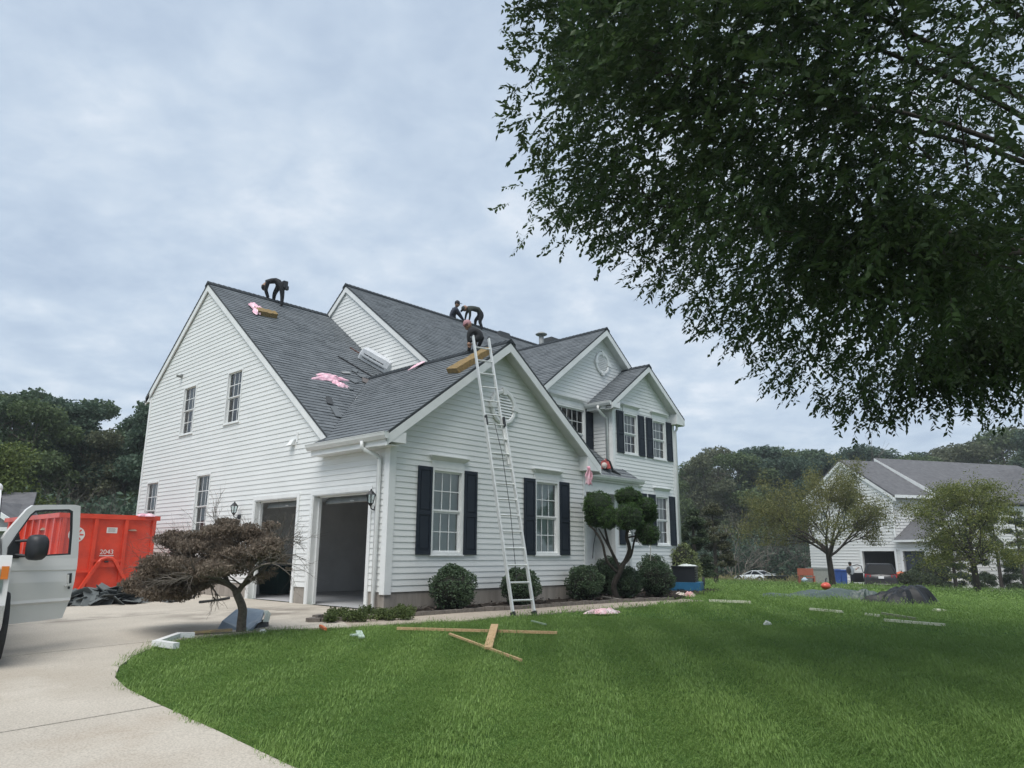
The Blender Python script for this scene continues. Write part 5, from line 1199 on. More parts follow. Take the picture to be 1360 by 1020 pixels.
# ------------------------------------------------------------------ soft crumpled things
def crumple(name, label, cat, P, sx, sy, h, m, seed, rz=0.0, nrm=None, group=None, n=26, parent=None, fold=3.0, heap=0.0):
    """a crumpled sheet lying on its base plane: ridged, with a ragged outline, given thickness by its folds"""
    r = np.random.default_rng(seed); K = r.normal(size=(7, 2))*fold; ph = r.uniform(0, 6.28, 7); ph2 = r.uniform(0, 6.28, 4)
    def fn(i, j):
        a = i*2*math.pi; q = j; rr_ = 1+.22*math.sin(3*a+ph2[0])+.16*math.sin(5*a+ph2[1])+.08*math.sin(11*a+ph2[2])
        x = math.cos(a)*q*rr_; y = math.sin(a)*q*rr_
        z = sum(abs(math.sin(K[k]@V(x, y)+ph[k])) for k in range(7))/7*(1-q**4*.85)+.02; z = z*h*(1-.35*q) if not heap else h*((1-q**5)*(heap+(1-heap)*z)+.25*(1-q**4)*math.sin(2.2*x+ph[0]))
        return (x*sx/2, y*sy/2, z if q < .995 else 0.0)
    b = MB(); b.grid(48, 14, fn)
    if parent is not None: return b.build(name, m, parent)
    o = link(name, b.mesh(name, m), None, tuple(map(float, P)), None, label=label, category=cat, group=group)
    if nrm is not None: o.rotation_euler = Vector(nrm).to_track_quat('Z', 'Y').to_euler(); o.rotation_euler.rotate_axis('Z', rz)
    else: o.rotation_euler = (0, 0, rz)
    return o
m_pink = mat('pink_film', (.74, .36, .46), (.80, .58, .64), scale=7, rough=.35)
m_felt = mat('tan_felt', (.28, .19, .075), (.17, .12, .055), scale=25, rough=.95, bump=.5)
m_tarpg = mat('grey_green_tarp', (.038, .060, .052), (.065, .09, .08), scale=5, rough=.45)
m_tarpk = mat('black_tarp', (.006, .007, .008), (.014, .016, .017), scale=6, rough=.45, spec=.3)
NR1 = (0, -.766, 1); NW = (-.748, 0, 1)
def onR1(u, v):   # on the tall gable front slope
    d = ray(u, v); t = (ag+.766*CAM[1]-CAM[2])/(d[2]-.766*d[1]); return CAM+d*t
def onW(u, v):
    d = ray(u, v); t = (aw+.748*CAM[0]-CAM[2])/(d[2]-.748*d[0]); return CAM+d*t
def pad(name, label, cat, P, l, w_, h, m, d, nrm, group=None):
    """foam block lying on a slope; d: its long direction"""
    t = thing(name, label, cat, P, 0, group); d = V(*d); nrm = V(*nrm); nrm = nrm/np.linalg.norm(nrm); d -= nrm*(d@nrm); d /= np.linalg.norm(d); s = np.cross(nrm, d); b = MB(); n = 10
    rnd = random.Random(3); vs = []
    for i in range(n+1):
        x = (i/n-.5)*l; k = 1-.28*abs(i/n-.5)*2*((i/n) > .5); jt = rnd.uniform(-.01, .01)
        for (a, c) in ((-.5, 0), (.5, 0), (.47, 1), (-.47, 1)): vs.append(d*x+s*w_*a*k+nrm*(c*(h+jt)))
    b.add(vs, [(i*4+j, i*4+(j+1) % 4, (i+1)*4+(j+1) % 4, (i+1)*4+j) for i in range(n) for j in range(4)]+[(3, 2, 1, 0), (n*4, n*4+1, n*4+2, n*4+3)])
    b.build('foam_block', m, t); return t
P = onR1(352, 418); t = pad('roof_pad', 'tan foam roof pad with pink wrapping below the roofer on the left ridge', 'roof pad', P, .62, .30, .13, m_felt, (1, .15, 0), NR1, 'tan foam roof pads'); 
q = crumple('wrapping', None, None, None, .85, .34, .14, m_pink, 3, parent=t); q.rotation_euler = Vector(NR1).to_track_quat('Z', 'Y').to_euler(); q.rotation_euler.rotate_axis('Z', 1.4); q.location = V(-.22, .10, .13)
P = onW(626, 482); pad('roof_pad', 'long tan foam roof pad on the garage wing ridge beside the ladder top', 'roof pad', P, .95, .52, .12, m_felt, (.72, -.30, .5), NW, 'tan foam roof pads')
P = onR1(437, 502); crumple('pink_wrapper', 'pink plastic wrapper lying crumpled across the shingles of the left slope', 'wrapper', P, .38, 1.0, .10, m_pink, 5, nrm=NR1, rz=1.9, fold=4, group='pink plastic wrappers')
P = onR1(452, 511); crumple('pink_wrapper', 'smaller pink wrapper end touching the big wrapper on the left slope', 'wrapper', P, .50, .26, .08, m_pink, 8, nrm=NR1, rz=-.5, fold=4, group='pink plastic wrappers')
P = onW(560, 487)+V(-.04, .1, .05); crumple('pink_wrapper', 'pink wrapper on the wing ridge against the upper gable wall', 'wrapper', P, .42, .16, .05, m_pink, 9, nrm=NW, rz=1.2, fold=4, group='pink plastic wrappers')
P = pt(782, 632, 16.7); 
b = MB(); r_ = random.Random(2)
b.grid(10, 12, lambda i, j: ((i-.5)*.16*(1.2-.5*j)+.02*math.sin(9*j+3*i), .03*math.sin(i*14+j*5), (j-.5)*.42+.02*math.sin(i*11)))
o = link('pink_wrapper', b.mesh('pink_wrapper', m_pink, True), None, tuple(P), (0, 0, -.5), label='pink plastic hanging under the porch gutter at the wing corner', category='wrapper', group='pink plastic wrappers')
o.data.materials[0] = m_pink; sm_ = o.modifiers.new('thick', 'SOLIDIFY'); sm_.thickness = .006
# white wrapped bundle and the strip of metal behind it
P = onR1(497, 486); d1 = V(1, 0, 0); t = thing('wrapped_bundle', 'long white wrapped bundle lying in the valley against the upper gable wall', 'bundle', P)
A = onR1(474, 477)-P; B2 = onR1(509, 497)-P; d = B2-A; d /= np.linalg.norm(d); nn = V(*NR1)/1.26; ss_ = np.cross(nn, d)
b = MB(); Lb_ = np.linalg.norm(B2-A); hw, hh = .19, .33
def ring_(x, k=1.0): return [d*x+ss_*a*k+nn*c*k+nn*.02 for a, c in ((-hw, 0), (-hw*1.1, hh*.45), (-hw*.85, hh), (0, hh*1.07), (hw*.85, hh), (hw*1.1, hh*.5), (hw, 0))]
R_s = [ring_(x, k) for x, k in ((-Lb_/2-.06, .7), (-Lb_/2, .97), (-Lb_/4, 1), (0, .98), (Lb_/4, 1.01), (Lb_/2, .97), (Lb_/2+.08, .6))]
b.add([p for r_i in R_s for p in r_i], [(i*7+j, i*7+(j+1) % 7, (i+1)*7+(j+1) % 7, (i+1)*7+j) for i in range(6) for j in range(7)]+[tuple(range(7))[::-1], tuple(42+j for j in range(7))])
b.build('wrapper', mat('white_wrap', (.62, .64, .66), (.52, .54, .57), scale=12, rough=.35), t)
b = MB()
for row, (c0, sgn) in enumerate(((.30, -1), (.62, -1))):
    for i in range(15 if row else 17):
        x0 = -Lb_/2*.82+Lb_*.82*i/17; base = ss_*(-hw*1.1+ (hw*.2*(c0 > .45)*(c0-.45)*2))*1.012+nn*(.02+hh*c0); b.beam(d*x0+base, d*(x0+.028+.012*((i*7) % 3))+base, .004, .028, up=nn)
b.build('printing', pmat('ink_dark', (.06, .065, .075)), t)
b = MB(); a0 = onR1(507, 474)-P+nn*.1; b.beam(V(.12, .32, .22)-d*.75, V(.12, .32, .22)+d*.85, .02, .10, up=nn); b.build('metal_strip', pmat('rust_strip', (.16, .075, .06)), t)
a0 = onR1(449, 474); b0 = onR1(496, 502); b = MB(); b.beam(V(0, 0, .02), b0-a0+V(0, 0, .02), .05, .03, up=NR1); link('lath', b.mesh('lath', M['black']), None, tuple(a0), None, label='thin black batten lying along the slope below the white bundle', category='batten')
# loose shingles in the valley
SC = [(459, 496, .30, .09, .3, 'light'), (471, 493, .28, .14, .9, 'mid'), (480, 500, .24, .20, .2, 'mid'), (486, 507, .34, .22, 1.1, 'brown'), (470, 507, .22, .18, .5, 'mid'), (474, 531, .26, .07, .9, 'white'), (462, 514, .36, .12, 1.7, 'mid'), (446, 548, .5, .16, 1.4, 'mid'), (437, 533, .4, .14, 1.2, 'dark')]
for i, (u, v, l, w_, a, c) in enumerate(SC):
    P = onR1(u, v); b = MB(); b.box(-l/2, l/2, -w_/2, w_/2, .018, .032); k = {'light': (.30, .31, .31), 'mid': (.13, .145, .155), 'brown': (.14, .125, .12), 'white': (.60, .60, .58), 'dark': (.05, .055, .06)}[c]
    o = link('loose_shingle', b.mesh('loose_shingle', pmat('loose_'+c, k, scale=40, rough=.9)), None, tuple(P), None, label=['pale narrow strip nearest the big pink wrapper on the roof', 'grey loose shingle just below the black batten', 'grey loose shingle halfway between the batten and the valley', 'brownish square shingle beside the valley, near the white bundle', 'grey loose shingle at the tip of the pink wrapper', 'small white strip lying across the valley', 'long grey shingle right below the pink wrapper end', 'grey shingle lowest in the valley above the gutter', 'dark shingle on the left slope above the rake tip'][i], category='shingle', group='loose shingles in the valley')
    o.rotation_euler = Vector(NR1).to_track_quat('Z', 'Y').to_euler(); o.rotation_euler.rotate_axis('Z', a)
# nail bag and hose on the porch roof
P = on(804, 618, 'y', 1.7); P = V(P[0], P[1], PZ-PS*PE+PS*P[1]+.02); t = thing('tool_bag', 'red and black tool bag on the porch roof by the bump out corner', 'bag', P)
crumple('bag_cloth', None, None, None, .34, .30, .42, mat('red_cloth', (.40, .07, .06), (.10, .03, .03), scale=9, rough=.8), 4, parent=t); q = MB(); q.ball((-.12, -.05, .09), .10, .08, .09, 7, 9); q.build('white_pouch', pmat('pouch_cream', (.55, .48, .44)), t)
b = MB(); e0 = on(824, 632, 'y', 1.55)-P; b.tube([(.05, 0, .25), (.15, -.03, .22), tuple(e0*.5+V(0, 0, .06)), tuple(e0+V(0, 0, .03))], [.06, .05, .04, .02], 7); b.build('strap', M['black'], t)
# black cable on the recess wall and white post with cap
P = on(789, 700, 'y', 2.5); b = MB(); b.tube([(0, 0, .45), (.12, 0, .2), (.10, 0, -.1), (-.05, 0, -.55), (-.1, 0, -.9)], .012, 5); link('cable', b.mesh('cable', M['black']), None, tuple(P), None, label='thin black cable hanging on the wall left of the topiary', category='cable')
P = pt(836, 745, 17.3); gzz = gz(P[0], P[1]); zt = pt(836, 705, 17.3)[2]-gzz; t = thing('white_post', 'square white post with rounded cap behind the topiary', 'post', (P[0], P[1], gzz)); b = MB(); b.box(-.045, .045, -.045, .045, -.1, zt-.1); b.build('shaft', M['trim'], t); b = MB(); b.lathe([(.06, zt-.1), (.075, zt-.07), (.05, zt-.05), (.055, zt-.02), (.02, zt+.02)], k=12); b.build('cap', M['trim'], t)
P, _d = at(867, 790); b = MB(); b.tube([(0, 0, 0), (.03, 0, .5), (.12, .02, 1.15)], .012, 5); link('stake', b.mesh('stake', pmat('stake_grey', (.3, .3, .27))), None, tuple(on(864, 768, 'y', -.1)), None, label='thin leaning stake between the round shrubs under the bump out', category='stake')

# ------------------------------------------------------------------ lumber and scraps on the lawn
m_pine = mat('pine_wood', (.52, .37, .20), (.38, .24, .12), scale=5, rough=.7, stretch=(1, 9, 9)); m_pale = mat('pale_strip', (.66, .66, .52), (.55, .55, .42), scale=6, rough=.6)
def stick(name, u0, v0, u1, v1, w_, h, m, label, cat='board', z0=.035, z1=.035, group=None):
    a = at(u0, v0)[0]+V(0, 0, z0); c = at(u1, v1)[0]+V(0, 0, z1); b = MB(); mid = (a+c)/2; b.beam(a-mid, c-mid, w_, h); link(name, b.mesh(name, m), None, tuple(mid), None, label=label, category=cat, group=group)
stick('board', 527, 840.5, 740, 846.5, .035, .035, m_pine, 'longest pine strip lying straight across the near lawn', z0=.06, z1=.06)
stick('board', 597, 847, 692, 882, .03, .025, m_pine, 'narrow pine strip lying at an angle below the long strip', z0=.05, z1=.04)
stick('board', 657, 843, 648, 867, .10, .025, m_pine, 'short wide pine plank crossing the angled strip', z0=.13, z1=.05)
stick('board', 942, 802.3, 997, 804.5, .07, .05, m_pale, 'pale yellow strip lying beyond the end of the walk', z0=.075, z1=.075)
stick('strip', 1076, 814, 1120, 818, .05, .04, m_pale, 'first of the pale strips on the far lawn, left of the others', 'strip', z0=.075, z1=.075)
stick('strip', 1150, 821, 1168, 823.5, .05, .04, m_pale, 'shortest pale strip in the middle of the far lawn', 'strip', z0=.075, z1=.075)
stick('strip', 1175, 829.5, 1256, 836.5, .05, .04, m_pale, 'longest pale strip on the far lawn, nearest of them', 'strip', z0=.075, z1=.075)
stick('strip', 1172, 820, 1218, 828, .04, .04, mat('weathered_strip', (.26, .28, .18), rough=.8), 'dull strip just above the longest pale strip on the far lawn', 'strip', z0=.075, z1=.075)
stick('strip', 1244, 813, 1251, 814, .20, .04, m_pale, 'pale scrap alone on the far lawn below the black tarp', 'scrap', z0=.05, z1=.05)
stick('offcut', 466, 850, 478, 849, .09, .02, pmat('scrap_green_white', (.42, .52, .44)), 'pale green left scrap of the pair on the lawn by the garage corner', 'scrap', z0=.06, z1=.06)
stick('offcut', 476, 845.5, 480, 852, .08, .02, MATS['scrap_green_white'], 'pale green right scrap of the pair on the lawn by the garage corner', 'scrap', z0=.07, z1=.05)
stick('orange_rod', 425, 836, 432, 841.5, .035, .035, pmat('orange_plastic', (.55, .14, .05)), 'small orange rod at the edge of the grass by the walk', 'handle', z0=.05, z1=.06)
stick('strip', 706, 829, 725, 834, .03, .02, mat('weathered_green', (.22, .30, .20), rough=.8), 'thin greenish strip in the grass right of the ladder foot', 'strip', z0=.05, z1=.05)
P = at(802, 817)[0]; crumple('pink_wrapper', 'pale pink wrapper lying on the lawn by the walk right of the ladder', 'wrapper', P+V(0, 0, .03), .62, .26, .13, mat('pale_pink_film', (.74, .42, .46), (.80, .68, .68), scale=8, rough=.4), 12, rz=-.4, group='pink plastic wrappers')
P = at(1019, 834)[0]; crumple('paper_scrap', 'small white scrap alone in the middle of the right lawn', 'scrap', P+V(0, 0, .05), .14, .10, .09, pmat('paper_white', (.7, .72, .68)), 13)
P = at(906, 792)[0]; crumple('paper_scrap', 'crumpled cream paper at the end of the walk below the black unit', 'scrap', P+V(-.1, 0, .02), .5, .25, .12, pmat('cream_paper', (.62, .55, .48)), 14)
P = at(916, 794)[0]; crumple('red_scrap', 'pink and red curved scrap at the end of the walk', 'scrap', P+V(0, 0, .03), .5, .2, .2, mat('red_scrap', (.62, .30, .28), (.75, .6, .58), scale=6), 15)
stick('strip', 772+28, 797.5, 822, 801, .05, .03, pmat('grey_wood', (.30, .28, .25)), 'grey weathered stick on the mulch below the shrubs', 'strip', z0=.08, z1=.08)
# black wrapped unit on a blue sheet
P = pt(912, 780, 21.6); z = gz(P[0], P[1]); zb = gz(P[0], P[1])+.20; t = thing('black_unit', 'black boxed machine with white papers on top standing on a blue sheet', 'machine', (P[0], P[1], zb), math.pi/2-YAW-.35+1.57)
b = MB(); b.box(-.30, .36, -.38, .38, .08, .50); b.box(-.33, .39, -.41, .41, .50, .54); b.build('casing', pmat('casing_black', (.015, .018, .022), rough=.35), t)
for i in range(5): b = MB(); b.box(-.318, -.301, -.34, .34, .13+i*.07, .165+i*.07); b.build('grille_slat', M['black'], t)
b = MB(); b.box(-.46, .46, -.50, .52, -.25, .08); b.build('blue_sheet', pmat('blue_plastic', (.02, .12, .24), rough=.4), t); b = MB(); b.lathe([(.13, -.03), (.13, .03)], (-.45, -.52, .08), 14, 'x'); b.build('wheel', M['rubber'], t)
b = MB(); b.box(-.31, -.3005, -.12, -.04, .27, .33); b.build('label_plate', pmat('plate_grey', (.4, .42, .42)), t); crumple('paper', None, None, None, .5, .4, .10, pmat('paper_cool', (.6, .65, .62)), 18, parent=t).location = (0, -.15, .53)

# ------------------------------------------------------------------ beside the maple
P, dd_ = at(325, 843); P = pt(325, 836, dd_+.35); P = V(P[0], P[1], gz(P[0], P[1])+.03); R_ = lambda u, v, q=0.0: pt(u, v, float((P-CAM)@_f)+q)-P
t = thing('sheet_metal_cover', 'bent blue grey metal cover lying behind the maple trunk on the drive', 'cover', P)
m_bg = mat('blue_grey_metal', (.25, .31, .37), (.19, .24, .29), scale=4, rough=.35, metal=.2)
b = MB(); b.prism([R_(287, 841, .0), R_(323, 839, -.1), R_(330, 836, 0), R_(348, 823, .2), R_(352, 812, .5), R_(343, 810, .6), R_(325, 808.5, .6), R_(314, 811, .5), R_(296, 826, .2)], V(0, .02, .015)); b.build('panel', m_bg, t)
b = MB(); b.prism([R_(325, 841, -.15), R_(333, 841, -.2), R_(342, 828, -.1), R_(348, 825, .0), R_(338, 825, .2), R_(326, 832, .1)], V(0, .03, .01)); b.build('panel', m_bg, t)
b = MB(); b.prism([R_(332, 842, .0), R_(346, 842, .1), R_(357, 836, .3), R_(357, 826, .4), R_(350, 823, .3), R_(341, 829, .0)], V(.02, .1, .0)); b.build('underside', M['black'], t)
b = MB(); b.prism([R_(349, 826, .2), R_(357, 826, .25), R_(360, 815, .4), R_(356, 811, .5), R_(350, 811, .45), R_(352, 818, .3)], V(.02, .04, .0)); b.build('torn_edge', pmat('pale_edge', (.5, .54, .48)), t)
P = at(349, 842)[0]; b = MB(); b.ball((0, 0, .03), .05, .05, .035, 7, 9, .1); link('plastic_cup', b.mesh('plastic_cup', M['trim']), None, tuple(P), None, label='small white cup in the grass right of the maple trunk', category='cup')
stick('plank', 257, 845, 308, 842.5, .11, .03, mat('yellow_plank', (.45, .34, .14), (.25, .2, .13), scale=6), 'yellow brown plank on the grass edge left of the maple trunk', 'plank', z0=.05, z1=.06)
a0 = at(207, 862)[0]; P = a0; t = thing('downspout_piece', 'white bent downspout piece lying on the near corner of the lawn', 'downspout', P)
b = MB(); q0 = V(0, 0, .07); q1 = at(236, 853.5)[0]-P+V(0, 0, .09); q2 = at(257, 852)[0]-P+V(0, 0, .08); b.beam(q0, q1, .08, .06); b.beam(q1+V(-.02, 0, 0.003), q2, .082, .062); b.build('pipe', M['trim'], t); b = MB(); q3 = at(233, 866)[0]-P+V(0, 0, .07); b.beam(q0+V(-.02, .0, .004), q3, .085, .065); b.build('elbow', M['trim'], t)
P = pt(285, 800, 12.6); P = V(P[0], P[1], gz(P[0], P[1])+.024); a_ = at(265, 803)[0]; c_ = at(304, 798)[0]; b = MB(); b.tube([a_-P+V(0, 0, .05), (a_+c_)/2-P+V(0, .02, .04), c_-P+V(0, 0, .06)], .03, 6); link('stick', b.mesh('stick', M['black']), None, tuple(P), None, label='dark bent stick lying on the driveway before the garage', category='stick')
# tarps on the far lawn
P = at(1104, 795)[0]; crumple('grey_tarp', 'flat grey green tarp spread on the far lawn', 'tarp', P, 3.2, 1.6, .34, m_tarpg, 31, rz=-YAW-.1, fold=3.5, n=40)
P = at(1199, 803)[0]; crumple('black_tarp', 'heaped black tarp covering a pile on the far lawn', 'tarp', P, 1.6, 1.1, .46, m_tarpk, 33, rz=-YAW-.1, fold=5, heap=.5)
P = at(1152, 799)[0]; crumple('grey_tarp', 'small grey green tarp end against the black heap', 'tarp', P, .9, .9, .45, m_tarpg, 34, rz=.3, fold=4)
P = at(1098, 791)[0]; t = thing('leaf_blower', 'orange red power blower lying on the grey green tarp', 'blower', P+V(0, 0, .22)); b = MB(); b.ball((0, 0, .08), .26, .18, .14, 8, 12, .05); b.ball((.2, .1, .06), .16, .14, .12, 7, 10); b.build('housing', pmat('red_plastic', (.62, .10, .06), rough=.35), t, True); t.scale = (.75, .75, .75); b = MB(); b.tube([(0, 0, .2), (.05, 0, .32), (.12, 0, .38)], .03, 6); b.build('handle', M['black'], t)
# ------------------------------------------------------------------ the van, its door open towards the lawn
Hh = pt(3.5, 750, 8.2); Ee = pt(107, 750, 8.9); zg = gz(Hh[0], Hh[1])+.024
fw = V(-.165, -.986, 0); fw /= np.linalg.norm(fw); lf = V(-fw[1], fw[0], 0); lf = lf if lf[0] > 0 else -lf
van = thing('van', 'silver white work van at the left edge with its front door swung open', 'van', (Hh[0], Hh[1], zg), math.atan2(fw[1], fw[0]))
VO = V(Hh[0], Hh[1], zg)
def vl(P): q = np.asarray(P)-VO; return V(q@fw, q@lf, q[2])
m_van = mat('silver_paint', (.68, .68, .66), (.63, .63, .61), scale=1.2, rough=.28, coat=.5, spec=.5)
m_orange = pmat('orange_lens', (.75, .22, .03), rough=.2)
zc = .36
def arc(cx, cz, r, a0, a1, n): return [(cx+r*math.cos(a0+(a1-a0)*i/n), cz+r*math.sin(a0+(a1-a0)*i/n)) for i in range(n+1)]
prof = [(1.02, .38), (1.06, .55), (1.02, .98), (.92, 1.12), (.20, 1.26), (-.55, 1.82), (-.75, 1.88), (-4.1, 1.90), (-4.25, 1.80), (-4.32, .45), (-3.55, .36)]+arc(-3.1, zc, .43, 0, math.pi, 8)[0:0]+[(-2.67, .36)]
wheel_arc = [(.46+.44*math.cos(t), zc+.44*math.sin(t)) for t in np.linspace(math.pi, 0, 12)]
poly = prof[:9]+[(-4.32, .42), (-3.62, .40)]+[(-3.1+.44*math.cos(t), zc+.44*math.sin(t)) for t in np.linspace(math.pi, 0, 12)]+[(-2.6, .40), (-.06, .40)]+wheel_arc+[(.92, .38)]
poly = poly[::-1]
p2 = [(x if x < .85 else .85+(x-.85)*.4, z) for x, z in poly]; lo2 = clip_poly(p2, (0, 1.10), (0, -1)); hi2 = clip_poly(p2, (0, 1.10), (0, 1)); b = MB(); b.prism([(x, -2.06, z) for x, z in lo2], (0, 2.09, 0)); b.prism([(x, -1.95, z) for x, z in hi2], (0, 1.85, 0)); b.build('body', m_van, van)
b = MB()   # dark door opening, windscreen and windows as panels set into the body
b.prism([(.02, -.014, .46), (-1.02, -.094, .46), (-1.02, -.094, 1.78), (-.62, -.094, 1.78), (.02, -.094, 1.22)], (0, .012, 0)); b.build('door_opening', M['black'], van)
b = MB(); b.prism([(.12, -1.90, 1.292), (.12, -.10, 1.292), (-.50, -.16, 1.792), (-.50, -1.84, 1.792)], (.012, 0, .014)); b.build('windscreen', pmat('dark_glass', (.02, .025, .03), rough=.08), van)
b = MB(); b.prism([(-1.5, -.0949, 1.2), (-3.9, -.0949, 1.2), (-3.9, -.0949, 1.72), (-1.5, -.0949, 1.72)], (0, .008, 0)); b.build('window', MATS['dark_glass'], van)
for x in (.46, -3.1):
    b = MB(); b.lathe([(.20, -.24), (.335, -.24), (.36, -.20), (.362, -.05), (.34, -.012), (.22, .0)], (x, .10, zc), 28, 'y'); w = b.build('wheel', M['rubber'], van, True); b = MB(); b.lathe([(.0, -.10), (.21, -.09), (.222, -.02), (.20, -.005)], (x, .102, zc), 20, 'y'); b.build('rim', M['chrome'], w)
    b = MB(); b.lathe([(.20, -.24), (.335, -.24), (.36, -.20), (.362, -.05), (.34, -.012), (.22, .0)], (x, -1.74, zc), 28, 'y'); b.build('wheel', M['rubber'], van, True)
b = MB(); b.box(.88, .925, -1.95, -.25, .70, .98); b.build('grille', M['black'], van)
for y0, y1 in ((-.36, -.02), (-2.0, -1.68)):
    b = MB(); b.box(.89, .94, y0, y1, .72, .96); h = b.build('headlight', M['glass'], van); b = MB(); b.box(.82, .945, y1-.03 if y1 > -1 else y0-.03, y1+.035 if y1 > -1 else y0+.03, .86, .99); b.build('marker_lens', m_orange, h)
    b = MB(); b.box(.87, .895, y0, y1, .70, .98); b.build('headlight_housing', M['black'], h)
b = MB(); b.box(.90, 1.02, -2.08, .02, .36, .60); b.build('bumper', M['chrome'], van)
# door: outline taken on its upright plane
dn = np.cross(Ee-Hh, V(0, 0, 1)); dn = V(dn[0], dn[1], 0); dn /= np.linalg.norm(dn); dn = dn if dn@(CAM-Hh) > 0 else -dn
def od(u, v, n=0.0): d = ray(u, v); t = ((Hh-CAM)@dn)/(d@dn); return vl(CAM+d*t+dn*n)
dnl = V(dn@fw, dn@lf, 0)
def ring_prism(mb, outer, inner, th):
    """frame between two outlines of equal count"""
    n = len(outer); O1 = [od(*p) for p in outer]; I1 = [od(*p) for p in inner]; e = -dnl*th
    P_ = O1+I1+[p+e for p in O1]+[p+e for p in I1]
    fs = []
    for i in range(n):
        j = (i+1) % n; fs += [(i, j, n+j, n+i), (2*n+j, 2*n+i, 3*n+i, 3*n+j), (j, i, 2*n+i, 2*n+j), (n+i, n+j, 3*n+j, 3*n+i)]
    mb.add(P_, fs)
dm = MB()
out_u = [(3, 741.5), (3, 716), (8, 708), (36, 676.5), (44, 671), (60, 670.4), (100, 670.4), (107.3, 672), (106, 700), (103.5, 741.5)]
in_u = [(9, 741.4), (10, 727), (22, 709), (40, 684), (47, 678), (60, 676.8), (92, 676.3), (97, 679), (96.3, 706), (93.8, 736.6)]
ring_prism(dm, out_u, in_u, .055)
# lower skin with a slight outward belly
rows = [(741.5, 0), (752, .012), (758, .014), (759.5, .006), (775, .016), (799, .012), (803, .022), (806, .004), (826, -.012)]
def edge_x(v, right): return float(np.interp(v, [741, 758, 790, 806, 822], [103.4, 101, 95.5, 91, 83])) if right else float(np.interp(v, [741, 770, 800, 830], [3, 5.5, 9, 11.5]))
def vr(v, right): return v-(v-741.5)*.085*(1 if right else 0)*1.0
G_ = []
for v, n in rows:
    ul, ur = edge_x(v, False), edge_x(v, True)
    G_.append([od(ul+(ur-ul)*k/12, v-(v-741.5)*.10*k/12+(3.5 if v > 820 else 0), n) for k in range(13)])
dm.add([p for r_i in G_ for p in r_i], [(i*13+j, (i+1)*13+j, (i+1)*13+j+1, i*13+j+1) for i in range(len(rows)-1) for j in range(12)])
Bk = [od(edge_x(v, s), v-(v-741.5)*.10*s+(3.5 if v > 820 else 0))-dnl*.10 for v, s in ((741.5, 0), (741.5, 1), (806, 1), (826, 1), (826, 0))]
dm.add(Bk+[G_[0][0], G_[0][12], G_[7][12], G_[8][12], G_[8][0]], [(4, 3, 2, 1, 0)]+[(i, (i+1) % 5, 5+(i+1) % 5, 5+i) for i in range(5)])
door = dm.build('front_door', m_van, van)
sl = MB(); ring_prism(sl, [(p[0]*.9+q[0]*.1, p[1]*.9+q[1]*.1) for p, q in zip(in_u, in_u)], [(p[0]+(58-p[0])*.055, p[1]+(712-p[1])*.07) for p in in_u], .03)
sl.build('window_seal', M['black'], door)
wg = MB(); wg.add([od(p[0]+(58-p[0])*.05, p[1]+(712-p[1])*.065, -.012) for p in in_u], [tuple(range(10))]); wg.build('window_glass', glass_mat('clear_glass', (.97, .98, .98), .0), door)
bt = MB(); bt.prism([od(8, 741.5, .003), od(10, 728, .003), od(24, 707, .003), od(26, 718, .003), od(24, 741.5, .003)], dnl*.02); bt.build('mirror_base', M['black'], door)
mh = MB(); c0 = od(38.5, 727); hw_ = np.linalg.norm(od(53, 727)-od(27, 727))/2; hz = (od(40, 710)-od(40, 744))[2]/2
dx_ = (od(53, 727)-od(27, 727)); dx_ /= np.linalg.norm(dx_); n_ = 16
vs = []
for k, (s_, e_) in enumerate(((.86, .12), (1., .15), (1., .22), (.8, .29), (.3, .31))):
    for i in range(n_):
        t = 2*math.pi*i/n_; cx, cz = math.copysign(abs(math.cos(t))**.6, math.cos(t)), math.copysign(abs(math.sin(t))**.6, math.sin(t)); vs.append(c0+dx_*cx*hw_*s_+V(0, 0, cz*hz*s_)+dnl*e_)
mh.add(vs, [(i*n_+j, i*n_+(j+1) % n_, (i+1)*n_+(j+1) % n_, (i+1)*n_+j) for i in range(4) for j in range(n_)]+[tuple(range(n_))[::-1], tuple(4*n_+j for j in range(n_))])
mir = mh.build('side_mirror', M['black'], door, True)
ar = MB()
for v0, v1 in ((719, 717), (737, 739)): ar.tube([od(20, v0, .02), od(27, (v0+v1)/2, .12), od(34, v1, .17)], [.018, .016, .018], 7)
ar.build('mirror_arm', M['black'], mir)
hd_ = MB(); hd_.prism([od(88.5, 762, .016), od(94.5, 761, .016), od(93.5, 774, .016), od(88, 775.5, .016)], dnl*.006); ho = hd_.build('handle_recess', M['black'], door)
hd_ = MB(); hd_.prism([od(83.5, 777.3, .02), od(92.5, 774.8, .02), od(92.3, 776.6, .02), od(84, 779, .02)], dnl*.02); hd_.prism([od(88.2, 763, .018), od(90, 763, .018), od(89.4, 775, .018), od(88, 775.2, .018)], dnl*.02); hd_.build('handle', m_van, door)
kh = MB(); c_ = od(90.5, 780.5, .014); kh.ball(c_, .016, .016, .016, 5, 8); kh.build('lock', M['black'], door)

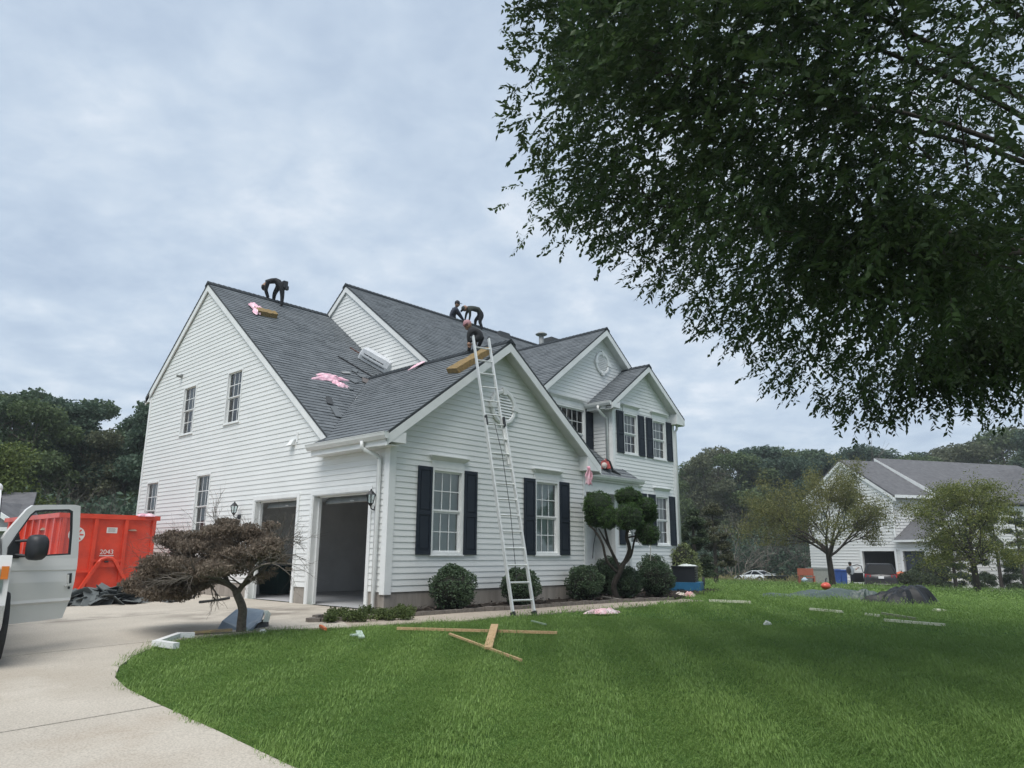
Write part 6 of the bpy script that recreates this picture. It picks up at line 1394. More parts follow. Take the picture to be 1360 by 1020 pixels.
# ------------------------------------------------------------------ the dumpster
m_red = mat('red_paint', (.68, .060, .026), (.44, .040, .024), lo=.42, hi=.78, detail=8, scale=2.6, rough=.38, coat=.2); NL = pt(77, 720, 16.1); NL = V(NL[0], NL[1], gz(NL[0], NL[1]))
dt = thing('dumpster', 'bright red roll off dumpster with white number standing on the driveway', 'dumpster', NL)
DW, DL, DT, DB = 2.06, 4.6, 1.87, .16
b = MB(); th = .05
b.box(0, DW, 0, th, DB, DT-.06); b.box(0, DW, DL-th, DL, DB, DT-.06); b.box(0, th, th, DL-th, DB, DT-.06); b.box(DW-th, DW, th, DL-th, DB, DT-.06); b.box(th, DW-th, th, DL-th, DB, DB+.05); b.build('bin', m_red, dt)
b = MB(); r0 = -.07; b.box(r0, DW+.07, r0, .03, DT-.0605, DT+.045); b.box(r0, DW+.07, DL-.03, DL+.07, DT-.0605, DT+.045); b.box(r0, .03, .03, DL-.03, DT-.0605, DT+.045); b.box(DW-.03, DW+.07, .03, DL-.03, DT-.0605, DT+.045); b.build('top_rail', m_red, dt)
for x in (.02, .68, 1.34, DW-.09): b = MB(); b.box(x, x+.08, -.06, -.0005, DB, DT-.061); b.build('rib', m_red, dt)
for k in range(8): y = .25+k*.56; b = MB(); b.box(-.062, -.0005, y, y+.08, DB, DT-.061); b.build('rib', m_red, dt)
b = MB(); b.box(.68, 1.42, -.065, -.0605, .84, .90); b.box(.1, .68, -.05, -.001, .60, .65); b.box(-.05, .62, -.09, -.001, .08, .20); b.build('cross_bar', m_red, dt)
b = MB()   # hook frame: an arch on two slanted legs
b.beam((.42, -.10, .02), (.86, -.09, .84), .07, .09, up=(0, 1, 0)); b.beam((1.60, -.10, .20), (1.20, -.09, .86), .07, .09, up=(0, 1, 0)); b.tube([(.84, -.09, .80), (.90, -.09, .89), (1.02, -.09, .93), (1.14, -.09, .91), (1.21, -.09, .84)], .04, 8); b.box(.86, 1.22, -.075, -.062, .72, .84); b.build('hook_frame', m_red, dt)
b = MB(); b.tube([(.98, -.10, .84), (1.06, -.10, .84)], .02, 6); b.build('hook_bar', M['black'], dt)
b = MB(); b.box(.97, 1.20, -.005, -.0012, 1.49, 1.62); st_ = b.build('sticker', pmat('sticker_white', (.74, .74, .70)), dt)
b = MB()
for j in range(4): b.box(1.0, 1.17-.02*(j % 2), -.0066, -.0052, 1.515+j*.024, 1.525+j*.024)
b.build('sticker_print', pmat('ink_grey', (.25, .2, .2)), st_)
def text_mesh(name, s, size, m, parent, loc, rot=(math.pi/2, 0, 0), ext=.002):
    c = bpy.data.curves.new('t', 'FONT'); c.body = s; c.size = size; c.extrude = ext; c.align_x = 'CENTER'; o = bpy.data.objects.new('t', c); COL.objects.link(o)
    dg = bpy.context.evaluated_depsgraph_get(); dg.update(); me = bpy.data.meshes.new_from_object(o.evaluated_get(dg), depsgraph=dg); me.name = name; bpy.data.objects.remove(o); me.materials.clear(); me.materials.append(m)
    return link(name, me, parent, loc, rot)
m_wt = pmat('white_lettering', (.78, .76, .72))
text_mesh('number', '2043', .15, m_wt, dt, (1.03, -.006, 1.01)); b = MB(); b.box(.88, 1.19, -.005, -.0012, .965, .985); b.build('number_line', m_wt, dt)
lg = MB(); k = 24; lg.lathe([(.0, 0), (.17, 0), (.17, .006), (.0, .006)], (.35, -.0085, 1.44), k, 'y'); lo_ = lg.build('round_emblem', m_wt, dt)
lg = MB()
for i in range(7):
    t = 2*math.pi*i/7; lg.beam((.35+.06*math.cos(t), -.011, 1.44+.06*math.sin(t)), (.35+.14*math.cos(t), -.011, 1.44+.14*math.sin(t)), .03, .004, up=(0, 1, 0))
lg.build('emblem_mark', m_red, lo_)
crumple('dumpster_load', 'torn off roofing heaped inside the red dumpster', 'debris', tuple(NL+V(DW/2, DL/2, DT-.32)), 1.8, 4.2, .48, mat('load_debris', (.33, .22, .13), (.15, .14, .13), scale=4, rough=.9), 51, fold=3.6)
crumple('pink_wrapper', 'pink wrapper hanging over the right rim of the red dumpster', 'wrapper', tuple(NL+V(DW-.22, -.02, DT+.03)), .48, .20, .13, m_pink, 52, rz=.1, group='pink plastic wrappers')

# pile of old shingles at its foot
m_sc = mat('old_shingle', (.055, .065, .068), (.14, .155, .155), scale=14, rough=.9, island=.7, bump=.3)
pile_c = at(142, 804)[0]; rnd = random.Random(61); PT = thing('shingle_pile', 'heap of torn grey shingles on the drive before the red dumpster', 'rubble', pile_c)
for i in range(90):
    t = rnd.gauss(0, .5); s_ = max(-1.25, min(1.45, t*1.2)); dpt = rnd.uniform(-.25, .55); hmax = .30*math.exp(-(s_-.05)**2/.7); P_ = V(.9*s_, -.35*s_+dpt, 0)+V(0, 0, .03+rnd.random()*hmax)
    l, w_ = rnd.uniform(.12, .34), rnd.uniform(.08, .2); b = MB(); n_ = 3; tilt = V(rnd.gauss(0, .4), rnd.gauss(0, .5), 1); tilt /= np.linalg.norm(tilt); a_ = rnd.uniform(0, 3.14); d_ = V(math.cos(a_), math.sin(a_), 0); d_ -= tilt*(d_@tilt); d_ /= np.linalg.norm(d_); e_ = np.cross(tilt, d_); cv = rnd.uniform(-.05, .05)
    vs = []
    for j in range(n_+1):
        x = (j/n_-.5)*l*2; h = cv*(1-(2*j/n_-1)**2)
        for q_ in (-1, 1):
            for tt in (0, .012): vs.append(P_+d_*x+e_*q_*w_*(1+rnd.uniform(-.2, .2))*.7+tilt*(h+tt))
    fs = []
    for j in range(n_): a4 = j*4; fs += [(a4+1, a4+5, a4+7, a4+3), (a4, a4+2, a4+6, a4+4), (a4, a4+4, a4+5, a4+1), (a4+2, a4+3, a4+7, a4+6)]
    fs += [(0, 1, 3, 2), (n_*4, n_*4+2, n_*4+3, n_*4+1)]; b.add(vs, fs); b.build('shingle_scrap', m_sc, PT)

# ------------------------------------------------------------------ cars
def car(label, name, cat, P, heading, body, green, paint, wheels, hw, L0, L1, roofm=None, scale=1.0, sidew=None):
    t = thing(name, label, cat, P, -heading); t.scale = (scale,)*3
    def sect(y, zl, zb, w): return [(-w*.90, y, zl), (-w, y, zl+.12), (-w*1.0, y, (zl+zb)/2+.05), (-w*.94, y, zb), (0, y, zb+.025), (w*.94, y, zb), (w, y, (zl+zb)/2+.05), (w, y, zl+.12), (w*.90, y, zl)]
    b = MB(); S_ = [sect(*s) for s in body]; n = 9; b.add([p for s in S_ for p in s], [(i*n+j, i*n+(j+1) % n, (i+1)*n+(j+1) % n, (i+1)*n+j) for i in range(len(S_)-1) for j in range(n)]+[tuple(range(n))[::-1], tuple((len(S_)-1)*n+j for j in range(n))])
    b.build('body', paint, t, True)
    # glasshouse: rings (y, z, half width)
    g_ = MB(); y0, y1, zb, yr0, yr1, zr, wr = green; W = hw*.93
    P8 = [(-W, y0, zb), (W, y0, zb), (W, y1, zb), (-W, y1, zb), (-wr, yr0, zr), (wr, yr0, zr), (wr, yr1, zr), (-wr, yr1, zr)]
    g_.box8(P8); g_.build('windows', pmat('car_glass', (.008, .010, .012), rough=.35, spec=.08), t)
    r_ = MB(); r_.box8([(-wr-.01, yr0-.02, zr-.01), (wr+.01, yr0-.02, zr-.01), (wr+.01, yr1+.02, zr-.01), (-wr-.01, yr1+.02, zr-.01), (-wr*.9, yr0+.06, zr+.045), (wr*.9, yr0+.06, zr+.045), (wr*.9, yr1-.06, zr+.045), (-wr*.9, yr1-.06, zr+.045)]); r_.build('roof', roofm or paint, t)
    pl = MB(); V8 = [V(*p) for p in P8]
    for a, c in ((0, 4), (1, 5), (2, 6), (3, 7)): pl.beam(V8[a], V8[c], .07, .07)
    for s in (0, 1):
        a, c, d_, e_ = (V8[0], V8[3], V8[4], V8[7]) if s == 0 else (V8[1], V8[2], V8[5], V8[6])
        for q in (sidew or (.48,)): pl.beam(a*(1-q)+c*q, d_*(1-q)+e_*q, .05, .08)
    pl.build('pillars', paint, t)
    for y in wheels:
        for s in (-1, 1):
            w = MB(); w.lathe([(.18, -.11), (.31, -.11), (.335, -.07), (.335, .07), (.31, .11), (.18, .11)], (s*(hw-.10), y, .335), 22, 'x'); wo = w.build('wheel', M['rubber'], t, True)
            w = MB(); w.lathe([(.0, 0), (.20, .0), (.215, -.02*s)], (s*(hw+.012), y, .335), 14, 'x'); w.build('rim', M['alu'], wo)
            w = MB(); w.lathe([(.0, 0), (.385, 0), (.39, -.004*s)], (s*(hw+.0045), y, .36), 22, 'x'); w.build('wheel_arch', M['black'], t)
    return t
P, d_ = at(1170, 782.5); d_ = float((P-CAM)@_f); hdg = YAW+math.atan((1170-680)/FPX)-.05; sc_ = 39.5*d_/FPX/2.02
m_suv = mat('dark_grey_paint', (.012, .013, .015), (.016, .017, .019), rough=.35, coat=.2)
suv = car('dark grey SUV seen from behind with its left front door open', 'parked_suv', 'car', P, hdg, [(-2.38, .42, .98, .86), (-2.30, .30, 1.02, .93), (-1.2, .28, 1.06, .96), (0, .28, 1.06, .97), (1.1, .28, 1.04, .96), (1.9, .30, .98, .92), (2.3, .42, .82, .84)], (-2.30, 1.15, 1.04, -2.02, .25, 1.66, .70), m_suv, (-1.45, 1.45), .965, 0, 0, sidew=(.3, .62), scale=sc_)
b = MB(); b.prism([(-.70, -2.325, 1.05), (.70, -2.325, 1.05), (.62, -2.06, 1.60), (-.62, -2.06, 1.60)], (0, -.02, .0)); b.build('rear_window', MATS['car_glass'], suv)
b = MB(); b.box(-.93, .93, -2.46, -2.3, .42, .66); b.build('rear_bumper', pmat('bumper_black', (.02, .02, .022)), suv); b = MB(); b.box(-.5, .5, -2.475, -2.46, .40, .44); b.build('bumper_strip', M['chrome'], suv)
for s in (-1, 1): b = MB(); b.box8([(s*.60, -2.40, .86), (s*.93, -2.33, .82), (s*.95, -2.15, .86), (s*.60, -2.30, .90), (s*.60, -2.38, 1.00), (s*.93, -2.30, 1.06), (s*.95, -2.12, 1.06), (s*.6, -2.28, 1.02)]); b.build('tail_light', pmat('tail_red', (.35, .02, .03), rough=.2), suv)
b = MB(); b.box(-.16, .16, -2.415, -2.395, .76, .91); b.build('license_plate', pmat('plate_white', (.7, .72, .74)), suv); b = MB(); b.box(-.03, .03, -2.41, -2.39, 1.0, 1.04); b.build('badge', M['chrome'], suv)
b = MB(); b.box8([(-.97, .95, .40), (-1.75, .55, .40), (-1.77, .60, .40), (-.99, 1.0, .40), (-.97, .95, 1.04), (-1.75, .55, 1.04), (-1.77, .60, 1.04), (-.99, 1.0, 1.04)]); do_ = b.build('front_door', m_suv, suv); b = MB(); b.tube([(-.97, .95, 1.04), (-1.05, .88, 1.5), (-1.3, .78, 1.6), (-1.68, .58, 1.5), (-1.75, .55, 1.04)], .03, 5); b.build('door_window_frame', m_suv, do_)
P, d_ = at(1003, 774.5); d_ = float((P-CAM)@_f); th_ = math.radians(38); hdg = YAW+math.atan((1003-680)/FPX)-math.pi/2+th_; Lv = 4.4*math.cos(th_)+1.75*math.sin(th_)*.8
wc = car('low white sports coupe parked in the dry grass before the wood', 'parked_car', 'car', P, hdg, [(-2.15, .40, .78, .72), (-2.05, .26, .86, .84), (-1.2, .22, .88, .87), (0, .20, .86, .88), (1.0, .20, .80, .87), (1.8, .24, .66, .82), (2.15, .34, .52, .66)], (-1.75, .85, .84, -.75, .0, 1.22, .56), pmat('pearl_white', (.62, .65, .66), rough=.3, coat=.4), (-1.3, 1.3), .88, 0, 0, scale=56*d_/FPX/Lv, sidew=(.62,))
b = MB(); b.box(-.75, .75, -2.18, -2.02, .62, .72); b.build('tail_light', MATS['tail_red'], wc); b = MB(); b.beam((-.70, -1.98, .98), (.70, -1.98, .98), .22, .03); b.beam((-.6, -1.98, .85), (-.6, -1.98, .97), .1, .03); b.beam((.6, -1.98, .85), (.6, -1.98, .97), .1, .03); b.build('spoiler', MATS['pearl_white'], wc)
# black cart
P, d_ = at(1031, 776); d_ = float((P-CAM)@_f); t = thing('garden_cart', 'black tray garden cart standing just behind the white coupe', 'cart', P, -YAW-.2); s_ = d_/FPX
b = MB(); b.box8([(-10*s_, -.35, 4*s_), (10*s_, -.35, 4*s_), (10*s_, .35, 4*s_), (-10*s_, .35, 4*s_), (-14*s_, -.5, 11*s_), (16*s_, -.5, 11*s_), (16*s_, .5, 11*s_), (-14*s_, .5, 11*s_)]); b.build('tray', M['black'], t); b = MB(); b.lathe([(4*s_, -.05), (4*s_, .05)], (-8*s_, -.3, 3.6*s_), 12, 'y'); b.build('wheel', M['rubber'], t); b = MB(); b.beam((8*s_, -.2, 0), (10*s_, -.2, 6*s_), .05, .05); b.build('leg', M['black'], t)
b = MB()
# ------------------------------------------------------------------ the neighbouring house
phi = math.radians(17); cx_ = V(math.cos(YAW), -math.sin(YAW), 0); cy_ = V(math.sin(YAW), math.cos(YAW), 0)
BX = cx_*math.cos(phi)+cy_*math.sin(phi); BS = -cx_*math.sin(phi)+cy_*math.cos(phi)
NB = pt(1198, 779, 48.0); NBz = NB[2]; nh = thing('neighbour_house', 'pale sided house with grey roof and open garage beyond the lawn at the right', 'house', (NB[0], NB[1], NBz), math.atan2(BX[1], BX[0]))
# local: x along the ridge to the right, y back left along the gable wall
hz_ = lambda v, d: 1.0153+(734.5-v)*d/FPX-NBz
m_nsid = mat('neighbour_siding', (.70, .70, .68), (.64, .64, .62), rough=.5, island=.3); m_nroof = mat('neighbour_roof', (.085, .085, .09), (.13, .13, .135), scale=3.5, rough=.95, bump=.3, bscale=30, detail=8)
EZ = 6.05; RGz = 8.85; AZ = 6.35; YR_ = 4.5; YE_ = 8.7
def nwall(O, S, N, poly, holes=(), step=.21, name='wall'):
    w = Wall(O, S, N); core = MB(); xs = [p[0] for p in poly]; zs = [p[1] for p in poly]
    for r in sub_rects((min(xs), max(xs), min(zs), max(zs)), holes):
        q = clip_convex([(r[0], r[2]), (r[1], r[2]), (r[1], r[3]), (r[0], r[3])], poly)
        if len(q) > 2: core.prism([w.p(a, z, -.001) for a, z in q], -w.N*.1)
    wo = core.build(name, M['trim'], nh); k = 0; z = min(zs)+.25; bb = MB()
    while z < max(zs):
        for r in sub_rects((min(xs), max(xs), z, z+step), holes):
            q = clip_convex([(r[0], r[2]), (r[1], r[2]), (r[1], r[3]), (r[0], r[3])], poly)
            if len(q) < 3 or abs(area2(q)) < 1e-3: continue
            if area2(q) < 0: q = q[::-1]
            off = lambda zz: .004+.04*max(0, min(1, 1-(zz-z)/step)); n = len(q); F = [w.p(a, zz, off(zz)) for a, zz in q]; B_ = [w.p(a, zz, 0) for a, zz in q]
            bb.add(F+B_, [tuple(range(n))]+[((i+1) % n, i, n+i, n+(i+1) % n) for i in range(n)])
        z += step
    bb.build('siding_courses', m_nsid, wo, kind='stuff'); return w
GA, GB = (-2.9, -.25), (-5.9, -3.25)
nw = nwall((0, 0, 0), (0, 1, 0), (-1, 0, 0), [(0, 0), (YE_, 0), (YE_, AZ), (YR_, RGz), (0, EZ)], [(1.25, 2.2, 3.75, 5.35), (4.0, 4.9, 3.75, 5.35), (6.3, 7.2, 3.75, 5.35), (.25, 3.2, -1, 2.3)])
nwall((0, 0, 0), (0, 1, 0), (-1, 0, 0), [(-2.7, 0), (0, 0), (0, 3.1), (-2.7, 3.1)], [(-2.2, -.45, -1, 2.3)])
def nwindow(y0, y1, z0, z1):
    b = MB(); f = .09; nw.box(b, y0, y0+f, z0, z1, -.05, .06); nw.box(b, y1-f, y1, z0, z1, -.05, .06); nw.box(b, y0+f, y1-f, z1-f, z1, -.05, .059); nw.box(b, y0+f, y1-f, z0, z0+f, -.05, .059); nw.box(b, y0+f, y1-f, (z0+z1)/2-.04, (z0+z1)/2+.04, -.05, .05)
    for k in (1, 2): y = y0+f+(y1-y0-2*f)*k/3; nw.box(b, y-.015, y+.015, z0+f, z1-f, -.04, .03)
    w = b.build('window', M['trim'], nh)
    for a, c in ((z0+f, (z0+z1)/2-.04), ((z0+z1)/2+.04, z1-f)): g_ = MB(); nw.box(g_, y0+f, y1-f, a, c, -.09, -.03); g_.build('pane', pmat('far_pane', (.16, .19, .20), rough=.1), w)
for y0 in (1.25, 4.0, 6.3): nwindow(y0, y0+.95, 3.75, 5.35)
def nroof(poly, name='roof', th=.14): b = MB(); b.prism(poly, (0, 0, -th)); return b.build(name, m_nroof, nh)
nroof([(-.12, -.35, EZ-.05), (4, -.35, EZ-.05), (4, YR_, RGz+.16), (-.12, YR_, RGz+.16)]); nroof([(-.12, YR_, RGz+.16), (4, YR_, RGz+.16), (4, YE_+.3, AZ+.0), (-.12, YE_+.3, AZ+.0)])
b = MB(); e_ = V(0, 0, -.30)
for p, q in ((V(-.14, -.35, EZ-.2), V(-.14, YR_, RGz+.02)), (V(-.14, YR_, RGz+.02), V(-.14, YE_+.3, AZ-.14))): b.box8([p+V(0, 0, -.24), q+V(0, 0, -.24), q+V(.13, 0, -.24), p+V(.13, 0, -.24), p, q, q+V(.13, 0, 0), p+V(.13, 0, 0)])
b.box(-.1, 3.4, -.52, -.36, EZ-.22, EZ-.02); b.build('rake_board', M['trim'], nh)
fwall = nwall((0, 0, 0), (1, 0, 0), (0, -1, 0), [(0, 0), (17, 0), (17, EZ-.2), (0, EZ-.2)])
# higher block to the right
X2n = 3.35; R2 = RGz+.25
nroof([(X2n, -1.5, EZ-.35), (18, -1.5, EZ-.35), (18, YR_+.2, R2+.2), (X2n, YR_+.2, R2+.2)]); nroof([(X2n, YR_+.2, R2+.2), (18, YR_+.2, R2+.2), (18, 10, 6.2), (X2n, 10, 6.2)])
b = MB(); p, q = V(X2n-.03, -1.5, EZ-.38), V(X2n-.03, YR_+.2, R2+.17); b.box8([p+V(0, 0, -.28), q+V(0, 0, -.28), q+V(.14, 0, -.28), p+V(.14, 0, -.28), p+V(-.0, 0, 0), q, q+V(.14, 0, 0), p+V(.14, 0, 0)]); b.build('rake_board', M['trim'], nh)
nwall((X2n+.02, 0, 0), (0, 1, 0), (-1, 0, 0), [(-1.2, 4.4), (YR_, 4.4), (YR_, R2), (-1.2, EZ-.4)])
nwall((0, -1.2, 0), (1, 0, 0), (0, -1, 0), [(X2n, 2.5), (17, 2.5), (17, EZ-.6), (X2n, EZ-.6)])
# front facing gable at the far right end of the roof
b = MB(); g0 = 11.0; nroof([(g0, -2.2, 6.0), (g0+3.2, -2.2, 8.6), (g0+3.2, 3.6, 8.6), (g0, 0, 6.0)]); nroof([(g0+3.2, -2.2, 8.6), (g0+6.4, -2.2, 6.0), (g0+6.4, 0, 6.0), (g0+3.2, 3.6, 8.6)])
nwall((0, -1.9, 0), (1, 0, 0), (0, -1, 0), [(g0+.3, 0), (g0+6.1, 0), (g0+6.1, 6.0), (g0+3.2, 8.4), (g0+.3, 6.0)]); b.beam((g0-.1, -2.22, 5.85), (g0+3.2, -2.22, 8.5), .06, .26, up=(0, 0, 1)); b.beam((g0+3.2, -2.22, 8.5), (g0+6.5, -2.22, 5.85), .06, .26, up=(0, 0, 1)); b.build('rake_board', M['trim'], nh)
# low garage wing towards the lawn
nroof([(-.35, -2.9, 3.0), (2.9, -2.9, 5.4), (2.9, 0, 5.4), (-.35, 0, 3.0)]); nroof([(2.9, -2.9, 5.4), (6.1, -2.9, 3.0), (6.1, 0, 3.0), (2.9, 0, 5.4)])
nwall((0, -2.7, 0), (1, 0, 0), (0, -1, 0), [(0, 0), (5.8, 0), (5.8, 3.1), (2.9, 5.25), (0, 3.1)])
b = MB(); b.box(-.42, -.36, -2.9, 0, 2.88, 3.02); b.beam((-.35, -2.92, 2.9), (2.9, -2.92, 5.3), .06, .26); b.beam((2.9, -2.92, 5.3), (6.1, -2.92, 2.9), .06, .26); b.build('eave_board', M['trim'], nh)
b = MB(); b.tube([(-.1, -.3, EZ-.3), (-.12, -.02, EZ-.6), (-.12, -.02, 3.2)], .06, 6); b.build('downspout', M['trim'], nh)
for (y0, y1) in ((.25, 3.2), (-2.2, -.45)):
    b = MB(); b.box(-.08, .1, y0-.18, y0, 0, 2.45); b.box(-.08, .1, y1, y1+.18, 0, 2.45); b.box(-.079, .1, y0, y1, 2.3, 2.45); b.build('garage_door_frame', M['trim'], nh)
    b = MB(); b.box(.15, 4.45, y0-.1, y1+.05, .01, .02); b.build('garage_floor', M['conc'], nh)
b = MB(); b.add([(4.5, -2.55, 0), (4.5, 3.3, 0), (4.5, 3.3, 2.7), (4.5, -2.55, 2.7), (.12, -2.55, 0), (.12, 3.3, 0), (.12, 3.3, 2.7), (.12, -2.55, 2.7)], [(0, 1, 2, 3), (0, 4, 7, 3), (1, 5, 6, 2), (3, 2, 6, 7)]); b.build('garage_interior', M['dark'], nh)
b = MB(); b.box(.11, .15, -2.19, -.46, .0, 2.29); b.build('garage_door', pmat('navy_door', (.03, .04, .06)), nh)
b = MB(); nw.box(b, 2.6, 2.75, 5.9, 6.1, 0, .2); b.build('security_light', M['conc'], nh)
# concrete drive of the neighbour
nd = [at(1068, 780)[0], at(1110, 786)[0], at(1200, 785)[0], at(1300, 787.5)[0], at(1420, 792)[0]]; nd2 = [at(1068, 777.5)[0], at(1110, 778)[0], at(1200, 778)[0], at(1300, 783)[0], at(1420, 787)[0]]
ribbon([tuple(p[:2]) for p in nd], [tuple(p[:2]) for p in nd2], .16, mat('pale_concrete', (.46, .43, .38), (.40, .37, .33), scale=.6, rough=.9), 'road', kind='structure', thick=.3)
def nbox(u0, u1, v0, v1, dep_, label, name, cat, m, d_=.5, lid=None, group=None):
    a = pt(u0, v1, dep_); c = pt(u1, v1, dep_); O_ = (a+c)/2; w = np.linalg.norm(c-a); h = (v1-v0)*dep_/FPX; t = thing(name, label, cat, O_, -YAW-.1, group); b = MB(); b.box8([(-w*.44, 0, -.2), (w*.44, 0, -.2), (w*.44, d_, -.2), (-w*.44, d_, -.2), (-w/2, -.04, h*.9), (w/2, -.04, h*.9), (w/2, d_+.04, h*.9), (-w/2, d_+.04, h*.9)]); b.build('body', m, t)
    b = MB(); b.box8([(-w*.53, -.08, h*.9), (w*.53, -.08, h*.9), (w*.53, d_+.06, h*.9), (-w*.53, d_+.06, h*.9), (-w*.5, -.06, h), (w*.5, -.06, h), (w*.5, d_, h), (-w*.5, d_, h)]); b.build('lid', lid or m, t); return t
m_blue = pmat('blue_bin', (.025, .07, .25), rough=.4)
nbox(1110.5, 1117.8, 756.5, 775.5, 46.5, 'left one of the two blue bins beside the tree trunk', 'recycling_bin', 'bin', m_blue, group='blue recycling bins'); nbox(1118.2, 1126, 757, 775.8, 46.5, 'right one of the two blue bins, next to the person', 'recycling_bin', 'bin', m_blue, group='blue recycling bins')
nbox(1078, 1103, 755, 775, 47.5, 'grey green storage box against the pale neighbouring house', 'storage_box', 'box', pmat('storage_grey', (.26, .28, .25)), 1.0, pmat('storage_lid', (.16, .18, .165)))
nbox(1213, 1220, 760, 780.5, 44.5, 'dark grey bin beside the white garage door frame', 'rubbish_bin', 'bin', pmat('bin_grey', (.06, .065, .07)))
t = nbox(1193, 1210, 767, 776, 46.0, 'teal plastic tub in the neighbour garage opening', 'plastic_tub', 'tub', pmat('teal', (.02, .17, .19)))
P = pt(1196, 762, 46.5); t = thing('orange_machine', 'orange mower top above the teal tub in the neighbour garage', 'mower', (P[0], P[1], P[2]-.4)); b = MB(); b.ball((0, 0, .35), .32, .3, .2, 7, 10, .1); b.build('hood', pmat('orange_hood', (.55, .13, .06)), t); b = MB(); b.box(-.25, .25, -.2, .2, -.6, .2); b.build('frame', M['black'], t)
P = pt(1072, 776, 47.0); t = thing('garden_bench', 'reddish brown wooden bench left of the grey storage box', 'bench', P, -YAW-.15); b = MB(); b.box(-.50, .50, .2, .26, .55, 1.0); b.build('backrest', pmat('bench_red', (.30, .09, .05)), t); b = MB(); b.box(-.5, .5, -.2, .22, .40, .45); b.build('seat', MATS['bench_red'], t)
for x in (-.46, .46): b = MB(); b.box(x-.04, x+.04, -.18, .24, -.2, .54); b.build('leg', MATS['bench_red'], t)
P = pt(1069, 770, 46.6); b = MB(); b.ball((0, 0, .0), .20, .18, .16, 6, 9, .2); link('cloth_bundle', b.mesh('cloth_bundle', pmat('pale_blue_cloth', (.35, .45, .52))), None, tuple(P), None, label='pale blue bundle lying on the reddish bench', category='bundle')
for i, (u, v, c, lb) in enumerate(((1242, 770, (.45, .12, .06), 'small red garden figure among the bushes by the neighbour drive'), (1259, 769, (.50, .52, .12), 'small yellow sign among the bushes by the neighbour drive'))):
    P = pt(u, v, 45.0); b = MB()
    if i == 0: b.lathe([(.14, -.4), (.17, -.1), (.10, .1), (.12, .2), (.04, .36), (0, .42)], k=9); nm, ct = 'garden_figure', 'figure'
    else: b.box(-.2, .2, -.02, .02, -.12, .2); b.box(-.02, .02, -.02, .02, -.6, -.12); nm, ct = 'yard_sign', 'sign'
    link(nm, b.mesh(nm, pmat('c_%d' % i, c)), None, tuple(P), (0, 0, -YAW), label=lb, category=ct)
# the person at the SUV door
O = pt(1130.5, 779, 44.6); O = V(*O); dp = float((O-CAM)@_f)
J5 = pj(O, dp, pelvis=(1132, 762.5, 0), waist=(1131.5, 759, 0), chest=(1130.5, 754.5, 0), neck=(1129, 751.5, 0), head=(1128.8, 748.9, -.02), ls=(1127.5, 754, 0), rs=(1132.5, 754.5, 0), le=(1128, 758.5, .0), re=(1135.5, 757.5, -.1), lw=(1128, 762, -.1), rw=(1138.5, 755, -.1),
        lh=(1130.8, 763.5, 0), rh=(1133, 763.5, 0), lk=(1131, 770.5, 0), rk=(1133, 770.5, 0), la=(1130.5, 778, 0), ra=(1132, 778, 0), lt=(1131.5, 778.6, -.1), rt=(1133.2, 778.6, -.1))
pe = person('person in a light shirt and dark trousers leaning to the open SUV door', J5, [('light_blue', (.42, .48, .52)), ('dark_blue', (.02, .025, .035)), 0], O, face=(.6, -.2, -.4), hat=('cap_dark', (.02, .02, .02)))
b = MB(); q = pt(1127, 757.5, dp-.15)-O; b.ball(q, .14, .14, .24, 7, 9); b.build('backpack', M['black'], pe)
# ------------------------------------------------------------------ neighbour on the left: roof corner and lamp
A = pt(-60, 700, 24); O_ = V(A[0], A[1], gz(A[0], A[1])); lh_ = thing('left_neighbour_house', 'low house with grey shingle roof behind the van at the far left', 'house', O_, -YAW)
zz = lambda v, d=0: 1.0153+(734.5-v)*(24+d)/FPX-O_[2]; xx_ = lambda u, d=0: (u-680)*(24+d)/FPX-(-60-680)*24/FPX
b = MB(); b.prism([(xx_(-200), 0, zz(695)), (xx_(38), 0, zz(688)), (xx_(43, 2.6), 2.6, zz(659, 2.6)), (xx_(-200), 2.6, zz(659, 2.6))], (0, .02, -.12)); b.prism([(xx_(-200), 2.62, zz(659, 2.6)), (xx_(43, 2.6), 2.62, zz(659, 2.6)), (xx_(38, 5), 5.0, zz(690)), (xx_(-200), 5.0, zz(690))], (0, 0, -.12)); b.build('roof', m_nroof, lh_)
b = MB(); b.prism([(xx_(-200), .3, -.3), (xx_(32), .3, -.3), (xx_(30, 4.6), 4.6, -.3), (xx_(-200), 4.6, -.3)], (0, 0, zz(693)+.3)); b.build('wall', mat('pale_grey_wall', (.42, .43, .42), rough=.8), lh_)
b = MB(); g1 = xx_(-5); b.prism([(g1-1.6, -.9, zz(704)), (g1, -.9, zz(672)), (g1, 1.6, zz(672)), (g1-1.6, .6, zz(704))], (0, 0, -.1)); b.prism([(g1, -.9, zz(672)), (g1+1.25, -.9, zz(702)), (g1+1.25, .6, zz(702)), (g1, 1.6, zz(672))], (0, 0, -.1)); b.build('roof', m_nroof, lh_)
b = MB(); b.prism([(g1-1.3, -.6, 0), (g1+1.0, -.6, 0), (g1+1.0, -.6, zz(701)), (g1, -.6, zz(677)), (g1-1.3, -.6, zz(703))], (0, .8, 0)); b.build('gable_wall', MATS['pale_grey_wall'], lh_)
b = MB(); b.beam((g1-1.6, -.92, zz(707)), (g1, -.92, zz(674)), .05, .14); b.beam((g1, -.92, zz(674)), (g1+1.3, -.92, zz(704)), .05, .14); b.box(g1-1.6, g1+1.25, -.9, -.6, zz(711), zz(706)); b.build('rake_board', M['trim'], lh_)
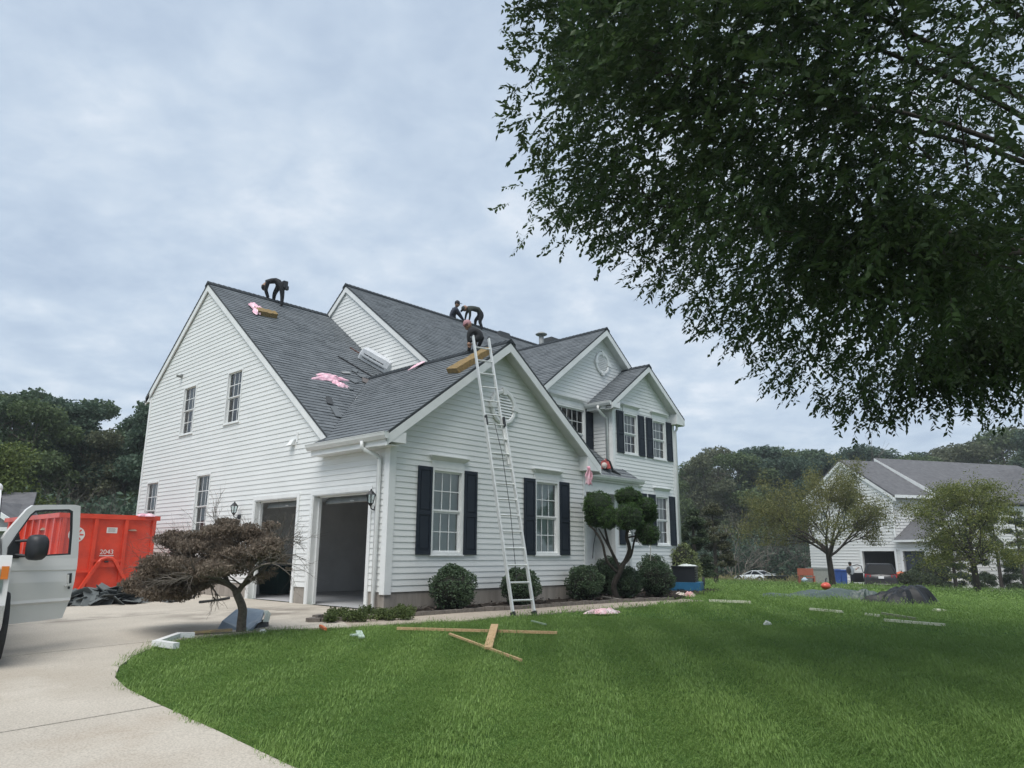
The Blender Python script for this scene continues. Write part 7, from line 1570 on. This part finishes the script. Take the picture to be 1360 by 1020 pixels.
P = pt(-3.5, 650, 20); z = gz(P[0], P[1]); h = 1.0153+(734.5-648)*20/FPX-z; t = thing('lamp_post', 'lamp post with white globe top at the left edge behind the van', 'lamp', (P[0], P[1], z)); b = MB(); b.tube([(0, 0, -.1), (0, 0, h-.25)], .04, 8); b.build('post', M['black'], t); b = MB(); b.ball((0, 0, h-.14), .13, .13, .15, 8, 12); b.build('globe', M['trim'], t)
# things inside the garage
def gbox(x0, x1, y0, y1, z0, z1, name, label, cat, c, group=None): b = MB(); b.box(0, x1-x0, 0, y1-y0, 0, z1-z0); link(name, b.mesh(name, pmat('g_'+name, c)), None, (x0, y0, z0), None, label=label, category=cat, group=group)
def gthing(): 
    t = thing('workbench', 'low grey cabinet bench along the back wall of the right garage bay', 'workbench', (5.0, 1.2, .013)); b = MB(); b.box(0, .6, 0, 3.6, .08, .84); b.build('cabinet', pmat('bench_grey', (.13, .16, .17)), t); b = MB(); b.box(-.04, .62, -.03, 3.63, .84, .88); b.build('worktop', pmat('bench_top', (.20, .20, .18)), t)
    for i in range(5): b = MB(); b.box(-.015, -.001, .06+i*.71, .70+i*.71, .14, .78); b.build('door', MATS['bench_grey'], t)
gthing()
for i in range(6): b = MB(); b.box(-.02, .0, -.03, .03, -.14, .14); b.box(-.03, .0, -.07, .07, .08, .14); link('hand_tool', b.mesh('hand_tool', pmat('tool_tan', (.7, .62, .45))), None, (5.62, 1.0+i*.62, 1.22), (.12, 0, 0), label='%s of the tan hand tools on the garage pegboard, counted from the front wall' % ordn[i], category='tool', group='tools in a row on the pegboard')
t = thing('wheeled_bin', 'dark green wheeled bin in the left garage bay', 'bin', (1.3, float(on(368, 770, 'x', 1.3)[1]), .013), .3); b = MB(); b.box8([(-.26, -.28, .02), (.26, -.28, .02), (.26, .28, .02), (-.26, .28, .02), (-.32, -.34, .62), (.32, -.34, .62), (.32, .34, .62), (-.32, .34, .62)]); b.build('body', pmat('bin_green', (.012, .045, .045)), t); b = MB(); b.box(-.35, .35, -.37, .37, .62, .67); b.build('lid', MATS['bin_green'], t)
t = thing('storage_tote', 'small clear storage tote on the garage floor', 'tote', (4.2, 2.4, .013), .1); b = MB(); b.box8([(-.2, -.3, 0), (.2, -.3, 0), (.2, .3, 0), (-.2, .3, 0), (-.24, -.34, .22), (.24, -.34, .22), (.24, .34, .22), (-.24, .34, .22)]); b.build('box', pmat('tote_clear', (.3, .32, .32)), t); b = MB(); b.box(-.25, .25, -.35, .35, .22, .24); b.build('lid', pmat('tote_lid', (.2, .22, .23)), t)
# ------------------------------------------------------------------ haze: one closed box of pale air round the whole place
hm = bpy.data.materials.new('pale_haze'); hm.use_nodes = True; hn = hm.node_tree.nodes; hn.remove(hn['Principled BSDF'])
pv = hn.new('ShaderNodeVolumePrincipled'); pv.inputs['Color'].default_value = (.86, .90, .93, 1); pv.inputs['Density'].default_value = .0009; pv.inputs['Anisotropy'].default_value = .3
hm.node_tree.links.new(pv.outputs[0], hn['Material Output'].inputs['Volume'])
hb = MB(); hb.box(-206, 266, -206, 266, -4.5, 19.5); hb.build('haze', hm, None, kind='stuff', label='thin pale haze over the whole place')
